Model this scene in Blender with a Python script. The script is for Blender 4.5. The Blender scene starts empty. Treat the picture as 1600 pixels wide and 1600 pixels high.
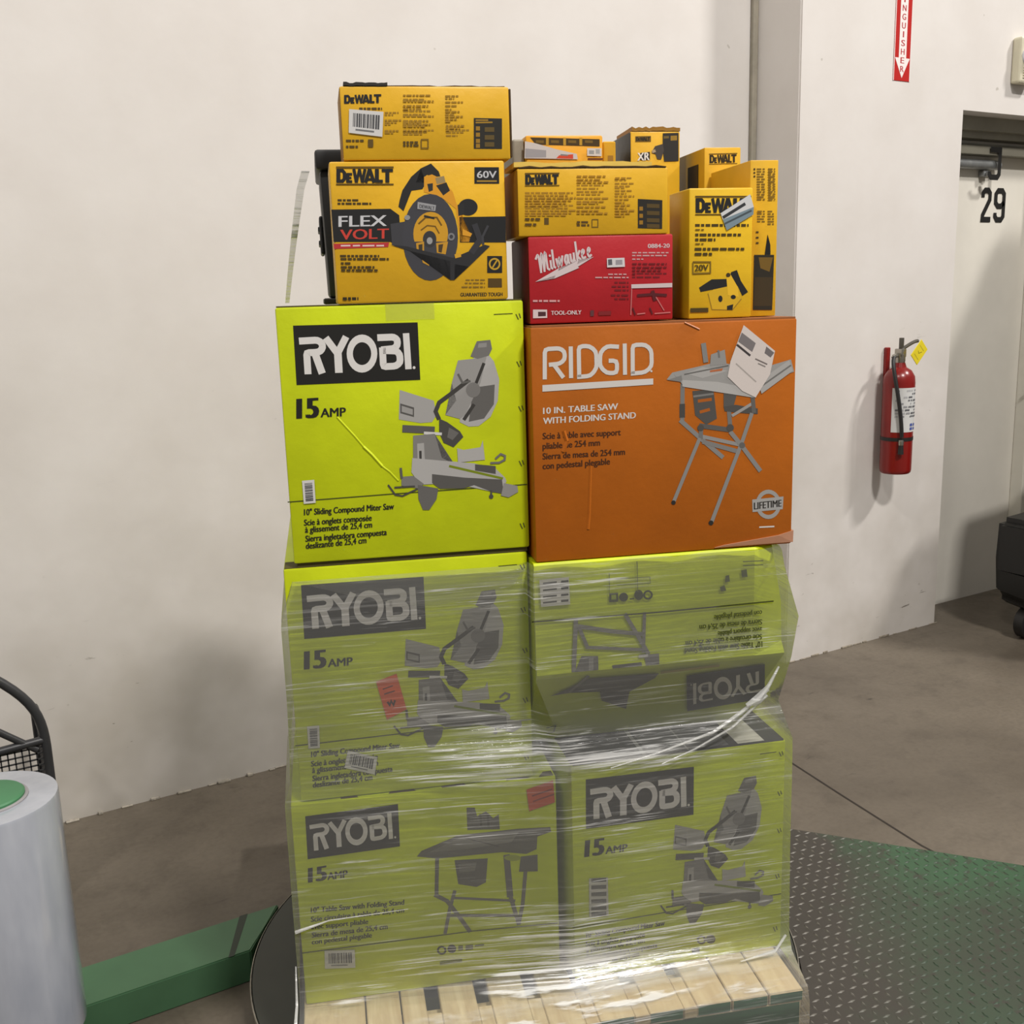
import bpy, bmesh, math, random
from mathutils import Vector, Matrix, noise

S = bpy.context.scene
COL = S.collection
random.seed(5)

# ------------------------------------------------------------------ camera
def v3(a): return Vector(a)
PITCH, ROLL, AZ, FPX = math.radians(11.7557), math.radians(-1.7522), math.radians(59.95), 1619.5
def heading(v):                      # the camera looks 60 degrees off the wall's own direction (+X)
    return Vector((v[0]*math.sin(AZ)+v[1]*math.cos(AZ), -v[0]*math.cos(AZ)+v[1]*math.sin(AZ), v[2]))
_f = Vector((0, math.cos(PITCH), -math.sin(PITCH))); _u = Vector((0, math.sin(PITCH), math.cos(PITCH))); _x = Vector((1, 0, 0))
c_, s_ = math.cos(ROLL), math.sin(ROLL)
CX, CU, CF = heading(c_*_x+s_*_u), heading(-s_*_x+c_*_u), heading(_f)
cam = bpy.data.cameras.new('camera'); cam.sensor_width = 36; cam.lens = 36*FPX/1600; cam.clip_start = .05
camo = bpy.data.objects.new('camera', cam); COL.objects.link(camo)
M = Matrix((( CX.x, CU.x, -CF.x, 0), (CX.y, CU.y, -CF.y, 0), (CX.z, CU.z, -CF.z, 1.648), (0, 0, 0, 1)))
camo.matrix_world = M
S.camera = camo

# ------------------------------------------------------------------ world, lamps, exposure
S.view_settings.view_transform = 'Standard'; S.view_settings.look = 'None'
S.view_settings.exposure = 0.0; S.view_settings.gamma = 1.0
W = bpy.data.worlds.new('warehouse_air'); S.world = W; W.use_nodes = True
bg = W.node_tree.nodes['Background']; bg.inputs[0].default_value = (1.0, .965, .93, 1); bg.inputs[1].default_value = .25
def lamp(loc, power, sx, sy, aim, col=(1.0, .965, .925)):
    l = bpy.data.lights.new('high_bay_light', 'AREA'); l.shape = 'RECTANGLE'; l.size = sx; l.size_y = sy
    l.energy = power; l.color = col
    o = bpy.data.objects.new('high_bay_light', l); COL.objects.link(o); o.location = loc
    o.rotation_euler = (Vector(aim)-Vector(loc)).to_track_quat('-Z', 'Y').to_euler()
    return o
lamp((8.6, -2.2, 9.4), 790, 1.3, .5, (4, 3, 1))
lamp((1.6, -4.4, 9.4), 850, 1.3, .5, (2, 2, .8))
lamp((-4.4, -1.6, 9.4), 260, 1.3, .5, (1, 3, 1))

# ------------------------------------------------------------------ materials
def lin(c):
    def h(v):
        v = v/255
        return v/12.92 if v <= .04045 else ((v+.055)/1.055)**2.4
    return (h(c[0]), h(c[1]), h(c[2]), 1)
_mats = {}
def flat(c, rough=.55, metal=0, spec=.4, name=None):
    k = (tuple(c), rough, metal)
    if k in _mats: return _mats[k]
    m = bpy.data.materials.new(name or 'ink'); m.use_nodes = True
    b = m.node_tree.nodes['Principled BSDF']
    b.inputs['Base Color'].default_value = lin(c); b.inputs['Roughness'].default_value = rough
    b.inputs['Metallic'].default_value = metal; b.inputs['Specular IOR Level'].default_value = spec
    _mats[k] = m
    return m
class NT:
    def __init__(s, name):
        s.m = bpy.data.materials.new(name); s.m.use_nodes = True; s.t = s.m.node_tree
        s.b = s.t.nodes['Principled BSDF']; s.out = s.t.nodes['Material Output']
    def n(s, kind, **kw):
        nd = s.t.nodes.new(kind)
        for k, v in kw.items():
            if k.startswith('_'): setattr(nd, k[1:], v)
            else: nd.inputs[k.replace('__', ' ')].default_value = v
        return nd
    def l(s, a, b): s.t.links.new(a, b)
    def coords(s, scale=(1, 1, 1), rot=(0, 0, 0), kind='Object'):
        tc = s.n('ShaderNodeTexCoord'); mp = s.n('ShaderNodeMapping'); mp.inputs['Scale'].default_value = scale
        mp.inputs['Rotation'].default_value = rot
        s.l(tc.outputs[kind], mp.inputs[0]); return mp.outputs[0]
    def noise(s, co, scale, detail=4, rough=.55, dist=0):
        nd = s.n('ShaderNodeTexNoise', Scale=scale, Detail=detail, Roughness=rough, Distortion=dist); s.l(co, nd.inputs['Vector']); return nd.outputs[0]
    def ramp(s, fac, stops):
        r = s.n('ShaderNodeValToRGB'); e = r.color_ramp.elements
        while len(e) < len(stops): e.new(.5)
        for i, (p, c) in enumerate(stops):
            e[i].position = p; e[i].color = c if len(c) == 4 else (*c, 1)
        s.l(fac, r.inputs[0]); return r.outputs[0]
    def mix(s, fac, a, b, mode='MIX'):
        x = s.n('ShaderNodeMix', _data_type='RGBA', _blend_type=mode)
        for v, i in ((fac, 0), (a, 6), (b, 7)):
            if isinstance(v, (int, float)): x.inputs[i].default_value = v
            elif isinstance(v, tuple): x.inputs[i].default_value = v
            else: s.l(v, x.inputs[i])
        return x.outputs[2]
    def math(s, op, a, b=0., clamp=False):
        x = s.n('ShaderNodeMath', _operation=op, _use_clamp=clamp)
        for v, i in ((a, 0), (b, 1)):
            if isinstance(v, (int, float)): x.inputs[i].default_value = v
            else: s.l(v, x.inputs[i])
        return x.outputs[0]
    def bump(s, h, strength, dist=.01):
        b = s.n('ShaderNodeBump', Strength=strength, Distance=dist); s.l(h, b.inputs['Height']); s.l(b.outputs[0], s.b.inputs['Normal']); return b.outputs[0]

def board(c, name, rough=.42, wear=.5):
    """printed corrugated carton: faint tonal mottling, scuffs and shallow flute ripple"""
    k = ('board', tuple(c), name)
    if k in _mats: return _mats[k]
    t = NT(name); co = t.coords()
    n1 = t.noise(co, 7, 4); n2 = t.noise(co, 38, 5, .65)
    dk = tuple(v*.86 for v in lin(c)[:3])+(1,)
    base = t.mix(t.ramp(n1, [(.35, (0, 0, 0)), (.7, (1, 1, 1))]), lin(c), dk)
    sc = t.ramp(n2, [(.66, (0, 0, 0)), (.8, (wear*.5,)*3)])
    base = t.mix(sc, base, lin((min(255, c[0]*.62+60), min(255, c[1]*.6+50), min(255, c[2]*.5+50))))
    t.l(base, t.b.inputs['Base Color']); t.b.inputs['Roughness'].default_value = rough
    t.b.inputs['Specular IOR Level'].default_value = .35
    t.bump(t.math('ADD', n1, t.math('MULTIPLY', n2, .25)), .16, .012)
    _mats[k] = t.m; return t.m
kraft = board((104, 84, 52), 'kraft_edge', .75)
def solid(name, c, rough=.5, metal=0, var=.25, scale=12, bump=.08):
    t = NT(name); co = t.coords(); n1 = t.noise(co, scale, 5, .6)
    a = lin(c); b = tuple(v*(1-var) for v in a[:3])+(1,)
    t.l(t.mix(t.ramp(n1, [(.35, (0, 0, 0)), (.7, (1, 1, 1))]), a, b), t.b.inputs['Base Color'])
    t.b.inputs['Roughness'].default_value = rough; t.b.inputs['Metallic'].default_value = metal
    if bump: t.bump(n1, bump, .005)
    return t.m

# ------------------------------------------------------------------ mesh helpers
def link(name, bm, mats, parent=None, smooth=False, loc=None, rotz=0):
    me = bpy.data.meshes.new(name); bm.to_mesh(me); bm.free()
    if not isinstance(mats, (list, tuple)): mats = [mats]
    for m in mats: me.materials.append(m)
    if smooth:
        for p in me.polygons: p.use_smooth = True
        try: me.set_sharp_from_angle(angle=math.radians(40))
        except Exception: pass
    o = bpy.data.objects.new(name, me); COL.objects.link(o)
    if parent: o.parent = parent
    if loc is not None: o.location = loc
    o.rotation_euler.z = rotz
    return o
def tag(o, label, cat, group=None):
    o['label'] = label; o['category'] = cat
    if group: o['group'] = group
    return o
def thing(name, label, cat, loc=(0, 0, 0), rotz=0, group=None):
    o = bpy.data.objects.new(name, None); COL.objects.link(o); o.empty_display_size = .05
    o.location = loc; o.rotation_euler.z = rotz
    return tag(o, label, cat, group)
def structure(name, bm, mats, **k):
    o = link(name, bm, mats, **k); o['kind'] = 'structure'; return o
def box(bm, lo, hi, bev=0, seg=2, mi=0, mat=None):
    r = bmesh.ops.create_cube(bm, size=1); vs = r['verts']
    c = [(a+b)/2 for a, b in zip(lo, hi)]; d = [b-a for a, b in zip(lo, hi)]
    for v in vs: v.co = Vector((v.co.x*d[0]+c[0], v.co.y*d[1]+c[1], v.co.z*d[2]+c[2]))
    fs = list({f for v in vs for f in v.link_faces})
    for f in fs: f.material_index = mi
    if bev:
        es = list({e for f in fs for e in f.edges})
        g = bmesh.ops.bevel(bm, geom=es, offset=bev, segments=seg, affect='EDGES', profile=.5)
        vs = list({v for v in bm.verts if v.is_valid and v in set(g['verts'])} | {v for v in vs if v.is_valid})
        for f in g['faces']: f.material_index = mi
    if mat is not None:
        for v in vs:
            if v.is_valid: v.co = mat @ v.co
    return vs
def lathe(bm, prof, seg=32, cx=0, cy=0, cz=0, cap=True, mi=0):
    rings = []
    for r, z in prof:
        rings.append([bm.verts.new((cx+r*math.cos(2*math.pi*i/seg), cy+r*math.sin(2*math.pi*i/seg), cz+z)) for i in range(seg)])
    for a, b in zip(rings, rings[1:]):
        for i in range(seg):
            f = bm.faces.new((a[i], a[(i+1) % seg], b[(i+1) % seg], b[i])); f.material_index = mi
    if cap:
        f = bm.faces.new(rings[0][::-1]); f.material_index = mi
        f = bm.faces.new(rings[-1]); f.material_index = mi
def tube(bm, pts, r, seg=10, mi=0, cap=True):
    pts = [Vector(p) for p in pts]; rings = []; up = None
    for i, p in enumerate(pts):
        d = ((pts[min(i+1, len(pts)-1)]-pts[max(i-1, 0)])).normalized()
        if up is None:
            up = d.orthogonal().normalized()
        else:
            up = (up-d*up.dot(d)).normalized()
        s = d.cross(up); rr = r[i] if isinstance(r, (list, tuple)) else r
        rings.append([bm.verts.new(p+rr*(math.cos(2*math.pi*k/seg)*up+math.sin(2*math.pi*k/seg)*s)) for k in range(seg)])
    for a, b in zip(rings, rings[1:]):
        for k in range(seg):
            bm.faces.new((a[k], a[(k+1) % seg], b[(k+1) % seg], b[k])).material_index = mi
    if cap:
        bm.faces.new(rings[0][::-1]).material_index = mi; bm.faces.new(rings[-1]).material_index = mi
def bez(p, n=10):
    p = [Vector(q) for q in p]; out = []
    for i in range(n+1):
        t = i/n; q = p[:]
        while len(q) > 1: q = [a.lerp(b, t) for a, b in zip(q, q[1:])]
        out.append(q[0])
    return out

# ------------------------------------------------------------------ printed artwork
_font = {}
def glyphs(s):
    if s not in _font:
        cu = bpy.data.curves.new('lettering', 'FONT'); cu.body = s; cu.resolution_u = 3; cu.offset = 0
        cu.fill_mode = 'FRONT'
        o = bpy.data.objects.new('lettering', cu); COL.objects.link(o)
        dg = bpy.context.evaluated_depsgraph_get(); ev = o.evaluated_get(dg); me = ev.to_mesh()
        vs = [(v.co.x, v.co.y) for v in me.vertices]; fs = [tuple(p.vertices) for p in me.polygons]
        ev.to_mesh_clear(); bpy.data.objects.remove(o); bpy.data.curves.remove(cu)
        x0 = min(a for a, b in vs); x1 = max(a for a, b in vs)
        cap = .729 if any(ch.isupper() or ch.isdigit() or ch in 'bdfhkl' for ch in s) else .53
        _font[s] = ([((a-x0)/(x1-x0), b/cap) for a, b in vs], fs)
    return _font[s]
class Print:
    """flat ink on a panel: collects polygons, strokes, rings and lettering into one mesh"""
    def __init__(s, where, lift=.0006):
        s.bm = bmesh.new(); s.where = where; s.mats = []; s.k = 0; s.lift = lift
    def mi(s, c):
        m = flat(c, .5)
        if m not in s.mats: s.mats.append(m)
        return s.mats.index(m)
    def face(s, pts, mi, lift):
        vs = [s.bm.verts.new(s.where(u, v, lift)) for u, v in pts]
        try: f = s.bm.faces.new(vs)
        except ValueError: return
        f.material_index = mi
    def add(s, items):
        for it in items:
            s.k += 1; L = s.lift+.00003*(s.k % 48); mi = s.mi(it[1])
            if it[0] == 'p': s.face(it[2], mi, L)
            elif it[0] == 's':
                w, P = it[2]/2, [Vector((a, b)) for a, b in it[3]]
                Lp, Rp = [], []
                for i, p in enumerate(P):
                    a = (p-P[i-1]).normalized() if i else None
                    b = (P[i+1]-p).normalized() if i < len(P)-1 else None
                    if a is None: a = b
                    if b is None: b = a
                    na, nb = Vector((-a.y, a.x)), Vector((-b.y, b.x))
                    n = na+nb
                    n = n.normalized() if n.length > 1e-6 else na
                    q = w/max(.55, n.dot(na))
                    Lp.append(p+n*q); Rp.append(p-n*q)
                for i in range(len(P)-1):
                    s.face([Lp[i], Rp[i], Rp[i+1], Lp[i+1]], mi, L)
            elif it[0] == 'e':
                c, a, b, inner = Vector(it[2]), Vector(it[3]), Vector(it[4]), it[5]; N = 28
                o = [c+a*math.cos(2*math.pi*i/N)+b*math.sin(2*math.pi*i/N) for i in range(N)]
                if inner:
                    q = [c+(p-c)*inner for p in o]
                    for i in range(N): s.face([o[i], o[(i+1) % N], q[(i+1) % N], q[i]], mi, L)
                else: s.face(o, mi, L)
            else:
                vs, fs = glyphs(it[2]); o, x, y = Vector(it[3]), Vector(it[4]), Vector(it[5])
                d = (x-o).normalized()*(y-o).length*(.075 if it[2] == '15' else .04)
                for q, dz in ((-1, 0), (0, .000004), (1, .000008)):     # bold: the outline struck three times
                    vv = [s.bm.verts.new(s.where(*(o+(x-o)*a+(y-o)*b+d*q), L+dz)) for a, b in vs]
                    for f in fs:
                        try: s.bm.faces.new([vv[i] for i in f]).material_index = mi
                        except ValueError: pass
        return s
    def done(s, name, parent):
        bmesh.ops.triangulate(s.bm, faces=[f for f in s.bm.faces if len(f.verts) > 4])
        bmesh.ops.recalc_face_normals(s.bm, faces=s.bm.faces)
        return link(name, s.bm, s.mats, parent)

# printed artwork, in metres from the lower left corner of each front panel
ART = {
 'MITER': {
  'logo': [
   ('p',(28,27,24),[(.0301,.4475),(.2572,.4457),(.2571,.3392),(.0288,.3396)]),
   ('s',(215,212,208),.0125,[(.0387,.4192),(.0674,.4198),(.0715,.4193),(.0751,.4176),(.0762,.4169),(.0788,.4143),(.08,.4109),(.0802,.41),(.0801,.4064),(.0785,.4031),(.0777,.402),(.0755,.3998),(.0725,.3985),(.0718,.3983),(.0685,.3978),(.0652,.3976),(.0556,.3976),(.0522,.3965),(.051,.3931),(.0509,.3584)]),
   ('s',(215,212,208),.0132,[(.0658,.3964),(.0767,.3586)]),
   ('s',(215,212,208),.0125,[(.0871,.4236),(.1067,.3941)]),
   ('s',(215,212,208),.0125,[(.1243,.4242),(.1075,.3954)]),
   ('s',(215,212,208),.0139,[(.1074,.3993),(.1071,.3586)]),
   ('e',(215,212,208),(.1515,.3921),(.0281,-.0011),(.0021,.0349),.6),
   ('s',(215,212,208),.0125,[(.1812,.4202),(.2078,.4203),(.2114,.4197),(.2145,.4179),(.2152,.4174),(.2173,.4146),(.2178,.4111),(.2177,.4087),(.2169,.4053),(.2148,.4024),(.2142,.4019),(.2113,.3999),(.2079,.399),(.1872,.3976)]),
   ('s',(215,212,208),.0125,[(.1905,.3962),(.2117,.3948),(.2152,.3938),(.218,.3915),(.2185,.3908),(.2204,.3875),(.221,.3838),(.2211,.3781),(.2203,.3739),(.2176,.3705),(.2168,.3698),(.2129,.3675),(.2085,.3667),(.1941,.3665),(.1906,.3676),(.1895,.3711),(.1895,.4021)]),
   ('s',(215,212,208),.0119,[(.2346,.4265),(.2359,.3599)]),
   ('e',(215,212,208),(.2465,.3624),(.0026,-.0001),(.0001,.0027),0),
  ],
  'product_picture': [
   ('p',(160,158,155),[(.2175,.3219),(.2807,.2987),(.2846,.2713),(.2754,.2581),(.2532,.2576),(.213,.2664)]),
   ('p',(85,83,80),[(.2172,.2966),(.2428,.2876),(.2419,.2694),(.2163,.2781)]),
   ('p',(150,148,145),[(.2197,.2921),(.2403,.2844),(.2397,.2736),(.2191,.2807)]),
   ('p',(172,170,167),[(.3608,.3779),(.3851,.3853),(.3983,.368),(.4075,.3337),(.4034,.2929),(.3884,.2627),(.3645,.246),(.3454,.246),(.3285,.2554),(.3344,.3166)]),
   ('p',(98,96,93),[(.3621,.3204),(.3985,.3239),(.3955,.2864),(.3755,.2599),(.3458,.2552),(.3525,.2953)]),
   ('p',(148,146,143),[(.3298,.3724),(.3607,.3745),(.3848,.3779),(.371,.3285),(.3394,.2686),(.3288,.2616),(.3016,.2705),(.3233,.2967),(.3146,.3175),(.3165,.3309)]),
   ('p',(112,110,107),[(.354,.3792),(.367,.4068),(.3928,.4085),(.3956,.3916),(.389,.3791),(.3675,.3736)]),
   ('p',(140,138,135),[(.3703,.4026),(.3857,.4034),(.3854,.3954),(.3683,.3944)]),
   ('s',(62,60,57),.0079,[(.3489,.3346),(.3171,.3123),(.2907,.2948),(.2832,.2782),(.2893,.2626)]),
   ('s',(55,53,50),.0059,[(.3792,.3654),(.3616,.3255)]),
   ('s',(60,58,55),.0066,[(.3574,.2883),(.3363,.2592)]),
   ('s',(95,93,90),.004,[(.3288,.3472),(.3367,.33),(.3522,.3327)]),
   ('e',(120,118,115),(.3567,.3156),(.0138,-.0007),(.0006,.0142),0),
   ('p',(72,70,67),[(.2894,.2643),(.3045,.2567),(.3278,.2383),(.3343,.2269),(.3145,.2079),(.2959,.2176),(.2882,.2369)]),
   ('p',(105,103,100),[(.3075,.2462),(.326,.2349),(.3133,.2218),(.3032,.2275)]),
   ('s',(88,86,83),.0139,[(.2188,.2488),(.2798,.2425)]),
   ('s',(205,203,200),.0053,[(.2591,.2384),(.2932,.2346)]),
   ('p',(126,124,121),[(.2385,.2344),(.2795,.2357),(.2912,.1884),(.3148,.1749),(.2358,.1795)]),
   ('p',(165,163,160),[(.2452,.2186),(.2582,.2193),(.2584,.1868),(.2446,.1859)]),
   ('s',(60,58,55),.0046,[(.2507,.2045),(.2495,.1665)]),
   ('p',(172,170,167),[(.3213,.2058),(.3333,.2016),(.3665,.205),(.3715,.218),(.3744,.1801),(.3219,.1779)]),
   ('p',(172,170,167),[(.2347,.1916),(.291,.1832),(.3531,.1744),(.3948,.1614),(.4126,.1427),(.4152,.1355),(.4076,.1217),(.3897,.1158),(.3409,.1294),(.2751,.1388),(.2475,.1388),(.2316,.1641)]),
   ('p',(88,86,83),[(.2708,.1583),(.3346,.1474),(.4064,.1395),(.4091,.111),(.3862,.116),(.3515,.1316),(.3303,.1266),(.2851,.1287),(.2701,.1409)]),
   ('p',(120,118,115),[(.2124,.1566),(.2347,.157),(.2545,.1401),(.2437,.132),(.2115,.1393)]),
   ('p',(100,98,95),[(.2424,.1391),(.2817,.1296),(.2773,.1088),(.2625,.0886),(.2503,.0894),(.2427,.111)]),
   ('p',(82,80,77),[(.3548,.1725),(.395,.1667),(.3944,.1509),(.3544,.1603)]),
   ('s',(118,132,20),.0046,[(.3043,.172),(.4083,.1412)]),
   ('s',(70,68,65),.0033,[(.186,.1426),(.1986,.1226),(.2122,.1193),(.242,.1314)]),
   ('s',(70,68,65),.0033,[(.1977,.1366),(.2371,.1366)]),
   ('s',(110,108,105),.004,[(.3846,.1732),(.4022,.1729),(.413,.1779),(.4139,.1856),(.4056,.1896),(.3947,.1807)]),
   ('p',(142,140,137),[(.4098,.1322),(.4362,.1253),(.4376,.1127),(.4184,.1032),(.4036,.1078)]),
   ('e',(75,73,70),(.3841,.1072),(.0043,-.0002),(.0002,.0043),0),
   ('s',(75,73,70),.0033,[(.3846,.1196),(.3841,.1072)]),
   ('s',(90,88,85),.0046,[(.2116,.174),(.2125,.1531)]),
  ],
  'printed_text': [
   ('s',(70,76,20),.0023,[(-.0032,.1211),(.1919,.1241),(.4559,.1265)]),
   ('s',(70,76,20),.0016,[(.4012,.4555),(.4373,.456)]),
   ('s',(80,85,25),.002,[(.4434,.4548),(.448,.4446)]),
   ('s',(80,85,25),.002,[(.4497,.4559),(.4522,.4472)]),
   ('s',(80,85,25),.002,[(.4425,.3659),(.4471,.3555)]),
   ('s',(80,85,25),.002,[(.4488,.367),(.4514,.358)]),
   ('s',(80,85,25),.002,[(.4435,.2804),(.4482,.2698)]),
   ('s',(80,85,25),.002,[(.4499,.2814),(.4524,.2723)]),
   ('s',(80,85,25),.002,[(.4415,.1742),(.4462,.1633)]),
   ('s',(80,85,25),.002,[(.4479,.1752),(.4505,.1659)]),
   ('s',(80,85,25),.002,[(.4397,.0494),(.4444,.0382)]),
   ('s',(80,85,25),.002,[(.4462,.0504),(.4488,.0408)]),
   ('t',(28,27,24),'15',(.0267,.2775),(.0628,.278),(.0295,.3165)),
   ('t',(28,27,24),'AMP',(.0687,.278),(.1142,.2778),(.0698,.2953)),
   ('t',(28,27,24),'10" Sliding Compound Miter Saw',(.0254,.094),(.1944,.0945),(.0262,.1064)),
   ('t',(28,27,24),'Scie à onglets composée',(.024,.074),(.1509,.075),(.0249,.0864)),
   ('t',(28,27,24),'à glissement de 25,4 cm',(.025,.06),(.1508,.0616),(.0259,.0724)),
   ('t',(28,27,24),'Sierra ingletadora compuesta',(.0245,.0425),(.178,.0449),(.0253,.055)),
   ('t',(28,27,24),'deslizante de 25,4 cm',(.0242,.0285),(.1382,.0318),(.0251,.0411)),
  ],
 },
 'R1': {
  'barcode_sticker': [
   ('p',(205,203,200),[(.026,.1594),(.0485,.16),(.0482,.116),(.0262,.1154)]),
   ('p',(70,70,72),[(.03,.1542),(.0444,.1546),(.0444,.1538),(.03,.1533)]),
   ('p',(70,70,72),[(.03,.1526),(.0444,.153),(.0444,.1517),(.03,.1512)]),
   ('p',(70,70,72),[(.0301,.1499),(.0444,.1503),(.0444,.1482),(.0301,.1477)]),
   ('p',(70,70,72),[(.0301,.1469),(.0444,.1474),(.0444,.1452),(.0301,.1447)]),
   ('p',(70,70,72),[(.0301,.144),(.0444,.1444),(.0444,.1431),(.0301,.1426)]),
   ('p',(70,70,72),[(.0301,.1413),(.0444,.1417),(.0444,.1395),(.0301,.1391)]),
   ('p',(70,70,72),[(.0301,.1383),(.0444,.1387),(.0444,.1379),(.0301,.1375)]),
   ('p',(70,70,72),[(.0301,.1361),(.0444,.1365),(.0443,.1343),(.0301,.1339)]),
   ('p',(70,70,72),[(.0301,.1326),(.0443,.133),(.0443,.1317),(.0301,.1313)]),
   ('p',(70,70,72),[(.0301,.1305),(.0443,.1309),(.0443,.13),(.0301,.1296)]),
   ('p',(70,70,72),[(.0301,.1288),(.0443,.1292),(.0443,.127),(.0301,.1266)]),
   ('p',(70,70,72),[(.0301,.1253),(.0443,.1257),(.0443,.1235),(.0301,.1231)]),
   ('p',(70,70,72),[(.0301,.1223),(.0443,.1227),(.0443,.1205),(.0301,.1201)]),
  ],
 },
 'R2': {
  'barcode_sticker': [
   ('p',(205,203,200),[(.0226,.1592),(.046,.1588),(.0441,.1115),(.022,.1126)]),
   ('p',(70,70,72),[(.0267,.1536),(.0416,.1533),(.0416,.1523),(.0267,.1526)]),
   ('p',(70,70,72),[(.0267,.1518),(.0415,.1515),(.0415,.1501),(.0267,.1504)]),
   ('p',(70,70,72),[(.0266,.149),(.0414,.1487),(.0414,.1463),(.0266,.1467)]),
   ('p',(70,70,72),[(.0266,.1458),(.0413,.1455),(.0412,.1431),(.0266,.1435)]),
   ('p',(70,70,72),[(.0265,.1427),(.0412,.1423),(.0412,.1408),(.0265,.1413)]),
   ('p',(70,70,72),[(.0265,.1399),(.0411,.1394),(.041,.1371),(.0264,.1375)]),
   ('p',(70,70,72),[(.0264,.1367),(.041,.1362),(.041,.1353),(.0264,.1357)]),
   ('p',(70,70,72),[(.0264,.1343),(.0409,.1339),(.0408,.1315),(.0263,.132)]),
   ('p',(70,70,72),[(.0263,.1306),(.0408,.1301),(.0407,.1287),(.0263,.1292)]),
   ('p',(70,70,72),[(.0263,.1283),(.0407,.1278),(.0407,.1269),(.0263,.1274)]),
   ('p',(70,70,72),[(.0262,.1266),(.0407,.126),(.0406,.1237),(.0262,.1242)]),
   ('p',(70,70,72),[(.0262,.1228),(.0405,.1222),(.0404,.1199),(.0261,.1205)]),
   ('p',(70,70,72),[(.0261,.1196),(.0404,.119),(.0403,.1167),(.0261,.1173)]),
  ],
  'price_sticker': [
   ('p',(205,203,200),[(.098,.1001),(.1553,.0793),(.1479,.0428),(.0892,.0641)]),
   ('p',(70,70,72),[(.1035,.0922),(.1047,.0918),(.0997,.0713),(.0986,.0717)]),
   ('p',(70,70,72),[(.1057,.0915),(.1074,.0908),(.1025,.0703),(.1008,.0709)]),
   ('p',(70,70,72),[(.1091,.0902),(.112,.0892),(.1072,.0686),(.1043,.0696)]),
   ('p',(70,70,72),[(.113,.0888),(.1159,.0877),(.1111,.0671),(.1082,.0682)]),
   ('p',(70,70,72),[(.1169,.0874),(.1187,.0867),(.1139,.0661),(.1122,.0667)]),
   ('p',(70,70,72),[(.1204,.0861),(.1232,.0851),(.1186,.0644),(.1157,.0655)]),
   ('p',(70,70,72),[(.1243,.0847),(.1254,.0843),(.1208,.0636),(.1196,.064)]),
   ('p',(70,70,72),[(.1272,.0836),(.13,.0826),(.1255,.0619),(.1226,.063)]),
   ('p',(70,70,72),[(.1318,.082),(.1335,.0813),(.129,.0606),(.1272,.0613)]),
   ('p',(70,70,72),[(.1345,.081),(.1357,.0805),(.1312,.0598),(.13,.0603)]),
   ('p',(70,70,72),[(.1367,.0802),(.1396,.0791),(.1352,.0584),(.1322,.0595)]),
   ('p',(70,70,72),[(.1413,.0785),(.1442,.0774),(.1399,.0567),(.1369,.0577)]),
   ('p',(70,70,72),[(.1453,.077),(.1481,.076),(.1438,.0552),(.1409,.0563)]),
   ('p',(110,110,112),[(.1025,.0671),(.1347,.0554),(.1342,.0532),(.102,.0649)]),
  ],
  'claim_sticker': [
   ('p',(214,92,34),[(.1616,.2386),(.2025,.2511),(.2185,.1746),(.1786,.1567)]),
   ('s',(90,35,25),.0026,[(.1738,.2216),(.1939,.2266)]),
   ('s',(90,35,25),.0026,[(.1759,.2108),(.1974,.2157)]),
   ('s',(60,30,25),.0046,[(.1816,.1944),(.1858,.1869),(.189,.1954),(.1931,.1861),(.1963,.1964)]),
  ],
 },
 'R3': {
  'barcode_sticker': [
   ('p',(190,188,182),[(.0338,.2329),(.0745,.2292),(.0751,.1401),(.0333,.1435)]),
   ('p',(95,95,92),[(.0386,.2322),(.0713,.2289),(.0712,.2195),(.0385,.2229)]),
   ('p',(95,95,92),[(.0384,.2161),(.0711,.2127),(.071,.2034),(.0382,.2068)]),
   ('p',(95,95,92),[(.0381,.2),(.0709,.1966),(.0708,.1872),(.038,.1907)]),
   ('p',(95,95,92),[(.0379,.1839),(.0707,.1804),(.0706,.171),(.0377,.1745)]),
   ('p',(95,95,92),[(.0376,.1677),(.0705,.1641),(.0704,.1547),(.0375,.1583)]),
   ('p',(95,95,92),[(.0374,.1544),(.0704,.1508),(.0702,.1414),(.0373,.145)]),
  ],
  'marks': [
   ('e',(60,62,30),(.284,.0468),(.011,-.0018),(-.0001,.0107),.55),
   ('e',(60,62,30),(.3052,.045),(.0111,-.0018),(-.0001,.0108),0),
   ('p',(60,62,30),[(.2622,.03),(.2799,.0288),(.28,.0162),(.2622,.0166)]),
  ],
 },
 'TABLE': {
  'product_picture': [
   ('p',(105,103,100),[(.3504,.401),(.3674,.3988),(.3713,.379),(.39,.3878),(.4047,.3707),(.4165,.3783),(.4177,.3442),(.3503,.3512)]),
   ('s',(80,78,75),.0046,[(.3783,.3831),(.3792,.3541)]),
   ('s',(80,78,75),.0046,[(.3936,.3832),(.3945,.3521)]),
   ('p',(102,100,97),[(.2438,.3056),(.2538,.3167),(.3308,.3417),(.4541,.3403),(.5244,.3355),(.5261,.3248),(.4964,.3173),(.4941,.2889),(.4719,.2809),(.4215,.2919),(.2869,.2953)]),
   ('p',(128,126,123),[(.2687,.3114),(.3345,.3367),(.4578,.3332),(.4415,.3119),(.3448,.3088)]),
   ('s',(80,78,75),.0026,[(.342,.3349),(.4141,.3058)]),
   ('p',(92,90,87),[(.3209,.2869),(.3901,.2818),(.3843,.2277),(.3646,.2199),(.3263,.2316)]),
   ('p',(115,113,110),[(.3282,.2776),(.3666,.2757),(.362,.2562),(.3294,.2581)]),
   ('s',(98,96,93),.0079,[(.2851,.2959),(.2802,.2128)]),
   ('s',(105,103,100),.0086,[(.2764,.2142),(.3017,.1962),(.3234,.1598),(.347,.1176)]),
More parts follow.
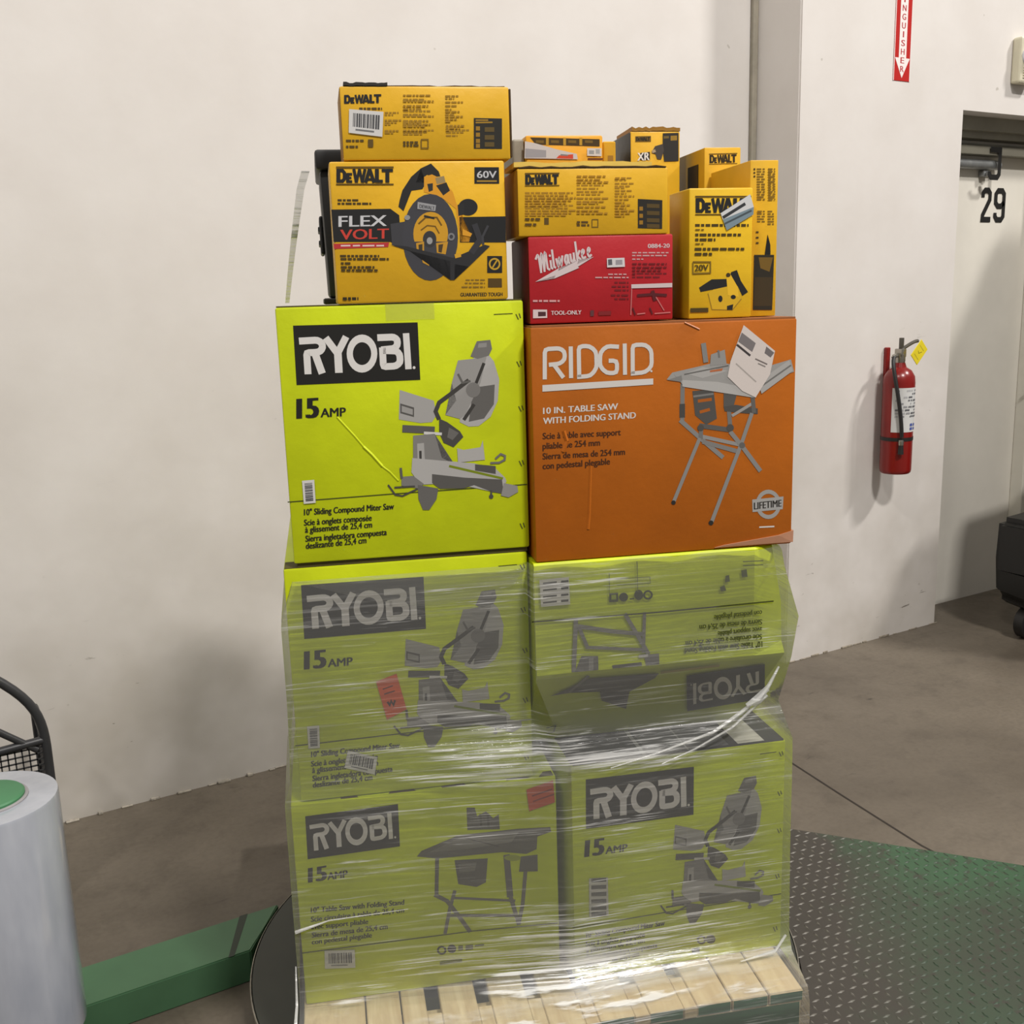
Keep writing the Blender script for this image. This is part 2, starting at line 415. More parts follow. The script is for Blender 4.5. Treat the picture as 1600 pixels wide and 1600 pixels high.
   ('s',(112,110,107),.0073,[(.3188,.2179),(.3068,.1793),(.2939,.1213)]),
   ('s',(110,108,105),.0053,[(.3174,.2011),(.4453,.1764)]),
   ('s',(100,98,95),.0066,[(.3003,.1632),(.4482,.1415)]),
   ('s',(102,100,97),.0132,[(.4298,.2849),(.4346,.1865)]),
   ('s',(105,103,100),.0086,[(.4357,.1863),(.4515,.1193)]),
   ('s',(105,103,100),.0079,[(.4725,.2749),(.4608,.1655),(.4507,.1194)]),
   ('p',(96,94,91),[(.46,.2766),(.4954,.2761),(.4952,.2379),(.4551,.2425)]),
   ('e',(150,160,50),(.4424,.276),(.0175,-.0024),(.0002,.0067),0),
  ],
  'logo': [
   ('p',(28,27,24),[(.027,.4224),(.2114,.4263),(.2106,.3328),(.0255,.3289)]),
   ('s',(215,212,208),.009,[(.0339,.398),(.0573,.3993),(.0606,.399),(.0636,.3976),(.0644,.397),(.0665,.3948),(.0675,.3919),(.0676,.3911),(.0675,.388),(.0663,.3851),(.0656,.3841),(.0638,.3821),(.0614,.381),(.0608,.3808),(.0581,.3802),(.0554,.38),(.0475,.3797),(.0448,.3787),(.0438,.3757),(.0436,.3457)]),
   ('s',(215,212,208),.0094,[(.0559,.379),(.0645,.3466)]),
   ('s',(215,212,208),.009,[(.0734,.403),(.0892,.378)]),
   ('s',(215,212,208),.009,[(.1036,.4045),(.0898,.3792)]),
   ('s',(215,212,208),.0099,[(.0897,.3826),(.0893,.3474)]),
   ('e',(215,212,208),(.1255,.3774),(.0223,-.0029),(.0019,.0307),.6),
   ('s',(215,212,208),.009,[(.1497,.4024),(.1713,.4032),(.1742,.4028),(.1767,.4013),(.1772,.4008),(.1789,.3984),(.1793,.3955),(.1792,.3934),(.1785,.3904),(.1768,.3879),(.1763,.3874),(.1739,.3856),(.1712,.3848),(.1545,.3831)]),
   ('s',(215,212,208),.009,[(.1571,.3819),(.1742,.3812),(.1771,.3805),(.1793,.3785),(.1797,.378),(.1812,.3752),(.1817,.372),(.1817,.3671),(.181,.3634),(.1788,.3604),(.1782,.3598),(.175,.3578),(.1715,.357),(.1599,.3564),(.157,.3573),(.1561,.3602),(.1563,.387)]),
   ('s',(215,212,208),.0085,[(.193,.4091),(.1935,.3518)]),
   ('e',(215,212,208),(.2021,.3542),(.0021,-.0002),(.0001,.0024),0),
  ],
  'printed_text': [
   ('t',(28,27,24),'15',(.0249,.2772),(.058,.2783),(.0272,.3112)),
   ('t',(28,27,24),'AMP',(.0616,.2778),(.1011,.2781),(.0627,.2949)),
   ('t',(28,27,24),'10" Table Saw with Folding Stand',(.0239,.2096),(.2121,.2006),(.0248,.2219)),
   ('t',(28,27,24),'Scie circulaire à table de 25,4 cm',(.0225,.189),(.2112,.183),(.0234,.2014)),
   ('t',(28,27,24),'avec support pliable',(.0214,.1724),(.1366,.1678),(.0222,.184)),
   ('t',(28,27,24),'Sierra de mesa de 25,4 cm',(.0219,.1531),(.1753,.1502),(.0228,.1655)),
   ('t',(28,27,24),'con pedestal plegable',(.0209,.1381),(.1423,.1357),(.0217,.1498)),
   ('e',(28,27,24),(.2853,.0838),(.01,-.0016),(.0004,.0103),.6),
   ('e',(28,27,24),(.3067,.0839),(.0093,-.0014),(.0004,.0099),0),
   ('p',(80,84,30),[(.3205,.0892),(.3303,.0885),(.3298,.0769),(.3201,.0775)]),
   ('p',(80,84,30),[(.3361,.0881),(.3518,.0874),(.3513,.0757),(.3356,.076)]),
   ('s',(80,84,30),.004,[(.3556,.0838),(.3752,.083)]),
   ('s',(110,118,35),.0079,[(.2801,.0542),(.3269,.0534)]),
   ('s',(70,76,20),.0023,[(-.0006,.1216),(.353,.1189),(.5353,.1103)]),
  ],
 },
 'T1': {
  'barcode_sticker': [
   ('p',(205,203,200),[(.045,.1209),(.106,.114),(.105,.0723),(.0434,.0795)]),
   ('p',(70,70,72),[(.0521,.1139),(.0533,.1137),(.0524,.0901),(.0512,.0903)]),
   ('p',(70,70,72),[(.0544,.1136),(.0562,.1134),(.0553,.0898),(.0535,.09)]),
   ('p',(70,70,72),[(.058,.1132),(.0611,.1129),(.0602,.0892),(.0572,.0896)]),
   ('p',(70,70,72),[(.0622,.1127),(.0652,.1124),(.0644,.0887),(.0613,.0891)]),
   ('p',(70,70,72),[(.0663,.1123),(.0681,.1121),(.0674,.0884),(.0655,.0886)]),
   ('p',(70,70,72),[(.07,.1118),(.073,.1115),(.0723,.0878),(.0692,.0882)]),
   ('p',(70,70,72),[(.0741,.1114),(.0753,.1112),(.0746,.0876),(.0734,.0877)]),
   ('p',(70,70,72),[(.0772,.111),(.0802,.1107),(.0795,.087),(.0764,.0874)]),
   ('p',(70,70,72),[(.0821,.1105),(.0839,.1103),(.0832,.0866),(.0814,.0868)]),
   ('p',(70,70,72),[(.085,.1101),(.0862,.11),(.0855,.0863),(.0843,.0864)]),
   ('p',(70,70,72),[(.0873,.1099),(.0904,.1095),(.0897,.0858),(.0866,.0862)]),
   ('p',(70,70,72),[(.0922,.1093),(.0953,.109),(.0947,.0852),(.0916,.0856)]),
   ('p',(70,70,72),[(.0964,.1089),(.0995,.1085),(.0988,.0848),(.0958,.0851)]),
   ('p',(110,110,112),[(.056,.0864),(.0898,.0825),(.0897,.08),(.0559,.0839)]),
  ],
  'claim_sticker': [
   ('p',(206,84,44),[(.4759,.4266),(.5323,.4408),(.5351,.3909),(.4804,.3778)]),
   ('s',(140,50,40),.0033,[(.4872,.4108),(.5303,.4213)]),
   ('s',(140,50,40),.0033,[(.4888,.3983),(.5339,.4093)]),
  ],
 },
 'T2': {
  'product_picture': [
   ('s',(132,130,127),.0086,[(.0812,.3066),(.0746,.1921)]),
   ('s',(128,126,123),.0086,[(.0847,.2919),(.1523,.2756),(.2209,.2629)]),
   ('s',(135,133,130),.0079,[(.1811,.3094),(.2055,.265),(.2303,.22)]),
   ('s',(130,128,125),.0066,[(.2218,.309),(.2192,.225)]),
   ('s',(125,123,120),.0073,[(.0865,.291),(.1034,.2465)]),
   ('s',(130,128,125),.0066,[(.0997,.2469),(.2246,.2299)]),
   ('p',(112,110,107),[(.0911,.2292),(.1251,.226),(.1254,.1903),(.0772,.1911)]),
   ('p',(150,148,145),[(.1061,.2239),(.1156,.223),(.1151,.1901),(.1056,.1902)]),
   ('p',(120,118,115),[(.2207,.2202),(.2516,.2196),(.2524,.1858),(.2244,.1869)]),
   ('p',(95,93,90),[(.1534,.2039),(.2148,.2051),(.2159,.1893),(.1552,.1913)]),
   ('p',(185,183,180),[(.2091,.2212),(.2284,.221),(.2284,.2144),(.2091,.2142)]),
  ],
  'printed_text': [
   ('t',(62,68,30),'10" Table Saw with Folding Stand',(.4725,.2252),(.3061,.2255),(.4728,.2125)),
   ('t',(62,68,30),'Scie circulaire à table de 25,4 cm',(.4714,.2412),(.308,.2402),(.4716,.2293)),
   ('t',(62,68,30),'avec support pliable',(.4711,.2562),(.3766,.2552),(.4713,.2451)),
   ('t',(62,68,30),'Sierra de mesa de 25,4 cm',(.4708,.2728),(.3371,.2719),(.471,.2609)),
   ('t',(62,68,30),'con pedestal plegable',(.4704,.2916),(.3683,.2902),(.4706,.2806)),
   ('s',(60,66,20),.003,[(-.0078,.3087),(.2517,.3064),(.4956,.3091)]),
   ('p',(62,68,30),[(.1494,.3539),(.1674,.3539),(.1673,.3354),(.1491,.3357)]),
   ('p',(150,165,40),[(.1538,.3505),(.1636,.3505),(.1635,.3406),(.1537,.3407)]),
   ('e',(62,68,30),(.1787,.3439),(.0091,-.0007),(.0001,.0091),0),
   ('s',(62,68,30),.0026,[(.1908,.3391),(.2003,.3391)]),
   ('e',(62,68,30),(.2098,.3459),(.0091,-.0008),(.0001,.0106),0),
   ('e',(62,68,30),(.2288,.3443),(.01,-.0008),(.0001,.0099),.6),
   ('s',(62,68,30),.002,[(.2064,.4134),(.2071,.4021)]),
   ('s',(110,120,30),.0016,[(.1498,.3953),(.1494,.3539)]),
   ('s',(110,120,30),.0016,[(.2064,.4153),(.2079,.3529)]),
   ('s',(110,120,30),.0016,[(.1609,.3824),(.2328,.3812),(.2335,.3679),(.1646,.3696)]),
   ('p',(90,98,40),[(.3909,.3706),(.3987,.372),(.4008,.3583),(.3903,.3573)]),
   ('p',(90,98,40),[(.3794,.3485),(.3892,.3516),(.3933,.3397),(.3815,.3387)]),
   ('p',(90,98,40),[(.4241,.3796),(.4358,.3813),(.4381,.365),(.4263,.3652)]),
   ('s',(90,98,40),.002,[(.4277,.3973),(.471,.3963)]),
   ('s',(90,98,40),.002,[(.4279,.3889),(.4712,.3878)]),
  ],
  'shipping_label': [
   ('p',(208,206,198),[(.0091,.3929),(.0679,.3942),(.0698,.3386),(.0114,.3383)]),
   ('s',(70,70,62),.0033,[(.0162,.3853),(.0438,.3861)]),
   ('s',(60,60,55),.0043,[(.0523,.3861),(.0671,.3865)]),
   ('s',(70,70,62),.0033,[(.0159,.3716),(.0435,.3723)]),
   ('s',(60,60,55),.0043,[(.052,.3724),(.0668,.3727)]),
   ('s',(70,70,62),.0033,[(.0156,.3581),(.0432,.3589)]),
   ('s',(60,60,55),.0043,[(.0517,.3589),(.0665,.3592)]),
   ('s',(70,70,62),.0033,[(.0153,.3462),(.0429,.3469)]),
   ('s',(60,60,55),.0043,[(.0515,.3469),(.0663,.3472)]),
  ],
  'product_picture_low': [
   ('p',(98,96,93),[(.0327,.1698),(.0723,.1913),(.1032,.2183),(.2546,.2135),(.2495,.1982),(.2016,.1568),(.1372,.1675),(.084,.1893),(.0744,.174)]),
   ('p',(82,80,77),[(.1372,.1675),(.2016,.1568),(.2048,.0931),(.1459,.134)]),
   ('s',(125,123,120),.0066,[(.0722,.1763),(.1057,.2287)]),
  ],
  'logo': [
   ('p',(28,27,24),[(.5195,.0788),(.3471,.0591),(.3177,.1951),(.4845,.21)]),
   ('s',(215,212,208),.0073,[(.5031,.1139),(.4815,.1101),(.4783,.1104),(.4749,.1121),(.4739,.1129),(.4711,.1158),(.4691,.1198),(.4687,.121),(.4676,.1254),(.4678,.1296),(.468,.131),(.469,.134),(.4708,.1358),(.4713,.1361),(.4736,.1371),(.476,.1377),(.4832,.1387),(.4854,.1404),(.4852,.1446),(.4742,.1859)]),
   ('s',(215,212,208),.0077,[(.4751,.1391),(.4554,.1829)]),
   ('s',(215,212,208),.0073,[(.4678,.1035),(.444,.1376)]),
   ('s',(215,212,208),.0073,[(.44,.099),(.4439,.1359)]),
   ('s',(215,212,208),.0081,[(.4451,.1312),(.4333,.1796)]),
   ('e',(215,212,208),(.4104,.1355),(.0212,-.0035),(-.0101,.0432),.6),
   ('s',(215,212,208),.0073,[(.3964,.0983),(.3769,.0954),(.3741,.0958),(.3713,.0978),(.3707,.0984),(.3684,.1016),(.3671,.1058),(.3666,.1087),(.3663,.1129),(.3671,.1166),(.3674,.1173),(.369,.12),(.3713,.1214),(.3859,.1252)]),
   ('s',(215,212,208),.0073,[(.3831,.1266),(.3674,.1261),(.3646,.1269),(.362,.1295),(.3614,.1302),(.3593,.1339),(.3579,.1383),(.3564,.145),(.3559,.1501),(.357,.1543),(.3574,.1552),(.3596,.1582),(.3625,.1596),(.3727,.1613),(.3755,.1604),(.3773,.1565),(.3855,.1195)]),
   ('s',(215,212,208),.0069,[(.3588,.0853),(.3414,.1648)]),
   ('e',(215,212,208),(.3346,.1607),(.0019,-.0003),(-.0007,.0032),0),
  ],
  'printed_text_low': [
   ('s',(176,160,60),.0073,[(.2581,.2155),(.3834,.2203)]),
   ('s',(70,80,30),.0033,[(.0375,.0495),(.0566,.0566),(.0553,.0318),(.0399,.0261)]),
  ],
 },
 'RG': {
  'logo': [
   ('s',(205,200,195),.008,[(.0255,.3542),(.0267,.4035),(.0286,.4086),(.0339,.4105),(.0495,.4108),(.0545,.4102),(.0591,.4082),(.0601,.4075),(.0634,.4042),(.0646,.3997),(.0648,.3956),(.0638,.3905),(.0605,.3865),(.0596,.3857),(.0548,.383),(.0494,.3819),(.0339,.381)]),
   ('s',(205,200,195),.008,[(.0445,.3799),(.0617,.3558)]),
   ('s',(205,200,195),.008,[(.0767,.4135),(.0763,.3544)]),
   ('s',(205,200,195),.008,[(.0921,.3555),(.092,.4061),(.0938,.4112),(.0991,.413),(.1055,.4131),(.1122,.412),(.1181,.4086),(.1202,.4069),(.1244,.4018),(.1259,.3955),(.1262,.3782),(.1252,.3717),(.1219,.366),(.1188,.3623),(.1136,.3582),(.1071,.3567),(.0878,.356)]),
   ('s',(205,200,195),.008,[(.1703,.4093),(.1538,.4109),(.1471,.4102),(.1414,.407),(.1391,.4049),(.1351,.3998),(.1335,.3935),(.1329,.3814),(.1338,.375),(.1374,.3693),(.1404,.3661),(.1459,.3621),(.1525,.3607),(.1587,.3605),(.1641,.3621),(.166,.3673),(.1661,.3766),(.1643,.3818),(.1589,.3837),(.1499,.3839)]),
   ('s',(205,200,195),.008,[(.1816,.415),(.1818,.3561)]),
   ('s',(205,200,195),.008,[(.1971,.3569),(.1971,.4048),(.1989,.41),(.2044,.4116),(.2153,.4115),(.222,.4102),(.2277,.4066),(.2289,.4055),(.2329,.4001),(.2343,.3938),(.2346,.3773),(.2334,.3709),(.2295,.3657),(.2276,.364),(.2218,.3604),(.215,.3589),(.1931,.3578)]),
   ('e',(205,200,195),(.234,.3609),(.0022,-.0001),(0,.0021),0),
   ('p',(205,200,195),[(.0207,.3438),(.2377,.3468),(.2376,.3352),(.0204,.3314)]),
  ],
  'printed_text': [
   ('t',(205,200,195),'10 IN. TABLE SAW',(.0211,.2893),(.1671,.2909),(.0214,.3018)),
   ('t',(205,200,195),'WITH FOLDING STAND',(.0206,.2701),(.2024,.2722),(.021,.2827)),
   ('t',(66,34,12),'Scie à table avec support',(.0189,.2414),(.1721,.241),(.0192,.2541)),
   ('t',(66,34,12),'pliable de 254 mm',(.0184,.2224),(.1305,.2233),(.0187,.2351)),
   ('t',(66,34,12),'Sierra de mesa de 254 mm',(.0179,.2026),(.1802,.2026),(.0182,.2153)),
   ('t',(66,34,12),'con pedestal plegable',(.0175,.1838),(.1499,.1856),(.0178,.1966)),
   ('e',(152,150,147),(.4778,.085),(.0268,-.0018),(-.0006,.0301),.72),
   ('p',(158,156,153),[(.4432,.097),(.5098,.0991),(.5088,.0731),(.4444,.0714)]),
   ('t',(40,36,32),'LIFETIME',(.4475,.0765),(.5055,.0787),(.4472,.0915)),
   ('s',(205,200,195),.003,[(.4592,.0394),(.4915,.0386)]),
  ],
  'product_picture': [
   ('s',(118,116,113),.0086,[(.2968,.3343),(.2963,.2631)]),
   ('s',(70,68,65),.0112,[(.2962,.2953),(.2963,.2685)]),
   ('p',(78,76,73),[(.3166,.3192),(.3596,.3208),(.367,.2632),(.3452,.2527),(.3225,.2719)]),
   ('s',(165,88,22),.0059,[(.3279,.2991),(.3561,.3014)]),
   ('s',(165,88,22),.0059,[(.3318,.2775),(.3525,.2819)]),
   ('s',(120,118,115),.004,[(.3185,.3085),(.3597,.3119)]),
   ('s',(112,110,107),.0086,[(.388,.316),(.3954,.24)]),
   ('p',(85,83,80),[(.3804,.3128),(.4088,.3132),(.4016,.2867),(.3808,.2841)]),
   ('p',(76,74,71),[(.3808,.2859),(.4054,.2883),(.4514,.2788),(.4516,.268),(.4285,.2702),(.3828,.2768)]),
   ('s',(150,148,145),.0059,[(.3981,.267),(.4416,.2902)]),
   ('s',(95,93,90),.0086,[(.4402,.3028),(.4439,.2702)]),
   ('s',(128,126,123),.0086,[(.2918,.2641),(.3341,.2259),(.3809,.1854)]),
   ('s',(88,86,83),.0092,[(.3309,.2513),(.3966,.2392)]),
   ('s',(140,138,135),.0073,[(.3378,.2293),(.4161,.209)]),
   ('s',(122,120,117),.0086,[(.3379,.2195),(.4164,.1943)]),
   ('s',(110,108,105),.0086,[(.3347,.2468),(.3341,.2244)]),
   ('s',(132,130,127),.0073,[(.3322,.227),(.2786,.1022)]),
   ('s',(132,130,127),.0079,[(.4393,.2704),(.4199,.215),(.3577,.0559)]),
   ('s',(130,128,125),.0086,[(.3947,.2364),(.42,.2059),(.4596,.1538)]),
   ('e',(40,38,35),(.2787,.1018),(.0045,-.0003),(-.0001,.0044),0),
   ('e',(40,38,35),(.3569,.0555),(.005,-.0003),(0,.0049),0),
   ('e',(75,73,70),(.3339,.2468),(.0068,-.0003),(0,.0065),0),
   ('e',(75,73,70),(.3946,.2437),(.0076,-.0004),(-.0001,.0072),0),
   ('e',(95,93,90),(.42,.2077),(.0062,-.0003),(-.0001,.0059),0),
   ('p',(150,148,145),[(.2645,.3435),(.2756,.3564),(.3367,.3672),(.3666,.373),(.4499,.3554),(.5183,.3718),(.5255,.3476),(.4961,.3391),(.4507,.3124),(.4471,.3007),(.4126,.3106),(.296,.3326),(.2923,.3387)]),
   ('p',(172,170,167),[(.296,.3414),(.367,.3347),(.4468,.3162),(.4452,.3001),(.296,.3287)]),
   ('p',(125,123,120),[(.2664,.3427),(.2941,.3503),(.296,.3414),(.2923,.338)]),
   ('p',(165,163,160),[(.3015,.3535),(.3368,.3643),(.3893,.3551),(.3369,.3431)]),
   ('s',(100,98,95),.0026,[(.2997,.3518),(.3892,.365)]),
   ('s',(128,126,123),.0099,[(.3379,.4099),(.3434,.3729)]),
   ('p',(142,140,137),[(.3533,.3876),(.3813,.396),(.3854,.3676),(.3517,.3665)]),
   ('s',(110,108,105),.004,[(.3682,.3954),(.3702,.3806)]),
   ('p',(175,100,60),[(.3518,.3574),(.378,.3605),(.3762,.3556),(.3518,.3538)]),
   ('p',(165,163,160),[(.4503,.3311),(.5145,.3706),(.5227,.3495),(.4585,.3074)]),
   ('s',(110,108,105),.0033,[(.4544,.3201),(.5186,.3604)]),
  ],
  'shipping_label': [
   ('p',(206,196,190),[(.4189,.4412),(.4842,.3895),(.4749,.3443),(.446,.3008),(.4183,.3146),(.3876,.3438),(.3928,.3726)]),
   ('p',(118,112,112),[(.4153,.4273),(.4443,.4059),(.4371,.3892),(.4081,.4101)]),
   ('s',(60,55,55),.0043,[(.4055,.4045),(.4334,.3823)]),
   ('p',(110,104,104),[(.4661,.3987),(.4827,.3861),(.4753,.3771),(.4626,.3861)]),
   ('s',(110,100,98),.0026,[(.4438,.3759),(.4687,.3642)]),
   ('s',(125,118,115),.0023,[(.4496,.3668),(.465,.3597)]),
   ('s',(165,158,152),.0023,[(.4042,.3686),(.4465,.3312)]),
  ],
 },
 'DB': {
  'logo': [
   ('s',(30,30,30),.007,[(.0148,.2122),(.0163,.2353)]),
   ('s',(30,30,30),.0057,[(.0131,.2328),(.0235,.2327),(.0266,.2288),(.0259,.2186),(.0224,.2147),(.012,.2148)]),
   ('s',(30,30,30),.0057,[(.0314,.212),(.0324,.2282)]),
   ('s',(30,30,30),.0044,[(.0298,.2139),(.0393,.2138)]),
   ('s',(30,30,30),.0039,[(.0302,.2202),(.0383,.2201)]),
   ('s',(30,30,30),.0044,[(.0306,.2264),(.04,.2263)]),
   ('s',(30,30,30),.0054,[(.0435,.2351),(.0468,.2119)]),
   ('s',(30,30,30),.0047,[(.0468,.2119),(.0535,.235)]),
   ('s',(30,30,30),.0047,[(.0535,.235),(.0571,.2118)]),
   ('s',(30,30,30),.0054,[(.0571,.2118),(.0634,.2349)]),
   ('s',(30,30,30),.0062,[(.0631,.2117),(.0714,.2348)]),
   ('s',(30,30,30),.0062,[(.0714,.2348),(.0781,.2115)]),
   ('s',(30,30,30),.0041,[(.0664,.2172),(.0759,.2171)]),
   ('s',(30,30,30),.007,[(.0831,.2115),(.0844,.2347)]),
   ('s',(30,30,30),.0052,[(.0817,.2138),(.0938,.2137)]),
   ('s',(30,30,30),.0052,[(.0928,.2323),(.1129,.2321)]),
   ('s',(30,30,30),.007,[(.1017,.2113),(.103,.2346)]),
   ('s',(92,70,18),.0023,[(.0105,.2094),(.1128,.2082)]),
   ('s',(92,70,18),.0029,[(.0124,.2382),(.1143,.2374)]),
  ],
  'power_badge': [
   ('p',(30,30,30),[(.2607,.2364),(.3058,.236),(.3055,.2072),(.2596,.2077)]),
   ('t',(190,190,192),'60V',(.265,.2177),(.3005,.2174),(.2655,.2305)),
   ('s',(165,130,45),.0027,[(.2642,.2121),(.3012,.2117)]),
  ],
  'band': [
   ('p',(30,30,30),[(-.0007,.1662),(.1048,.166),(.12,.1546),(.1214,.0969),(.1017,.1081),(-.0001,.1102)]),
   ('p',(30,30,30),[(.2293,.1494),(.3155,.1494),(.3147,.1028),(.229,.1046)]),
   ('t',(196,196,198),'FLEX',(.011,.1361),(.096,.1363),(.0122,.156)),
   ('t',(196,62,50),'VOLT',(.0124,.1138),(.0985,.1143),(.0136,.1322)),
   ('p',(178,48,52),[(-.0006,.1068),(.0993,.1073),(.0971,.0991),(0,.0979)]),
   ('s',(215,190,185),.0027,[(.0123,.1032),(.0294,.1031)]),
   ('s',(215,190,185),.0027,[(.0337,.1027),(.0466,.1028)]),
   ('s',(215,190,185),.0027,[(.0509,.1024),(.0725,.1022)]),
   ('s',(215,190,185),.0027,[(.0759,.1019),(.0898,.1018)]),
  ],
  'printed_text': [
   ('s',(70,54,18),.0037,[(.0116,.182),(.0189,.1819)]),
   ('s',(70,54,18),.0037,[(.0209,.1818),(.026,.1818)]),
   ('s',(70,54,18),.0037,[(.028,.1817),(.0354,.1816)]),
   ('s',(70,54,18),.0037,[(.0374,.1816),(.0481,.1815)]),
   ('s',(70,54,18),.0037,[(.0112,.1762),(.0163,.1761)]),
   ('s',(70,54,18),.0037,[(.0183,.1761),(.0234,.176)]),
   ('s',(70,54,18),.0037,[(.0254,.176),(.0361,.1758)]),
   ('s',(70,54,18),.0037,[(.0381,.1758),(.0432,.1757)]),
   ('s',(70,54,18),.0037,[(.0452,.1757),(.0526,.1756)]),
   ('s',(70,54,18),.0037,[(.0546,.1756),(.0655,.1754)]),
   ('s',(70,54,18),.0037,[(.0674,.1754),(.0709,.1753)]),
   ('s',(70,54,18),.0037,[(.0098,.0853),(.0206,.0851)]),
   ('s',(70,54,18),.0037,[(.0226,.085),(.0277,.0849)]),
   ('s',(70,54,18),.0037,[(.0298,.0849),(.0349,.0847)]),
   ('s',(70,54,18),.0037,[(.0369,.0847),(.0421,.0846)]),
   ('s',(70,54,18),.0037,[(.0441,.0845),(.0515,.0844)]),
   ('s',(70,54,18),.0037,[(.0536,.0843),(.061,.0841)]),
   ('s',(70,54,18),.0037,[(.0631,.0841),(.0682,.084)]),
   ('s',(70,54,18),.0037,[(.0703,.0839),(.0755,.0838)]),
   ('s',(70,54,18),.0037,[(.0775,.0838),(.0801,.0837)]),
   ('s',(70,54,18),.0037,[(.0103,.08),(.0211,.0797)]),
   ('s',(70,54,18),.0037,[(.0231,.0797),(.0306,.0795)]),
   ('s',(70,54,18),.0037,[(.0326,.0794),(.0377,.0793)]),
   ('s',(70,54,18),.0037,[(.0397,.0793),(.0507,.079)]),
   ('s',(70,54,18),.0037,[(.0527,.079),(.0579,.0789)]),
   ('s',(70,54,18),.0037,[(.0599,.0788),(.0651,.0787)]),
   ('s',(70,54,18),.0037,[(.0671,.0786),(.078,.0784)]),
   ('s',(70,54,18),.0037,[(.0801,.0783),(.0911,.0781)]),
   ('s',(70,54,18),.0037,[(.0931,.078),(.0971,.0779)]),
   ('s',(70,54,18),.0037,[(.0104,.0724),(.0155,.0722)]),
   ('s',(70,54,18),.0037,[(.0175,.0722),(.0275,.072)]),
   ('s',(70,54,18),.0037,[(.0099,.0656),(.0208,.0654)]),
   ('s',(70,54,18),.0037,[(.0228,.0653),(.0303,.0651)]),
   ('s',(70,54,18),.0037,[(.0323,.0651),(.0374,.0649)]),
   ('s',(70,54,18),.0037,[(.0395,.0649),(.0446,.0648)]),
   ('s',(70,54,18),.0037,[(.0466,.0647),(.0518,.0646)]),
   ('s',(70,54,18),.0037,[(.0538,.0645),(.0648,.0643)]),
   ('s',(70,54,18),.0037,[(.0668,.0642),(.0703,.0641)]),
   ('s',(70,54,18),.0037,[(.0102,.06),(.0176,.0598)]),
   ('s',(70,54,18),.0037,[(.0196,.0597),(.0271,.0595)]),
   ('s',(70,54,18),.0037,[(.0291,.0595),(.0342,.0594)]),
   ('s',(70,54,18),.0037,[(.0362,.0593),(.0472,.059)]),
   ('s',(70,54,18),.0037,[(.0492,.059),(.0544,.0589)]),
   ('s',(70,54,18),.0037,[(.0564,.0588),(.0674,.0585)]),
   ('s',(70,54,18),.0037,[(.0694,.0585),(.0758,.0583)]),
   ('s',(45,36,16),.0052,[(.0099,.0097),(.0174,.0095)]),
   ('s',(45,36,16),.0052,[(.0194,.0095),(.0246,.0093)]),
   ('s',(45,36,16),.0052,[(.0266,.0092),(.0341,.009)]),
   ('s',(45,36,16),.0052,[(.0361,.009),(.0381,.0089)]),
   ('t',(30,30,30),'GUARANTEED TOUGH',(.2259,.0074),(.3049,.0059),(.2262,.0143)),
   ('p',(30,30,30),[(.2787,.0792),(.3067,.0785),(.3057,.0479),(.2776,.0486)]),
   ('e',(190,150,40),(.292,.0645),(.0109,-.0003),(.0004,.0109),.72),
   ('s',(190,150,40),.0027,[(.2879,.0582),(.2965,.0707)]),
   ('p',(80,60,20),[(.2788,.0387),(.3047,.038),(.3045,.0217),(.2782,.0224)]),
   ('s',(130,100,30),.0024,[(.2367,.0369),(.2445,.0367)]),
   ('s',(130,100,30),.0024,[(.2466,.0367),(.252,.0365)]),
   ('s',(130,100,30),.0024,[(.2541,.0365),(.2619,.0363)]),
   ('s',(130,100,30),.0024,[(.264,.0362),(.2727,.036)]),
   ('s',(130,100,30),.0024,[(.235,.0312),(.2404,.0311)]),
   ('s',(130,100,30),.0024,[(.2425,.031),(.2478,.0308)]),
   ('s',(130,100,30),.0024,[(.2499,.0308),(.2613,.0305)]),
   ('s',(130,100,30),.0024,[(.2634,.0304),(.2689,.0303)]),
   ('s',(130,100,30),.0024,[(.271,.0302),(.2725,.0302)]),
   ('s',(130,100,30),.0024,[(.2287,.0244),(.2401,.0241)]),
   ('s',(130,100,30),.0024,[(.2422,.024),(.2476,.0239)]),
   ('s',(130,100,30),.0024,[(.2497,.0238),(.2611,.0235)]),
   ('s',(130,100,30),.0024,[(.2632,.0235),(.2686,.0233)]),
   ('s',(130,100,30),.0024,[(.2707,.0232),(.2722,.0232)]),
  ],
  'product_picture': [
   ('p',(36,36,36),[(.1223,.181),(.128,.1976),(.1451,.2209),(.1631,.2353),(.1817,.2434),(.1953,.2295),(.1978,.2212),(.1826,.2205),(.1741,.2242),(.1532,.2106),(.1712,.2104),(.1643,.1993),(.1444,.1968),(.1348,.1775),(.1282,.1614),(.1194,.1694)]),
   ('p',(215,150,35),[(.1682,.2206),(.1828,.2246),(.2013,.2156),(.2194,.1937),(.225,.174),(.2331,.1556),(.2319,.1253),(.2494,.117),(.2459,.1051),(.2305,.1054),(.224,.1642),(.1985,.1841),(.1669,.1943)]),
   ('p',(40,40,40),[(.1892,.2052),(.2084,.2105),(.2142,.196),(.2016,.1877)]),
   ('p',(45,45,45),[(.1734,.2081),(.1836,.2094),(.183,.1969),(.1756,.1942)]),
   ('p',(150,130,90),[(.1884,.2185),(.2045,.2217),(.2069,.2105),(.1908,.2074)]),
   ('e',(34,34,36),(.2462,.1666),(.0178,-.0002),(.0006,.0147),0),
   ('p',(40,40,40),[(.2273,.1711),(.2391,.1738),(.2384,.1541),(.2279,.1514)]),
   ('p',(60,60,64),[(.1034,.1395),(.1384,.1445),(.1389,.0966),(.1043,.1029)]),
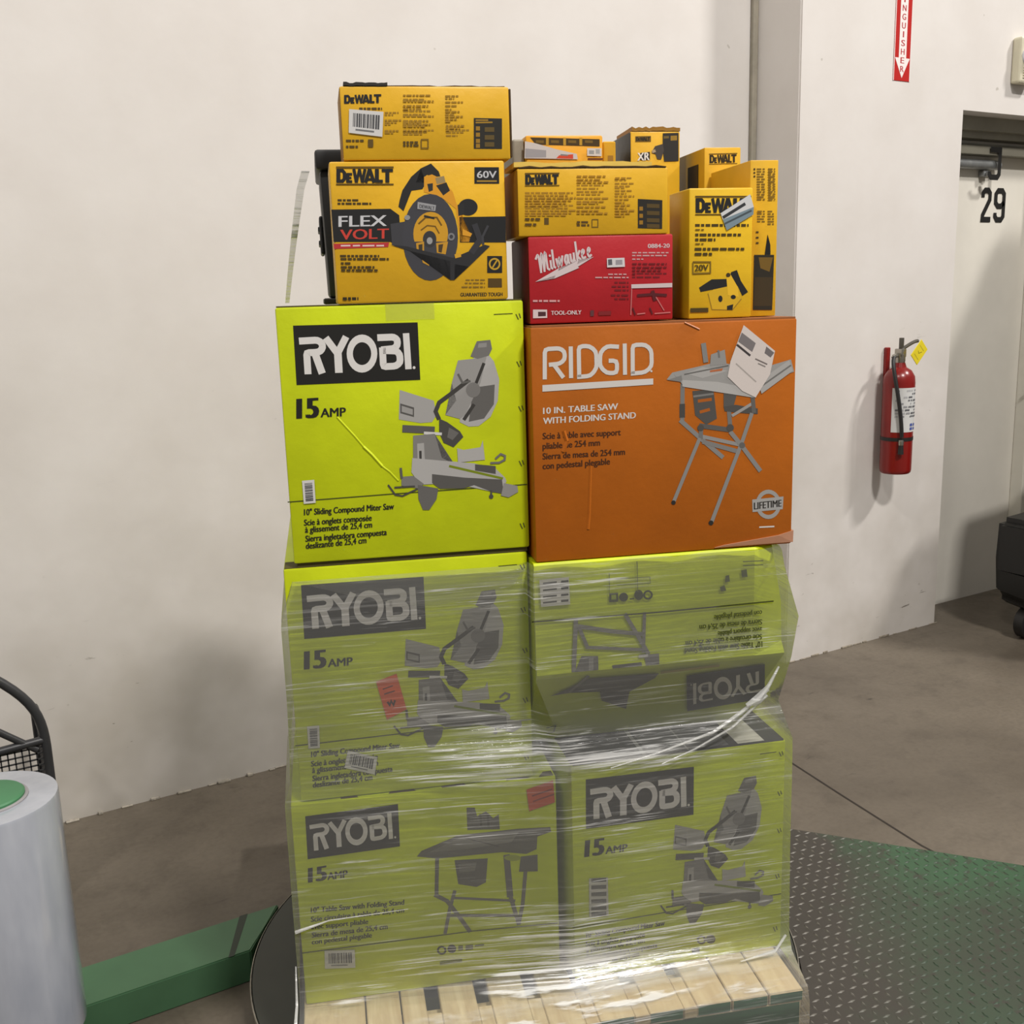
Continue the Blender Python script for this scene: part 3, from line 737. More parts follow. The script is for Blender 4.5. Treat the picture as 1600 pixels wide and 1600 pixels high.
   ('e',(62,62,67),(.1748,.1142),(.0507,-.001),(.0036,.0766),0),
   ('e',(200,148,35),(.1757,.1207),(.0318,-.0006),(.0018,.0388),0),
   ('p',(62,62,67),[(.1453,.1077),(.2069,.1065),(.2027,.0781),(.1469,.0822)]),
   ('e',(52,52,54),(.1732,.1114),(.0124,-.0002),(.0007,.0147),0),
   ('e',(150,150,150),(.1731,.1086),(.0053,-.0001),(.0003,.0062),0),
   ('s',(110,80,20),.003,[(.1541,.1386),(.1677,.1496),(.1882,.1493),(.1963,.135)]),
   ('s',(110,80,20),.0024,[(.1579,.1273),(.17,.1355),(.1845,.1338),(.1913,.121)]),
   ('s',(40,38,34),.0037,[(.1649,.1524),(.1837,.1479)]),
   ('p',(190,140,40),[(.1481,.1049),(.1628,.1074),(.1619,.0875),(.1487,.0878)]),
   ('p',(60,52,38),[(.1523,.1019),(.1597,.1032),(.1591,.0904),(.1526,.0906)]),
   ('p',(190,140,40),[(.1847,.1041),(.2069,.1065),(.2015,.0838),(.1854,.087)]),
   ('p',(70,55,35),[(.1889,.1012),(.1978,.1024),(.1942,.0868),(.1884,.0884)]),
   ('p',(190,140,40),[(.1558,.0843),(.1704,.0808),(.1702,.064),(.1587,.07)]),
   ('p',(190,140,40),[(.1813,.0763),(.1914,.0775),(.1901,.0618),(.1819,.0628)]),
   ('p',(42,42,44),[(.1014,.103),(.1303,.0996),(.2145,.0772),(.2749,.0994),(.2844,.0969),(.2436,.061),(.2176,.0657),(.2158,.0375),(.2081,.0377),(.2095,.0716),(.1357,.0915)]),
   ('s',(52,52,56),.011,[(.2569,.1368),(.2663,.1081),(.249,.0856)]),
   ('s',(60,60,64),.0043,[(.2821,.1335),(.271,.1137),(.2719,.0994)]),
   ('p',(205,155,40),[(.2177,.0834),(.2297,.086),(.23,.0789),(.2189,.0763)]),
   ('p',(212,150,38),[(.2344,.1287),(.2518,.1198),(.2487,.1142),(.2339,.1173)]),
   ('p',(150,150,152),[(.1545,.1772),(.1877,.1711),(.1857,.1605),(.1533,.1649)]),
   ('t',(60,60,64),'DEWALT',(.1575,.1666),(.1844,.1622),(.1578,.1733)),
   ('e',(140,140,140),(.1343,.1501),(.0052,0),(.0002,.0045),0),
   ('e',(120,120,122),(.2131,.1149),(.0065,-.0001),(.0003,.0068),.5),
  ],
 },
 'DA': {
  'logo': [
   ('s',(30,30,30),.0044,[(.0094,.0956),(.0103,.1096)]),
   ('s',(30,30,30),.0036,[(.0083,.108),(.015,.1082),(.017,.1059),(.0166,.0997),(.0144,.0972),(.0076,.0971)]),
   ('s',(30,30,30),.0036,[(.0202,.0958),(.0208,.1057)]),
   ('s',(30,30,30),.0028,[(.0192,.0969),(.0253,.097)]),
   ('s',(30,30,30),.0025,[(.0194,.1007),(.0247,.1008)]),
   ('s',(30,30,30),.0028,[(.0196,.1045),(.0258,.1047)]),
   ('s',(30,30,30),.0034,[(.028,.1101),(.0302,.096)]),
   ('s',(30,30,30),.0029,[(.0302,.096),(.0345,.1102)]),
   ('s',(30,30,30),.0029,[(.0345,.1102),(.0369,.0962)]),
   ('s',(30,30,30),.0034,[(.0369,.0962),(.041,.1104)]),
   ('s',(30,30,30),.0039,[(.0408,.0963),(.0462,.1105)]),
   ('s',(30,30,30),.0039,[(.0462,.1105),(.0505,.0965)]),
   ('s',(30,30,30),.0026,[(.0429,.0997),(.0491,.0998)]),
   ('s',(30,30,30),.0044,[(.0538,.0966),(.0546,.1107)]),
   ('s',(30,30,30),.0033,[(.0529,.098),(.0607,.0981)]),
   ('s',(30,30,30),.0033,[(.0601,.1094),(.0731,.1097)]),
   ('s',(30,30,30),.0044,[(.0658,.0968),(.0666,.111)]),
  ],
  'printed_text': [
   ('s',(156,118,28),.0029,[(.0777,.0802),(.0839,.0802)]),
   ('s',(156,118,28),.0029,[(.0856,.0802),(.0899,.0802)]),
   ('s',(156,118,28),.0029,[(.0916,.0802),(.0979,.0802)]),
   ('s',(156,118,28),.0029,[(.0996,.0802),(.1022,.0802)]),
   ('s',(156,118,28),.0029,[(.0775,.0765),(.0818,.0765)]),
   ('s',(156,118,28),.0029,[(.0835,.0765),(.0878,.0765)]),
   ('s',(156,118,28),.0029,[(.0895,.0765),(.0924,.0765)]),
   ('s',(156,118,28),.0029,[(.077,.0674),(.0813,.0674)]),
   ('s',(156,118,28),.0029,[(.083,.0674),(.0893,.0674)]),
   ('s',(156,118,28),.0029,[(.091,.0674),(.1001,.0673)]),
   ('s',(156,118,28),.0029,[(.1018,.0673),(.1062,.0673)]),
   ('s',(156,118,28),.0029,[(.0768,.0637),(.0859,.0637)]),
   ('s',(156,118,28),.0029,[(.0876,.0637),(.092,.0637)]),
   ('s',(156,118,28),.0029,[(.0937,.0637),(.0978,.0637)]),
   ('s',(156,118,28),.0029,[(.0766,.0605),(.0809,.0605)]),
   ('s',(156,118,28),.0029,[(.0826,.0605),(.0867,.0605)]),
   ('s',(156,118,28),.0029,[(.076,.0497),(.0823,.0497)]),
   ('s',(156,118,28),.0029,[(.084,.0497),(.0883,.0497)]),
   ('s',(156,118,28),.0029,[(.09,.0497),(.0944,.0497)]),
   ('s',(156,118,28),.0029,[(.0961,.0497),(.1004,.0496)]),
   ('s',(156,118,28),.0029,[(.0758,.0463),(.085,.0462)]),
   ('s',(156,118,28),.0029,[(.0867,.0462),(.0908,.0462)]),
   ('s',(156,118,28),.0029,[(.1117,.1092),(.1161,.1092)]),
   ('s',(156,118,28),.0029,[(.1177,.1092),(.1269,.1092)]),
   ('s',(156,118,28),.0029,[(.1286,.1092),(.133,.1092)]),
   ('s',(156,118,28),.0029,[(.1347,.1092),(.139,.1092)]),
   ('s',(156,118,28),.0029,[(.1407,.1092),(.1499,.1093)]),
   ('s',(156,118,28),.0029,[(.1516,.1093),(.1601,.1093)]),
   ('s',(156,118,28),.0029,[(.1114,.1023),(.1205,.1024)]),
   ('s',(156,118,28),.0029,[(.1222,.1024),(.1266,.1024)]),
   ('s',(156,118,28),.0029,[(.1283,.1024),(.1375,.1024)]),
   ('s',(156,118,28),.0029,[(.1392,.1024),(.1484,.1024)]),
   ('s',(156,118,28),.0029,[(.1112,.0994),(.1175,.0994)]),
   ('s',(156,118,28),.0029,[(.1192,.0994),(.1235,.0994)]),
   ('s',(156,118,28),.0029,[(.1252,.0994),(.1296,.0994)]),
   ('s',(156,118,28),.0029,[(.1313,.0994),(.1356,.0994)]),
   ('s',(156,118,28),.0029,[(.1373,.0994),(.1466,.0994)]),
   ('s',(156,118,28),.0029,[(.1483,.0994),(.1526,.0995)]),
   ('s',(156,118,28),.0029,[(.1543,.0995),(.1607,.0995)]),
   ('s',(156,118,28),.0029,[(.1624,.0995),(.1658,.0995)]),
   ('s',(156,118,28),.0029,[(.1108,.0916),(.1152,.0916)]),
   ('s',(156,118,28),.0029,[(.1169,.0916),(.126,.0916)]),
   ('s',(156,118,28),.0029,[(.1277,.0916),(.1321,.0916)]),
   ('s',(156,118,28),.0029,[(.1338,.0916),(.143,.0916)]),
   ('s',(156,118,28),.0029,[(.1447,.0917),(.1511,.0917)]),
   ('s',(156,118,28),.0029,[(.1528,.0917),(.1557,.0917)]),
   ('s',(156,118,28),.0029,[(.1105,.0864),(.1197,.0864)]),
   ('s',(156,118,28),.0029,[(.1214,.0864),(.1258,.0864)]),
   ('s',(156,118,28),.0029,[(.1275,.0864),(.1318,.0864)]),
   ('s',(156,118,28),.0029,[(.1335,.0864),(.1428,.0864)]),
   ('s',(156,118,28),.0029,[(.1104,.0829),(.1196,.0829)]),
   ('s',(156,118,28),.0029,[(.1213,.0829),(.1305,.0829)]),
   ('s',(156,118,28),.0029,[(.1322,.0829),(.1365,.0829)]),
   ('s',(156,118,28),.0029,[(.1382,.0829),(.1446,.0829)]),
   ('s',(156,118,28),.0029,[(.1463,.0829),(.1506,.0829)]),
   ('s',(156,118,28),.0029,[(.1523,.0829),(.1589,.0829)]),
   ('s',(156,118,28),.0029,[(.1101,.0772),(.1193,.0772)]),
   ('s',(156,118,28),.0029,[(.121,.0772),(.1253,.0772)]),
   ('s',(156,118,28),.0029,[(.127,.0772),(.1363,.0772)]),
   ('s',(156,118,28),.0029,[(.138,.0772),(.1423,.0772)]),
   ('s',(156,118,28),.0029,[(.144,.0772),(.1489,.0772)]),
   ('s',(156,118,28),.0029,[(.1099,.0742),(.1143,.0742)]),
   ('s',(156,118,28),.0029,[(.116,.0742),(.1223,.0742)]),
   ('s',(156,118,28),.0029,[(.124,.0742),(.1332,.0742)]),
   ('s',(156,118,28),.0029,[(.1349,.0742),(.1441,.0742)]),
   ('s',(156,118,28),.0029,[(.1458,.0742),(.1522,.0742)]),
   ('s',(156,118,28),.0029,[(.1539,.0742),(.1602,.0742)]),
   ('s',(156,118,28),.0029,[(.1619,.0742),(.1646,.0742)]),
   ('s',(156,118,28),.0029,[(.1095,.0664),(.1187,.0664)]),
   ('s',(156,118,28),.0029,[(.1204,.0664),(.1267,.0664)]),
   ('s',(156,118,28),.0029,[(.1284,.0664),(.1348,.0664)]),
   ('s',(156,118,28),.0029,[(.1365,.0664),(.1428,.0664)]),
   ('s',(156,118,28),.0029,[(.1445,.0664),(.1489,.0664)]),
   ('s',(156,118,28),.0029,[(.1506,.0664),(.1545,.0664)]),
   ('s',(156,118,28),.0029,[(.1094,.0634),(.1186,.0634)]),
   ('s',(156,118,28),.0029,[(.1203,.0634),(.1246,.0634)]),
   ('s',(156,118,28),.0029,[(.1263,.0634),(.1307,.0634)]),
   ('s',(156,118,28),.0029,[(.1324,.0634),(.1417,.0634)]),
   ('s',(156,118,28),.0029,[(.1092,.0604),(.1155,.0604)]),
   ('s',(156,118,28),.0029,[(.1172,.0604),(.1264,.0604)]),
   ('s',(156,118,28),.0029,[(.1281,.0604),(.1345,.0604)]),
   ('s',(156,118,28),.0029,[(.1362,.0604),(.1425,.0604)]),
   ('s',(156,118,28),.0029,[(.1442,.0604),(.1535,.0604)]),
   ('s',(156,118,28),.0029,[(.1552,.0604),(.1579,.0604)]),
   ('s',(156,118,28),.0029,[(.109,.0572),(.1154,.0572)]),
   ('s',(156,118,28),.0029,[(.117,.0572),(.1263,.0572)]),
   ('s',(156,118,28),.0029,[(.128,.0572),(.1324,.0572)]),
   ('s',(156,118,28),.0029,[(.1341,.0572),(.1385,.0572)]),
   ('s',(156,118,28),.0029,[(.1402,.0572),(.148,.0571)]),
   ('s',(156,118,28),.0029,[(.1087,.0503),(.115,.0503)]),
   ('s',(156,118,28),.0029,[(.1167,.0503),(.1211,.0503)]),
   ('s',(156,118,28),.0029,[(.1228,.0503),(.1291,.0503)]),
   ('s',(156,118,28),.0029,[(.1308,.0503),(.1352,.0502)]),
   ('s',(156,118,28),.0029,[(.1369,.0502),(.1432,.0502)]),
   ('s',(156,118,28),.0029,[(.1449,.0502),(.1513,.0502)]),
   ('s',(156,118,28),.0029,[(.153,.0502),(.1574,.0502)]),
   ('s',(156,118,28),.0029,[(.1591,.0502),(.1635,.0502)]),
   ('s',(156,118,28),.0029,[(.1085,.0473),(.1129,.0473)]),
   ('s',(156,118,28),.0029,[(.1146,.0473),(.1238,.0473)]),
   ('s',(156,118,28),.0029,[(.1255,.0473),(.1348,.0472)]),
   ('s',(156,118,28),.0029,[(.1365,.0472),(.1429,.0472)]),
   ('s',(156,118,28),.0029,[(.1446,.0472),(.1509,.0472)]),
   ('s',(156,118,28),.0029,[(.1084,.0439),(.1176,.0438)]),
   ('s',(156,118,28),.0029,[(.1193,.0438),(.1256,.0438)]),
   ('s',(156,118,28),.0029,[(.1273,.0438),(.1366,.0438)]),
   ('s',(156,118,28),.0029,[(.1383,.0438),(.1424,.0437)]),
   ('s',(156,118,28),.0029,[(.1869,.1082),(.1962,.1083)]),
   ('s',(156,118,28),.0029,[(.1979,.1083),(.2043,.1083)]),
   ('s',(156,118,28),.0029,[(.206,.1083),(.2104,.1083)]),
   ('s',(156,118,28),.0029,[(.1867,.1041),(.1911,.1041)]),
   ('s',(156,118,28),.0029,[(.1929,.1041),(.1992,.1041)]),
   ('s',(156,118,28),.0029,[(.2009,.1041),(.2027,.1041)]),
   ('s',(156,118,28),.0029,[(.1865,.0979),(.1958,.0979)]),
   ('s',(156,118,28),.0029,[(.1975,.0979),(.2068,.0979)]),
   ('s',(156,118,28),.0029,[(.2085,.0979),(.213,.098)]),
   ('s',(156,118,28),.0029,[(.2147,.098),(.2184,.098)]),
   ('s',(156,118,28),.0029,[(.1862,.0917),(.1955,.0917)]),
   ('s',(156,118,28),.0029,[(.1972,.0917),(.2066,.0917)]),
   ('s',(156,118,28),.0029,[(.1859,.0857),(.1923,.0857)]),
   ('s',(156,118,28),.0029,[(.194,.0857),(.197,.0857)]),
   ('s',(156,118,28),.0029,[(.1858,.0818),(.1951,.0818)]),
   ('s',(156,118,28),.0029,[(.1968,.0818),(.2062,.0818)]),
   ('s',(156,118,28),.0029,[(.2079,.0818),(.2116,.0818)]),
   ('s',(156,118,28),.0029,[(.1856,.0772),(.192,.0772)]),
   ('s',(156,118,28),.0029,[(.1937,.0772),(.2015,.0772)]),
   ('s',(156,118,28),.0029,[(.1854,.0737),(.1918,.0737)]),
   ('s',(156,118,28),.0029,[(.1935,.0737),(.2029,.0737)]),
   ('s',(156,118,28),.0029,[(.2046,.0737),(.211,.0737)]),
   ('s',(156,118,28),.0029,[(.2127,.0737),(.2172,.0737)]),
   ('s',(156,118,28),.0029,[(.1852,.0691),(.1916,.0691)]),
   ('s',(156,118,28),.0029,[(.1933,.0691),(.1997,.0691)]),
   ('s',(156,118,28),.0029,[(.2014,.0691),(.2059,.0691)]),
   ('s',(156,118,28),.0029,[(.1851,.0654),(.1944,.0654)]),
   ('s',(156,118,28),.0029,[(.186,.058),(.1904,.058)]),
   ('s',(156,118,28),.0029,[(.1921,.058),(.1985,.058)]),
   ('s',(156,118,28),.0029,[(.2002,.058),(.2047,.058)]),
   ('s',(156,118,28),.0029,[(.2064,.058),(.2109,.0579)]),
   ('s',(156,118,28),.0029,[(.2126,.0579),(.219,.0579)]),
   ('s',(156,118,28),.0029,[(.1858,.0543),(.1902,.0543)]),
   ('s',(156,118,28),.0029,[(.192,.0543),(.2013,.0543)]),
   ('s',(156,118,28),.0029,[(.2031,.0542),(.2075,.0542)]),
   ('s',(156,118,28),.0029,[(.2092,.0542),(.2117,.0542)]),
   ('s',(156,118,28),.0029,[(.1857,.0506),(.1921,.0506)]),
   ('s',(156,118,28),.0029,[(.1938,.0506),(.2002,.0505)]),
   ('s',(156,118,28),.0029,[(.2019,.0505),(.2064,.0505)]),
   ('s',(156,118,28),.0029,[(.2081,.0505),(.2125,.0505)]),
   ('s',(156,118,28),.0029,[(.2143,.0505),(.2207,.0505)]),
   ('s',(156,118,28),.0029,[(.2224,.0505),(.2276,.0505)]),
   ('s',(156,118,28),.0029,[(.1855,.0469),(.1949,.0468)]),
   ('s',(156,118,28),.0029,[(.1966,.0468),(.203,.0468)]),
   ('s',(156,118,28),.0029,[(.2047,.0468),(.2092,.0468)]),
   ('s',(156,118,28),.0029,[(.2109,.0468),(.2173,.0468)]),
   ('s',(156,118,28),.0029,[(.1853,.0413),(.1946,.0412)]),
   ('s',(156,118,28),.0029,[(.1963,.0412),(.2028,.0412)]),
   ('s',(156,118,28),.0029,[(.2045,.0412),(.2062,.0412)]),
   ('s',(80,62,20),.0037,[(.0331,.087),(.0393,.087)]),
   ('s',(80,62,20),.0037,[(.041,.087),(.0452,.087)]),
   ('s',(80,62,20),.0037,[(.0469,.087),(.0531,.087)]),
   ('s',(80,62,20),.0037,[(.0548,.087),(.0639,.087)]),
   ('s',(80,62,20),.0037,[(.0656,.087),(.0699,.087)]),
   ('s',(80,62,20),.0037,[(.0716,.087),(.0733,.087)]),
   ('s',(80,62,20),.0037,[(.0067,.0332),(.0158,.0332)]),
   ('s',(80,62,20),.0037,[(.0174,.0331),(.0217,.0331)]),
   ('s',(80,62,20),.0037,[(.0234,.0331),(.0296,.0331)]),
   ('s',(80,62,20),.0037,[(.0313,.0331),(.0378,.0331)]),
   ('s',(80,62,20),.0037,[(.0061,.0231),(.0104,.0231)]),
   ('s',(80,62,20),.0037,[(.0121,.0231),(.0211,.023)]),
   ('s',(80,62,20),.0037,[(.0228,.023),(.0271,.023)]),
   ('s',(80,62,20),.0037,[(.1076,.03),(.112,.03)]),
   ('s',(80,62,20),.0037,[(.1137,.03),(.1181,.0299)]),
   ('s',(80,62,20),.0037,[(.1198,.0299),(.1262,.0299)]),
   ('s',(80,62,20),.0037,[(.1279,.0299),(.1342,.0299)]),
   ('s',(80,62,20),.0037,[(.1074,.0249),(.1118,.0249)]),
   ('s',(80,62,20),.0037,[(.1135,.0249),(.1179,.0248)]),
   ('s',(80,62,20),.0037,[(.1196,.0248),(.1239,.0248)]),
   ('s',(80,62,20),.0037,[(.1257,.0248),(.1349,.0248)]),
   ('p',(90,70,24),[(.0456,.0353),(.0547,.0353),(.054,.0222),(.0448,.0222)]),
   ('s',(110,84,22),.0018,[(.1403,.0349),(.1525,.0349),(.1519,.02),(.1396,.0201),(.1403,.0349)]),
  ],
  'power_badge': [
   ('p',(38,36,30),[(.2371,.0714),(.2886,.0704),(.2869,.0179),(.2351,.0186)]),
   ('s',(156,118,28),.0026,[(.2402,.0677),(.2631,.0676)]),
   ('s',(156,118,28),.0026,[(.24,.0635),(.2709,.0639)]),
   ('p',(150,112,28),[(.2403,.057),(.2477,.0569),(.2475,.0499),(.24,.05)]),
   ('p',(150,112,28),[(.2399,.0462),(.2473,.0462),(.2471,.0392),(.2396,.0392)]),
   ('p',(150,112,28),[(.2395,.0355),(.2469,.0355),(.2467,.0284),(.2392,.0285)]),
   ('p',(150,112,28),[(.2392,.0271),(.2466,.027),(.2464,.02),(.2389,.02)]),
   ('p',(92,74,34),[(.2564,.0555),(.2739,.0555),(.2736,.0475),(.2561,.0476)]),
   ('p',(92,74,34),[(.2559,.042),(.2734,.0419),(.2731,.0339),(.2556,.034)]),
   ('p',(92,74,34),[(.2555,.0298),(.273,.0297),(.2727,.0217),(.2552,.0218)]),
  ],
  'barcode_sticker': [
   ('p',(205,203,200),[(.0154,.0861),(.0754,.0815),(.0711,.0394),(.0123,.0465)]),
   ('p',(70,70,72),[(.0221,.0796),(.0233,.0795),(.0214,.0567),(.0202,.0568)]),
   ('p',(70,70,72),[(.0244,.0794),(.0261,.0792),(.0242,.0564),(.0225,.0566)]),
   ('p',(70,70,72),[(.0279,.0791),(.0309,.0788),(.0289,.0559),(.026,.0562)]),
   ('p',(70,70,72),[(.032,.0787),(.035,.0785),(.033,.0554),(.03,.0558)]),
   ('p',(70,70,72),[(.036,.0784),(.0378,.0783),(.0358,.0551),(.034,.0553)]),
   ('p',(70,70,72),[(.0396,.0781),(.0426,.0779),(.0405,.0546),(.0376,.055)]),
   ('p',(70,70,72),[(.0437,.0778),(.0449,.0777),(.0428,.0544),(.0416,.0545)]),
   ('p',(70,70,72),[(.0467,.0775),(.0497,.0773),(.0475,.0539),(.0445,.0542)]),
   ('p',(70,70,72),[(.0514,.0771),(.0532,.077),(.051,.0535),(.0493,.0537)]),
   ('p',(70,70,72),[(.0543,.0769),(.0555,.0768),(.0533,.0533),(.0521,.0534)]),
   ('p',(70,70,72),[(.0566,.0767),(.0596,.0765),(.0573,.0528),(.0544,.0531)]),
   ('p',(70,70,72),[(.0614,.0763),(.0644,.0761),(.0621,.0523),(.0591,.0526)]),
   ('p',(70,70,72),[(.0655,.076),(.0685,.0757),(.0661,.0519),(.0631,.0522)]),
   ('p',(110,110,112),[(.0247,.0531),(.0571,.0495),(.0569,.047),(.0245,.0507)]),
  ],
 },
 'DC': {
  'logo': [
   ('s',(30,30,30),.0053,[(.0173,.0926),(.0178,.1098)]),
   ('s',(30,30,30),.0043,[(.0159,.1079),(.0224,.1079),(.0243,.105),(.0241,.0975),(.022,.0945),(.0155,.0945)]),
   ('s',(30,30,30),.0043,[(.0277,.0926),(.028,.1047)]),
   ('s',(30,30,30),.0033,[(.0266,.094),(.0325,.094)]),
   ('s',(30,30,30),.0029,[(.0268,.0987),(.0318,.0987)]),
   ('s',(30,30,30),.0033,[(.0269,.1033),(.0328,.1033)]),
   ('s',(30,30,30),.0041,[(.0348,.1098),(.0373,.0926)]),
   ('s',(30,30,30),.0035,[(.0373,.0926),(.041,.1098)]),
   ('s',(30,30,30),.0035,[(.041,.1098),(.0437,.0926)]),
   ('s',(30,30,30),.0041,[(.0437,.0926),(.0472,.1098)]),
   ('s',(30,30,30),.0047,[(.0474,.0926),(.0522,.1098)]),
   ('s',(30,30,30),.0047,[(.0522,.1098),(.0568,.0926)]),
   ('s',(30,30,30),.0031,[(.0494,.0968),(.0553,.0967)]),
   ('s',(30,30,30),.0053,[(.0599,.0926),(.0603,.1099)]),
   ('s',(30,30,30),.0039,[(.059,.0943),(.0665,.0943)]),
   ('s',(30,30,30),.0039,[(.0656,.1081),(.078,.1081)]),
   ('s',(30,30,30),.0053,[(.0715,.0926),(.0718,.1099)]),
   ('s',(92,70,18),.0015,[(.014,.0905),(.079,.0904)]),
   ('s',(92,70,18),.0019,[(.0146,.112),(.0795,.112)]),
  ],
  'printed_text': [
   ('s',(166,122,28),.0029,[(.014,.0778),(.0228,.0777)]),
   ('s',(166,122,28),.0029,[(.0252,.0777),(.0312,.0776)]),
   ('s',(166,122,28),.0029,[(.0336,.0776),(.0424,.0775)]),
   ('s',(166,122,28),.0029,[(.0448,.0774),(.0577,.0773)]),
   ('s',(166,122,28),.0029,[(.06,.0773),(.0661,.0772)]),
   ('s',(166,122,28),.0029,[(.0685,.0771),(.0747,.0771)]),
   ('s',(166,122,28),.0029,[(.077,.077),(.09,.0769)]),
   ('s',(166,122,28),.0029,[(.0924,.0768),(.0985,.0768)]),
   ('s',(166,122,28),.0029,[(.1009,.0767),(.1047,.0767)]),
   ('s',(166,122,28),.0029,[(.0139,.0734),(.0267,.0732)]),
   ('s',(166,122,28),.0029,[(.0291,.0732),(.0352,.0731)]),
   ('s',(166,122,28),.0029,[(.0375,.0731),(.0504,.0729)]),
   ('s',(166,122,28),.0029,[(.0528,.0729),(.0589,.0728)]),
   ('s',(166,122,28),.0029,[(.0613,.0728),(.0674,.0727)]),
   ('s',(166,122,28),.0029,[(.0698,.0727),(.0759,.0726)]),
   ('s',(166,122,28),.0029,[(.0783,.0725),(.0872,.0724)]),
   ('s',(166,122,28),.0029,[(.0896,.0724),(.0944,.0723)]),
   ('s',(166,122,28),.0029,[(.0138,.0689),(.0198,.0689)]),
   ('s',(166,122,28),.0029,[(.0222,.0688),(.0283,.0687)]),
   ('s',(166,122,28),.0029,[(.0307,.0687),(.0367,.0686)]),
   ('s',(166,122,28),.0029,[(.0391,.0686),(.052,.0684)]),
   ('s',(166,122,28),.0029,[(.0544,.0684),(.0632,.0683)]),
   ('s',(166,122,28),.0029,[(.0656,.0682),(.0717,.0682)]),
   ('s',(166,122,28),.0029,[(.0741,.0681),(.0871,.068)]),
   ('s',(166,122,28),.0029,[(.0895,.0679),(.0956,.0678)]),
   ('s',(166,122,28),.0029,[(.098,.0678),(.1042,.0677)]),
   ('s',(166,122,28),.0029,[(.1066,.0677),(.1097,.0677)]),
   ('s',(166,122,28),.0029,[(.0137,.0645),(.0265,.0643)]),
   ('s',(166,122,28),.0029,[(.0289,.0643),(.0417,.0641)]),
   ('s',(166,122,28),.0029,[(.0441,.0641),(.0502,.064)]),
   ('s',(166,122,28),.0029,[(.0526,.0639),(.0655,.0638)]),
   ('s',(166,122,28),.0029,[(.0679,.0637),(.0808,.0636)]),
   ('s',(166,122,28),.0029,[(.0832,.0635),(.0921,.0634)]),
   ('s',(166,122,28),.0029,[(.0945,.0634),(.1007,.0633)]),
   ('s',(166,122,28),.0029,[(.0135,.06),(.0196,.0599)]),
   ('s',(166,122,28),.0029,[(.022,.0599),(.0281,.0598)]),
   ('s',(166,122,28),.0029,[(.0304,.0598),(.0433,.0596)]),
   ('s',(166,122,28),.0029,[(.0457,.0596),(.0518,.0595)]),
   ('s',(166,122,28),.0029,[(.0542,.0594),(.063,.0593)]),
   ('s',(166,122,28),.0029,[(.0654,.0593),(.0743,.0592)]),
   ('s',(166,122,28),.0029,[(.0767,.0591),(.0828,.059)]),
   ('s',(166,122,28),.0029,[(.0852,.059),(.0907,.0589)]),
   ('s',(166,122,28),.0029,[(.0134,.0556),(.0195,.0555)]),
   ('s',(166,122,28),.0029,[(.0218,.0554),(.0347,.0553)]),
   ('s',(166,122,28),.0029,[(.0371,.0552),(.0459,.0551)]),
   ('s',(166,122,28),.0029,[(.0483,.0551),(.0612,.0549)]),
   ('s',(166,122,28),.0029,[(.0636,.0548),(.0766,.0546)]),
   ('s',(166,122,28),.0029,[(.079,.0546),(.0851,.0545)]),
   ('s',(166,122,28),.0029,[(.0875,.0545),(.0937,.0544)]),
   ('s',(166,122,28),.0029,[(.0961,.0544),(.1043,.0542)]),
   ('s',(166,122,28),.0029,[(.0133,.0511),(.0261,.0509)]),
   ('s',(166,122,28),.0029,[(.0285,.0509),(.0414,.0507)]),
   ('s',(166,122,28),.0029,[(.0438,.0506),(.0499,.0505)]),
   ('s',(166,122,28),.0029,[(.0523,.0505),(.0611,.0504)]),
   ('s',(166,122,28),.0029,[(.0635,.0503),(.0696,.0503)]),
   ('s',(166,122,28),.0029,[(.072,.0502),(.085,.05)]),
   ('s',(166,122,28),.0029,[(.0874,.05),(.0939,.0499)]),
   ('s',(166,122,28),.0029,[(.0132,.0466),(.0192,.0465)]),
   ('s',(166,122,28),.0029,[(.0216,.0465),(.0345,.0463)]),
   ('s',(166,122,28),.0029,[(.0369,.0463),(.043,.0462)]),
   ('s',(166,122,28),.0029,[(.0453,.0461),(.0583,.0459)]),
   ('s',(166,122,28),.0029,[(.0607,.0459),(.0668,.0458)]),
   ('s',(166,122,28),.0029,[(.0692,.0458),(.0781,.0456)]),
   ('s',(166,122,28),.0029,[(.0805,.0456),(.0935,.0454)]),
   ('s',(166,122,28),.0029,[(.0959,.0454),(.1089,.0452)]),
   ('s',(166,122,28),.0029,[(.013,.0422),(.0218,.042)]),
   ('s',(166,122,28),.0029,[(.0242,.042),(.033,.0418)]),
   ('s',(166,122,28),.0029,[(.0354,.0418),(.0442,.0417)]),
   ('s',(166,122,28),.0029,[(.0466,.0416),(.0595,.0414)]),
   ('s',(166,122,28),.0029,[(.0619,.0414),(.0708,.0412)]),
   ('s',(166,122,28),.0029,[(.0732,.0412),(.0821,.0411)]),
   ('s',(166,122,28),.0029,[(.0845,.041),(.0934,.0409)]),
   ('s',(166,122,28),.0029,[(.0958,.0408),(.1006,.0408)]),
   ('s',(166,122,28),.0029,[(.0129,.0383),(.019,.0382)]),
   ('s',(166,122,28),.0029,[(.0214,.0382),(.0343,.038)]),
   ('s',(166,122,28),.0029,[(.0366,.0379),(.0428,.0378)]),
   ('s',(166,122,28),.0029,[(.0451,.0378),(.0513,.0377)]),
   ('s',(166,122,28),.0029,[(.0537,.0377),(.0666,.0374)]),
   ('s',(166,122,28),.0029,[(.069,.0374),(.0779,.0373)]),
   ('s',(166,122,28),.0029,[(.0803,.0372),(.0902,.0371)]),
   ('s',(166,122,28),.0029,[(.1121,.106),(.121,.1059)]),
   ('s',(166,122,28),.0029,[(.1234,.1059),(.1323,.1058)]),
   ('s',(166,122,28),.0029,[(.1347,.1057),(.1477,.1056)]),
   ('s',(166,122,28),.0029,[(.1502,.1056),(.1591,.1055)]),
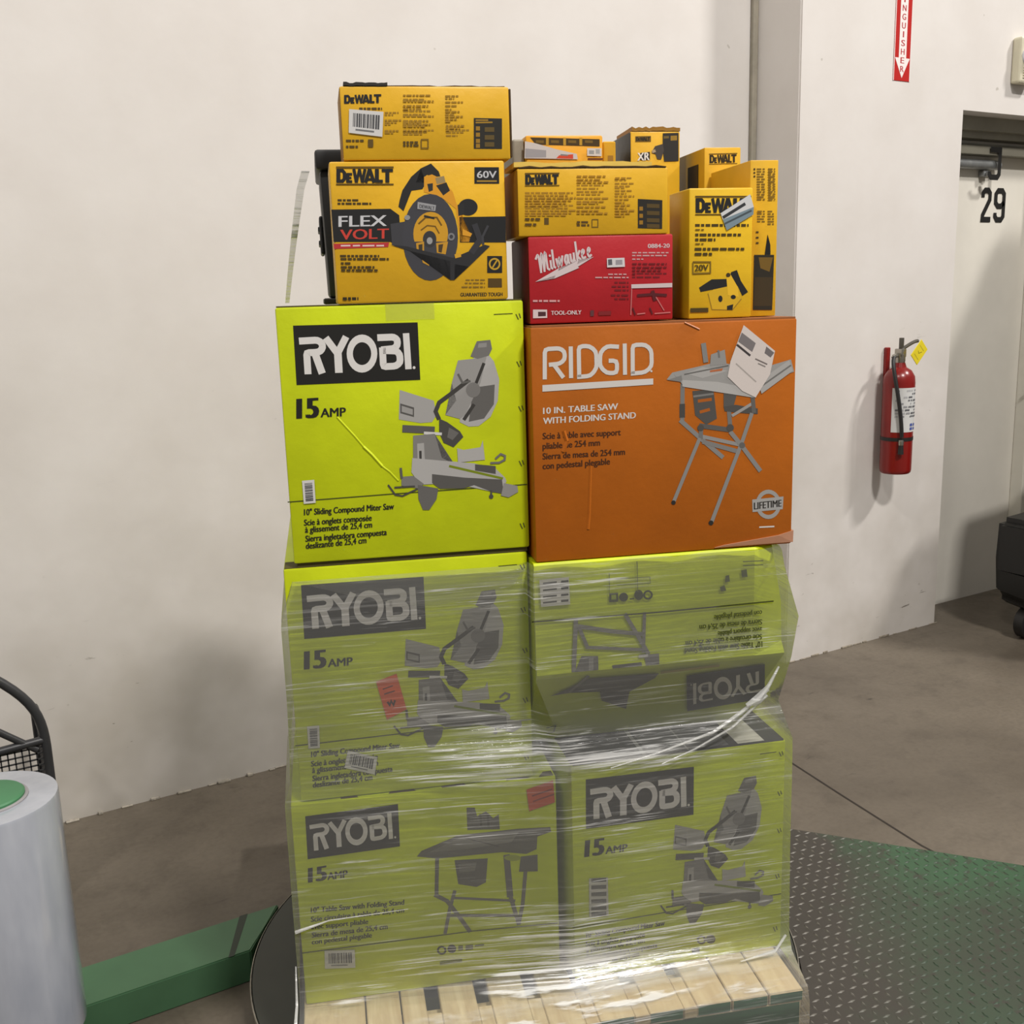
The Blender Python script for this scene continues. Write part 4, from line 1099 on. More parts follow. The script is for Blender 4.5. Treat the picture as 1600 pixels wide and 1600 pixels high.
   ('s',(166,122,28),.0029,[(.1615,.1055),(.167,.1054)]),
   ('s',(166,122,28),.0029,[(.112,.1002),(.125,.1001)]),
   ('s',(166,122,28),.0029,[(.1274,.1001),(.1336,.1)]),
   ('s',(166,122,28),.0029,[(.136,.1),(.1422,.0999)]),
   ('s',(166,122,28),.0029,[(.1446,.0999),(.1566,.0998)]),
   ('s',(166,122,28),.0029,[(.1119,.0958),(.1208,.0957)]),
   ('s',(166,122,28),.0029,[(.1232,.0957),(.1294,.0956)]),
   ('s',(166,122,28),.0029,[(.1318,.0956),(.1407,.0955)]),
   ('s',(166,122,28),.0029,[(.1431,.0954),(.1493,.0954)]),
   ('s',(166,122,28),.0029,[(.1517,.0953),(.1607,.0953)]),
   ('s',(166,122,28),.0029,[(.1631,.0952),(.1721,.0951)]),
   ('s',(166,122,28),.0029,[(.1118,.09),(.118,.09)]),
   ('s',(166,122,28),.0029,[(.1204,.0899),(.1334,.0898)]),
   ('s',(166,122,28),.0029,[(.1358,.0898),(.142,.0897)]),
   ('s',(166,122,28),.0029,[(.1444,.0897),(.1575,.0895)]),
   ('s',(166,122,28),.0029,[(.1599,.0895),(.1634,.0894)]),
   ('s',(166,122,28),.0029,[(.1117,.0843),(.1206,.0842)]),
   ('s',(166,122,28),.0029,[(.123,.0841),(.1319,.084)]),
   ('s',(166,122,28),.0029,[(.1344,.084),(.1474,.0839)]),
   ('s',(166,122,28),.0029,[(.1499,.0838),(.153,.0838)]),
   ('s',(166,122,28),.0029,[(.1116,.0788),(.1246,.0787)]),
   ('s',(166,122,28),.0029,[(.127,.0787),(.136,.0785)]),
   ('s',(166,122,28),.0029,[(.1384,.0785),(.1515,.0784)]),
   ('s',(166,122,28),.0029,[(.1539,.0783),(.1629,.0782)]),
   ('s',(166,122,28),.0029,[(.1115,.074),(.1177,.074)]),
   ('s',(166,122,28),.0029,[(.1201,.0739),(.1263,.0739)]),
   ('s',(166,122,28),.0029,[(.1287,.0738),(.1376,.0737)]),
   ('s',(166,122,28),.0029,[(.1401,.0737),(.149,.0736)]),
   ('s',(166,122,28),.0029,[(.1514,.0735),(.1563,.0735)]),
   ('s',(166,122,28),.0029,[(.1114,.067),(.1244,.0668)]),
   ('s',(166,122,28),.0029,[(.1269,.0668),(.1331,.0667)]),
   ('s',(166,122,28),.0029,[(.1355,.0667),(.1417,.0666)]),
   ('s',(166,122,28),.0029,[(.1441,.0665),(.1572,.0664)]),
   ('s',(166,122,28),.0029,[(.1596,.0663),(.1718,.0662)]),
   ('s',(166,122,28),.0029,[(.1113,.0612),(.1202,.0611)]),
   ('s',(166,122,28),.0029,[(.1226,.0611),(.1357,.0609)]),
   ('s',(166,122,28),.0029,[(.1381,.0608),(.1513,.0607)]),
   ('s',(166,122,28),.0029,[(.1537,.0606),(.163,.0605)]),
   ('s',(166,122,28),.0029,[(.1112,.058),(.1202,.0579)]),
   ('s',(166,122,28),.0029,[(.1226,.0578),(.1315,.0577)]),
   ('s',(166,122,28),.0029,[(.1339,.0577),(.1471,.0575)]),
   ('s',(166,122,28),.0029,[(.1495,.0575),(.1526,.0574)]),
   ('s',(166,122,28),.0029,[(.1111,.0516),(.1242,.0514)]),
   ('s',(166,122,28),.0029,[(.1266,.0513),(.1356,.0512)]),
   ('s',(166,122,28),.0029,[(.138,.0512),(.1442,.0511)]),
   ('s',(166,122,28),.0029,[(.1466,.051),(.1556,.0509)]),
   ('s',(166,122,28),.0029,[(.1581,.0509),(.1664,.0507)]),
   ('s',(166,122,28),.0029,[(.111,.0451),(.1172,.045)]),
   ('s',(166,122,28),.0029,[(.1196,.045),(.1327,.0448)]),
   ('s',(166,122,28),.0029,[(.1351,.0447),(.1414,.0447)]),
   ('s',(166,122,28),.0029,[(.1438,.0446),(.1528,.0445)]),
   ('s',(166,122,28),.0029,[(.1109,.0403),(.1171,.0402)]),
   ('s',(166,122,28),.0029,[(.1195,.0401),(.1257,.04)]),
   ('s',(166,122,28),.0029,[(.1282,.04),(.1371,.0399)]),
   ('s',(166,122,28),.0029,[(.1396,.0398),(.1458,.0397)]),
   ('s',(166,122,28),.0029,[(.1482,.0397),(.1614,.0395)]),
   ('s',(166,122,28),.0029,[(.1638,.0394),(.1701,.0393)]),
   ('s',(166,122,28),.0029,[(.185,.102),(.194,.102)]),
   ('s',(166,122,28),.0029,[(.1964,.1019),(.2055,.1018)]),
   ('s',(166,122,28),.0029,[(.2079,.1018),(.217,.1017)]),
   ('s',(166,122,28),.0029,[(.185,.0982),(.1912,.0981)]),
   ('s',(166,122,28),.0029,[(.1936,.0981),(.1999,.098)]),
   ('s',(166,122,28),.0029,[(.2023,.098),(.2068,.098)]),
   ('s',(166,122,28),.0029,[(.1849,.0924),(.1939,.0923)]),
   ('s',(166,122,28),.0029,[(.1964,.0923),(.2096,.0921)]),
   ('s',(166,122,28),.0029,[(.212,.0921),(.2211,.092)]),
   ('s',(166,122,28),.0029,[(.1848,.0876),(.1911,.0875)]),
   ('s',(166,122,28),.0029,[(.1935,.0875),(.2026,.0874)]),
   ('s',(166,122,28),.0029,[(.205,.0874),(.2137,.0873)]),
   ('s',(166,122,28),.0029,[(.1848,.0847),(.1939,.0846)]),
   ('s',(166,122,28),.0029,[(.1963,.0846),(.2032,.0845)]),
   ('s',(166,122,28),.0029,[(.1848,.0796),(.1938,.0794)]),
   ('s',(166,122,28),.0029,[(.1962,.0794),(.2053,.0793)]),
   ('s',(166,122,28),.0029,[(.2077,.0793),(.2172,.0792)]),
   ('s',(166,122,28),.0029,[(.1847,.0747),(.1938,.0746)]),
   ('s',(166,122,28),.0029,[(.1962,.0746),(.2025,.0745)]),
   ('s',(166,122,28),.0029,[(.2049,.0745),(.2067,.0744)]),
   ('s',(166,122,28),.0029,[(.1847,.0699),(.1909,.0698)]),
   ('s',(166,122,28),.0029,[(.1934,.0698),(.1996,.0697)]),
   ('s',(166,122,28),.0029,[(.2021,.0697),(.2084,.0696)]),
   ('s',(166,122,28),.0029,[(.2108,.0695),(.2171,.0695)]),
   ('s',(166,122,28),.0029,[(.2195,.0694),(.2223,.0694)]),
   ('s',(166,122,28),.0029,[(.1846,.0641),(.1909,.064)]),
   ('s',(166,122,28),.0029,[(.1933,.0639),(.1996,.0639)]),
   ('s',(166,122,28),.0029,[(.202,.0638),(.2111,.0637)]),
   ('s',(166,122,28),.0029,[(.1846,.0586),(.1978,.0584)]),
   ('s',(166,122,28),.0029,[(.2002,.0584),(.203,.0583)]),
   ('s',(166,122,28),.0029,[(.1845,.0537),(.1936,.0536)]),
   ('s',(166,122,28),.0029,[(.196,.0535),(.2051,.0534)]),
   ('s',(166,122,28),.0029,[(.2075,.0534),(.2138,.0533)]),
   ('s',(166,122,28),.0029,[(.1845,.0489),(.1907,.0488)]),
   ('s',(166,122,28),.0029,[(.1932,.0487),(.2023,.0486)]),
   ('s',(166,122,28),.0029,[(.2047,.0486),(.2064,.0485)]),
   ('s',(166,122,28),.0029,[(.1844,.044),(.1935,.0439)]),
   ('s',(166,122,28),.0029,[(.1959,.0438),(.2092,.0436)]),
   ('s',(166,122,28),.0029,[(.2117,.0436),(.2222,.0434)]),
   ('s',(166,122,28),.0029,[(.1844,.0391),(.1934,.039)]),
   ('s',(166,122,28),.0029,[(.1959,.0389),(.2022,.0388)]),
   ('s',(166,122,28),.0029,[(.2046,.0388),(.2134,.0387)]),
   ('s',(166,122,28),.0029,[(.1843,.0342),(.1976,.034)]),
   ('s',(166,122,28),.0029,[(.2,.034),(.2028,.0339)]),
   ('s',(84,62,20),.004,[(.0124,.0313),(.0212,.0311)]),
   ('s',(84,62,20),.004,[(.0236,.0311),(.0297,.031)]),
   ('s',(84,62,20),.004,[(.032,.0309),(.0409,.0308)]),
   ('s',(84,62,20),.004,[(.0121,.0217),(.025,.0214)]),
   ('s',(84,62,20),.004,[(.0274,.0214),(.0335,.0213)]),
   ('s',(84,62,20),.004,[(.1106,.0241),(.1168,.024)]),
   ('s',(84,62,20),.004,[(.1193,.024),(.1324,.0237)]),
   ('s',(84,62,20),.004,[(.1105,.0186),(.1167,.0185)]),
   ('s',(84,62,20),.004,[(.1192,.0185),(.1282,.0183)]),
   ('s',(84,62,20),.004,[(.1306,.0183),(.1347,.0182)]),
   ('p',(90,68,22),[(.0491,.0332),(.0576,.0331),(.0574,.0209),(.0488,.021)]),
   ('s',(110,84,22),.0018,[(.1401,.0285),(.1515,.0283),(.1513,.0146),(.1399,.0148),(.1401,.0285)]),
  ],
  'power_badge': [
   ('p',(38,34,28),[(.2293,.0644),(.2772,.0615),(.2768,.0091),(.229,.0113)]),
   ('p',(150,108,28),[(.2321,.0504),(.2391,.0503),(.239,.0432),(.232,.0433)]),
   ('p',(150,108,28),[(.232,.0374),(.239,.0373),(.239,.0301),(.2319,.0302)]),
   ('p',(150,108,28),[(.2319,.0253),(.239,.0252),(.2389,.018),(.2319,.0181)]),
   ('p',(84,66,30),[(.2468,.0554),(.2715,.0544),(.2715,.0472),(.2468,.0483)]),
   ('p',(84,66,30),[(.2468,.0424),(.2715,.0413),(.2715,.0341),(.2468,.0352)]),
   ('p',(84,66,30),[(.2467,.0293),(.2715,.0282),(.2715,.021),(.2467,.0221)]),
   ('p',(84,66,30),[(.2467,.0188),(.2715,.0177),(.2715,.0105),(.2467,.0116)]),
  ],
 },
 'ML': {
  'logo': [
   ('s',(205,190,190),.004,[(.0138,.1183),(.0168,.1255),(.0175,.1263),(.0184,.1258),(.0186,.1255),(.0194,.1241),(.0199,.1226),(.0241,.0938)]),
   ('s',(205,190,190),.004,[(.0237,.0972),(.0245,.1276),(.0248,.1284),(.0254,.1278),(.0255,.1275),(.0262,.1261),(.0265,.1246),(.0306,.0956)]),
   ('s',(205,190,190),.004,[(.0302,.0991),(.0312,.1295),(.0315,.1304),(.0321,.1297),(.0323,.1295),(.0329,.1281),(.0333,.1266),(.0364,.1029),(.0371,.1013),(.0386,.1003),(.0413,.0995)]),
   ('s',(205,190,190),.004,[(.042,.1166),(.0435,.1037),(.044,.1025),(.0451,.1017),(.0469,.1011)]),
   ('s',(205,190,190),.004,[(.0452,.1359),(.0488,.1054),(.0494,.1041),(.0506,.1033),(.0525,.1027)]),
   ('s',(205,190,190),.004,[(.0528,.1197),(.0565,.1059),(.0569,.1049),(.0572,.1059),(.0585,.1195),(.0588,.1205),(.0592,.1196),(.0624,.1076),(.0628,.1067),(.0631,.1077),(.0649,.1247)]),
   ('s',(205,190,190),.004,[(.0753,.1249),(.0731,.125),(.0716,.1246),(.0709,.1234),(.0698,.1177),(.0697,.1158),(.0702,.1139),(.0716,.1103),(.0724,.1093),(.0734,.1101),(.074,.1111),(.0748,.1128),(.0751,.1147),(.0753,.1249)]),
   ('s',(205,190,190),.004,[(.0751,.1262),(.0772,.112),(.0776,.1112),(.0785,.1108),(.08,.1106)]),
   ('s',(205,190,190),.004,[(.08,.1276),(.0817,.1156),(.0822,.1142),(.0833,.1131),(.0836,.113),(.0848,.1127),(.0855,.1136),(.0867,.1173),(.0871,.1192),(.0871,.1211),(.0865,.1295)]),
   ('s',(205,190,190),.004,[(.0865,.1295),(.0884,.1153),(.0889,.1144),(.0898,.114),(.0912,.1139)]),
   ('s',(205,190,190),.004,[(.0897,.1495),(.0941,.114)]),
   ('s',(205,190,190),.004,[(.0983,.1336),(.0946,.1243),(.0944,.1226),(.0953,.1211),(.1008,.116)]),
   ('s',(205,190,190),.004,[(.1021,.1248),(.1047,.1269),(.1059,.1284),(.1064,.1301),(.1065,.1312),(.1063,.1324),(.1056,.1335),(.1053,.1337),(.1044,.1341),(.1036,.1335),(.1033,.1328),(.1026,.1313),(.1025,.1296),(.1027,.1238),(.1031,.1219),(.1039,.1202),(.1047,.1191),(.1059,.1182),(.1072,.1189),(.11,.1221)]),
   ('s',(205,190,190),.004,[(.1133,.1281),(.116,.1302),(.1172,.1316),(.1177,.1334),(.1177,.1344),(.1175,.1357),(.1168,.1368),(.1166,.137),(.1156,.1374),(.1149,.1368),(.1145,.1361),(.1139,.1345),(.1137,.1328),(.114,.1271),(.1143,.1252),(.1152,.1235),(.116,.1223),(.1172,.1215),(.1185,.1222),(.1212,.1254)]),
   ('e',(205,190,190),(.041,.1248),(.002,-.0001),(0,.0023),0),
   ('p',(205,190,190),[(.0121,.0779),(.0575,.1017),(.056,.0965),(.0959,.1156),(.093,.1081),(.1259,.1211),(.0943,.1034),(.097,.1014),(.0488,.0829),(.051,.0887)]),
  ],
  'printed_text': [
   ('t',(205,190,190),'0884-20',(.2317,.1346),(.2745,.1344),(.2317,.1426)),
   ('s',(196,150,150),.0025,[(.2005,.1267),(.2097,.1265)]),
   ('s',(196,150,150),.0025,[(.2121,.1264),(.2185,.1263)]),
   ('s',(196,150,150),.0025,[(.221,.1262),(.2302,.126)]),
   ('s',(196,150,150),.0025,[(.2327,.126),(.2462,.1257)]),
   ('s',(196,150,150),.0025,[(.2487,.1256),(.2552,.1255)]),
   ('s',(196,150,150),.0025,[(.2577,.1254),(.2641,.1253)]),
   ('s',(196,150,150),.0025,[(.2666,.1252),(.2723,.1251)]),
   ('s',(196,150,150),.0025,[(.2004,.1214),(.2068,.1213)]),
   ('s',(196,150,150),.0025,[(.2093,.1212),(.2185,.121)]),
   ('s',(196,150,150),.0025,[(.221,.1209),(.2345,.1206)]),
   ('s',(196,150,150),.0025,[(.237,.1206),(.2434,.1204)]),
   ('s',(196,150,150),.0025,[(.2459,.1204),(.2594,.1201)]),
   ('s',(196,150,150),.0025,[(.2619,.12),(.2684,.1199)]),
   ('s',(196,150,150),.0025,[(.2004,.1148),(.2068,.1146)]),
   ('s',(196,150,150),.0025,[(.2092,.1146),(.2156,.1144)]),
   ('s',(196,150,150),.0025,[(.2181,.1144),(.2224,.1143)]),
   ('s',(196,150,150),.0025,[(.1532,.0881),(.1624,.0878)]),
   ('s',(196,150,150),.0025,[(.1648,.0878),(.1712,.0876)]),
   ('s',(196,150,150),.0025,[(.1736,.0875),(.18,.0874)]),
   ('s',(196,150,150),.0025,[(.1825,.0873),(.1889,.0871)]),
   ('s',(196,150,150),.0025,[(.1278,.0828),(.1412,.0824)]),
   ('s',(196,150,150),.0025,[(.1436,.0823),(.1528,.0821)]),
   ('s',(196,150,150),.0025,[(.1552,.082),(.1616,.0819)]),
   ('s',(196,150,150),.0025,[(.1641,.0818),(.1775,.0814)]),
   ('s',(196,150,150),.0025,[(.18,.0814),(.1863,.0812)]),
   ('s',(196,150,150),.0025,[(.1888,.0811),(.1931,.081)]),
   ('s',(112,20,26),.0029,[(.2003,.1062),(.2095,.1059)]),
   ('s',(112,20,26),.0029,[(.212,.1059),(.2184,.1057)]),
   ('s',(112,20,26),.0029,[(.2209,.1057),(.2302,.1054)]),
   ('s',(112,20,26),.0029,[(.2327,.1054),(.2462,.105)]),
   ('s',(112,20,26),.0029,[(.2487,.105),(.2551,.1048)]),
   ('s',(112,20,26),.0029,[(.2576,.1048),(.2641,.1046)]),
   ('s',(112,20,26),.0029,[(.2666,.1046),(.2688,.1045)]),
   ('s',(112,20,26),.0029,[(.2003,.0998),(.2067,.0997)]),
   ('s',(112,20,26),.0029,[(.2092,.0996),(.2184,.0994)]),
   ('s',(112,20,26),.0029,[(.2209,.0993),(.2344,.099)]),
   ('s',(112,20,26),.0029,[(.2369,.0989),(.2433,.0988)]),
   ('s',(112,20,26),.0029,[(.2458,.0987),(.2594,.0984)]),
   ('s',(112,20,26),.0029,[(.2619,.0983),(.2684,.0982)]),
   ('s',(112,20,26),.0029,[(.2003,.0942),(.2066,.094)]),
   ('s',(112,20,26),.0029,[(.2091,.094),(.2155,.0938)]),
   ('s',(112,20,26),.0029,[(.218,.0937),(.2273,.0935)]),
   ('s',(112,20,26),.0029,[(.2298,.0934),(.239,.0932)]),
   ('s',(112,20,26),.0029,[(.2415,.0931),(.248,.093)]),
   ('s',(112,20,26),.0029,[(.2505,.0929),(.2569,.0928)]),
   ('s',(112,20,26),.0029,[(.2002,.0882),(.2066,.088)]),
   ('s',(112,20,26),.0029,[(.2091,.088),(.2226,.0876)]),
   ('s',(112,20,26),.0029,[(.2251,.0875),(.2344,.0873)]),
   ('s',(112,20,26),.0029,[(.2369,.0872),(.2433,.0871)]),
   ('s',(112,20,26),.0029,[(.2458,.087),(.2594,.0867)]),
   ('s',(112,20,26),.0029,[(.2619,.0866),(.2684,.0864)]),
   ('s',(112,20,26),.0029,[(.2002,.0815),(.2066,.0813)]),
   ('s',(112,20,26),.0029,[(.2091,.0813),(.2226,.0809)]),
   ('s',(112,20,26),.0029,[(.2251,.0809),(.2386,.0805)]),
   ('s',(112,20,26),.0029,[(.2412,.0804),(.2548,.0801)]),
   ('s',(112,20,26),.0029,[(.1654,.0724),(.1717,.0723)]),
   ('s',(112,20,26),.0029,[(.1742,.0722),(.1877,.0718)]),
   ('s',(112,20,26),.0029,[(.1902,.0718),(.193,.0717)]),
   ('s',(112,20,26),.0029,[(.16,.0652),(.1692,.065)]),
   ('s',(112,20,26),.0029,[(.1717,.0649),(.178,.0647)]),
   ('s',(112,20,26),.0029,[(.1805,.0647),(.1869,.0645)]),
   ('s',(112,20,26),.0029,[(.1894,.0644),(.1929,.0643)]),
   ('s',(112,20,26),.0029,[(.1652,.0584),(.1787,.058)]),
   ('s',(112,20,26),.0029,[(.1812,.058),(.1876,.0578)]),
   ('s',(112,20,26),.0029,[(.1901,.0577),(.1929,.0576)]),
   ('s',(112,20,26),.0029,[(.1581,.0492),(.1673,.049)]),
   ('s',(112,20,26),.0029,[(.1697,.0489),(.1761,.0487)]),
   ('s',(112,20,26),.0029,[(.1786,.0486),(.1921,.0482)]),
   ('s',(112,20,26),.0029,[(.1651,.0423),(.1715,.0421)]),
   ('s',(112,20,26),.0029,[(.1739,.0421),(.1874,.0417)]),
   ('s',(112,20,26),.0029,[(.1899,.0416),(.1928,.0415)]),
   ('s',(205,150,150),.0036,[(.0067,.0431),(.0157,.0428)]),
   ('s',(205,150,150),.0036,[(.0181,.0428),(.0243,.0426)]),
   ('s',(205,150,150),.0036,[(.0268,.0425),(.0357,.0422)]),
   ('s',(205,150,150),.0036,[(.0382,.0421),(.0514,.0417)]),
   ('s',(205,150,150),.0036,[(.0538,.0417),(.058,.0415)]),
   ('p',(200,185,185),[(.1983,.0682),(.2796,.0687),(.2796,.0606),(.1983,.0608)]),
   ('t',(205,190,190),'TOOL-ONLY',(.041,.0161),(.0994,.0155),(.0412,.0241)),
   ('p',(205,190,190),[(.0063,.0272),(.0333,.0263),(.0333,.011),(.0059,.0112)]),
   ('p',(70,40,44),[(.0159,.0229),(.0308,.0224),(.0306,.0144),(.0157,.0142)]),
   ('p',(90,50,54),[(.1171,.022),(.1242,.0224),(.124,.0117),(.117,.0113)]),
   ('p',(120,28,32),[(.133,.0198),(.1577,.0197),(.1577,.0123),(.1329,.0124)]),
   ('s',(84,22,28),.005,[(.2096,.0471),(.24,.0485),(.2688,.046)]),
   ('s',(84,22,28),.0072,[(.24,.0553),(.2454,.0366)]),
   ('s',(190,110,110),.0018,[(.2472,.0433),(.2634,.0173)]),
   ('s',(190,110,110),.0018,[(.199,.0598),(.1968,.011)]),
   ('s',(84,22,28),.0029,[(.2005,.0244),(.2058,.0107)]),
   ('s',(84,22,28),.0029,[(.2345,.0233),(.2399,.0113)]),
   ('s',(190,110,110),.0022,[(.2094,.0123),(.2255,.0135)]),
   ('s',(190,110,110),.0022,[(.2442,.0122),(.276,.0135)]),
  ],
  'barcode_sticker': [
   ('p',(206,202,202),[(.1507,.1176),(.1849,.1178),(.1858,.1012),(.1509,.1007)]),
   ('p',(90,90,95),[(.1528,.1152),(.1605,.1157),(.1611,.1051),(.153,.1046)]),
   ('p',(150,145,150),[(.1676,.1139),(.1806,.1143),(.1809,.1053),(.1675,.105)]),
  ],
 },
 'DE': {
  'logo': [
   ('s',(30,30,30),.0078,[(.0166,.1989),(.0165,.2253)]),
   ('s',(30,30,30),.0063,[(.0132,.2224),(.0247,.2223),(.0283,.2177),(.0284,.2061),(.0248,.2017),(.0133,.2019)]),
   ('s',(30,30,30),.0063,[(.0349,.1986),(.0348,.2171)]),
   ('s',(30,30,30),.0049,[(.0331,.2008),(.0435,.2006)]),
   ('s',(30,30,30),.0043,[(.033,.2079),(.042,.2078)]),
   ('s',(30,30,30),.0049,[(.0329,.215),(.0434,.2149)]),
   ('s',(30,30,30),.006,[(.0465,.2249),(.052,.1984)]),
   ('s',(30,30,30),.0052,[(.052,.1984),(.0575,.2247)]),
   ('s',(30,30,30),.0052,[(.0575,.2247),(.0633,.1982)]),
   ('s',(30,30,30),.006,[(.0633,.1982),(.0685,.2246)]),
   ('s',(30,30,30),.0069,[(.07,.1981),(.0773,.2245)]),
   ('s',(30,30,30),.0069,[(.0773,.2245),(.0865,.1978)]),
   ('s',(30,30,30),.0046,[(.0732,.2044),(.0837,.2042)]),
   ('s',(30,30,30),.0078,[(.0921,.1977),(.0917,.2243)]),
   ('s',(30,30,30),.0058,[(.0904,.2004),(.1037,.2002)]),
   ('s',(30,30,30),.0058,[(.1011,.2215),(.1233,.2212)]),
   ('s',(30,30,30),.0078,[(.1126,.1974),(.1122,.224)]),
   ('s',(92,70,18),.0021,[(.0119,.1957),(.1253,.1939)]),
   ('s',(92,70,18),.0027,[(.0117,.2286),(.1247,.2271)]),
  ],
  'printed_text': [
   ('s',(70,56,16),.005,[(.0121,.1758),(.0215,.1756)]),
   ('s',(70,56,16),.005,[(.024,.1756),(.0305,.1755)]),
   ('s',(70,56,16),.005,[(.033,.1754),(.0424,.1753)]),
   ('s',(70,56,16),.005,[(.045,.1752),(.0588,.175)]),
   ('s',(70,56,16),.005,[(.0613,.1749),(.0679,.1748)]),
   ('s',(70,56,16),.005,[(.0704,.1748),(.077,.1747)]),
   ('s',(70,56,16),.005,[(.0795,.1746),(.0934,.1744)]),
   ('s',(70,56,16),.005,[(.0959,.1743),(.1025,.1742)]),
   ('s',(70,56,16),.005,[(.1051,.1742),(.1146,.174)]),
   ('s',(70,56,16),.005,[(.1172,.1739),(.1201,.1739)]),
   ('s',(70,56,16),.005,[(.0122,.1582),(.0187,.1581)]),
   ('s',(70,56,16),.005,[(.0212,.158),(.035,.1577)]),
   ('s',(70,56,16),.005,[(.0375,.1577),(.044,.1576)]),
   ('s',(70,56,16),.005,[(.0466,.1575),(.0531,.1574)]),
   ('s',(70,56,16),.005,[(.0557,.1573),(.0622,.1572)]),
   ('s',(70,56,16),.005,[(.0648,.1572),(.0743,.157)]),
   ('s',(70,56,16),.005,[(.0768,.1569),(.0863,.1568)]),
   ('s',(70,56,16),.005,[(.0889,.1567),(.0955,.1566)]),
   ('s',(70,56,16),.005,[(.098,.1565),(.1046,.1564)]),
   ('s',(70,56,16),.005,[(.0122,.1492),(.0188,.1491)]),
   ('s',(70,56,16),.005,[(.0213,.149),(.0351,.1487)]),
   ('s',(70,56,16),.005,[(.0376,.1487),(.047,.1485)]),
   ('s',(70,56,16),.005,[(.0496,.1484),(.0529,.1484)]),
   ('s',(70,56,16),.005,[(.0113,.1318),(.025,.1315)]),
   ('s',(70,56,16),.005,[(.0276,.1315),(.0341,.1313)]),
   ('s',(70,56,16),.005,[(.0367,.1313),(.0432,.1311)]),
   ('s',(70,56,16),.005,[(.0458,.1311),(.0596,.1308)]),
   ('s',(70,56,16),.005,[(.0622,.1307),(.0761,.1304)]),
   ('s',(70,56,16),.005,[(.0786,.1304),(.0926,.1301)]),
   ('s',(70,56,16),.005,[(.0951,.13),(.1018,.1299)]),
   ('s',(70,56,16),.005,[(.1043,.1298),(.1117,.1297)]),
   ('s',(70,56,16),.005,[(.0113,.1224),(.0251,.1221)]),
   ('s',(70,56,16),.005,[(.0277,.1221),(.0371,.1219)]),
   ('s',(70,56,16),.005,[(.0397,.1218),(.0462,.1217)]),
   ('s',(110,86,20),.0022,[(.0121,.1678),(.0215,.1677)]),
   ('s',(110,86,20),.0022,[(.024,.1676),(.0295,.1675)]),
   ('s',(110,86,20),.0022,[(.0123,.1415),(.0217,.1413)]),
   ('s',(110,86,20),.0022,[(.0242,.1413),(.029,.1412)]),
   ('s',(120,96,24),.0025,[(.0078,.1081),(.0431,.1072),(.0433,.0866),(.0079,.0862),(.0078,.1081)]),
   ('t',(70,56,16),'20V',(.0115,.0908),(.0388,.0915),(.0114,.1029)),
   ('p',(70,56,16),[(.0028,.021),(.0395,.0206),(.0396,.0123),(.0029,.0128)]),
  ],
  'product_picture': [
   ('p',(205,165,30),[(.0392,.0479),(.0812,.0758),(.1017,.0598),(.1077,.0356),(.0894,.0148),(.0476,.0169)]),
   ('s',(150,118,28),.0018,[(.0392,.0479),(.0476,.0169),(.0894,.0148),(.1077,.0356)]),
   ('p',(30,30,30),[(.0208,.0594),(.0463,.0743),(.0775,.0742),(.0803,.0604),(.0538,.0557),(.0238,.0511)]),
   ('p',(30,30,30),[(.0858,.0869),(.0976,.0907),(.106,.07),(.1212,.0483),(.1095,.0411),(.0999,.0592),(.083,.0767)]),
   ('p',(225,180,40),[(.0764,.0759),(.0848,.0825),(.0999,.0582),(.1021,.0393),(.0798,.0433)]),
   ('e',(30,30,30),(.0644,.0369),(.0044,-.0001),(-.0001,.0062),0),
   ('e',(30,30,30),(.0909,.0396),(.0052,-.0002),(0,.0041),0),
   ('p',(30,30,30),[(.0782,.0228),(.0911,.0258),(.0894,.0148),(.0783,.0152)]),
   ('e',(60,46,20),(.08,.0816),(.0044,-.0001),(0,.0041),0),
  ],
  'warning_sticker': [
   ('p',(205,205,205),[(.0625,.1972),(.1217,.2312),(.1294,.2078),(.067,.1855)]),
   ('p',(120,138,148),[(.067,.1855),(.1294,.2078),(.129,.1938),(.0753,.1653)]),
   ('s',(50,52,54),.0058,[(.067,.1888),(.1121,.214)]),
   ('s',(70,80,86),.0036,[(.0707,.1774),(.1252,.2012)]),
  ],
 },
 'DJ': {
  'printed_text': [
   ('s',(128,98,22),.0029,[(.0128,.2812),(.0224,.2811)]),
   ('s',(128,98,22),.0029,[(.025,.2811),(.0295,.281)]),
   ('s',(128,98,22),.0029,[(.0129,.2765),(.0225,.2764)]),
   ('s',(128,98,22),.0029,[(.0251,.2764),(.0296,.2763)]),
   ('s',(128,98,22),.0029,[(.013,.2718),(.0196,.2718)]),
   ('s',(128,98,22),.0029,[(.0222,.2717),(.0289,.2717)]),
   ('s',(128,98,22),.0029,[(.013,.2671),(.0272,.267)]),
   ('s',(128,98,22),.0029,[(.0131,.2624),(.0198,.2624)]),
   ('s',(128,98,22),.0029,[(.0224,.2623),(.0299,.2623)]),
   ('s',(128,98,22),.0029,[(.0132,.2577),(.0274,.2576)]),
   ('s',(128,98,22),.0029,[(.0133,.253),(.02,.2529)]),
   ('s',(128,98,22),.0029,[(.0226,.2529),(.0301,.2528)]),
   ('s',(128,98,22),.0029,[(.0134,.2483),(.0201,.2482)]),
   ('s',(128,98,22),.0029,[(.0227,.2482),(.0294,.2481)]),
   ('s',(128,98,22),.0029,[(.0135,.2436),(.0202,.2435)]),
   ('s',(128,98,22),.0029,[(.0228,.2435),(.0303,.2434)]),
   ('s',(128,98,22),.0029,[(.0136,.2389),(.0233,.2388)]),
   ('s',(128,98,22),.0029,[(.0259,.2387),(.0304,.2387)]),
   ('s',(128,98,22),.0029,[(.0137,.2342),(.0204,.2341)]),
   ('s',(128,98,22),.0029,[(.023,.234),(.0297,.2339)]),
   ('s',(128,98,22),.0029,[(.0138,.2294),(.028,.2292)]),
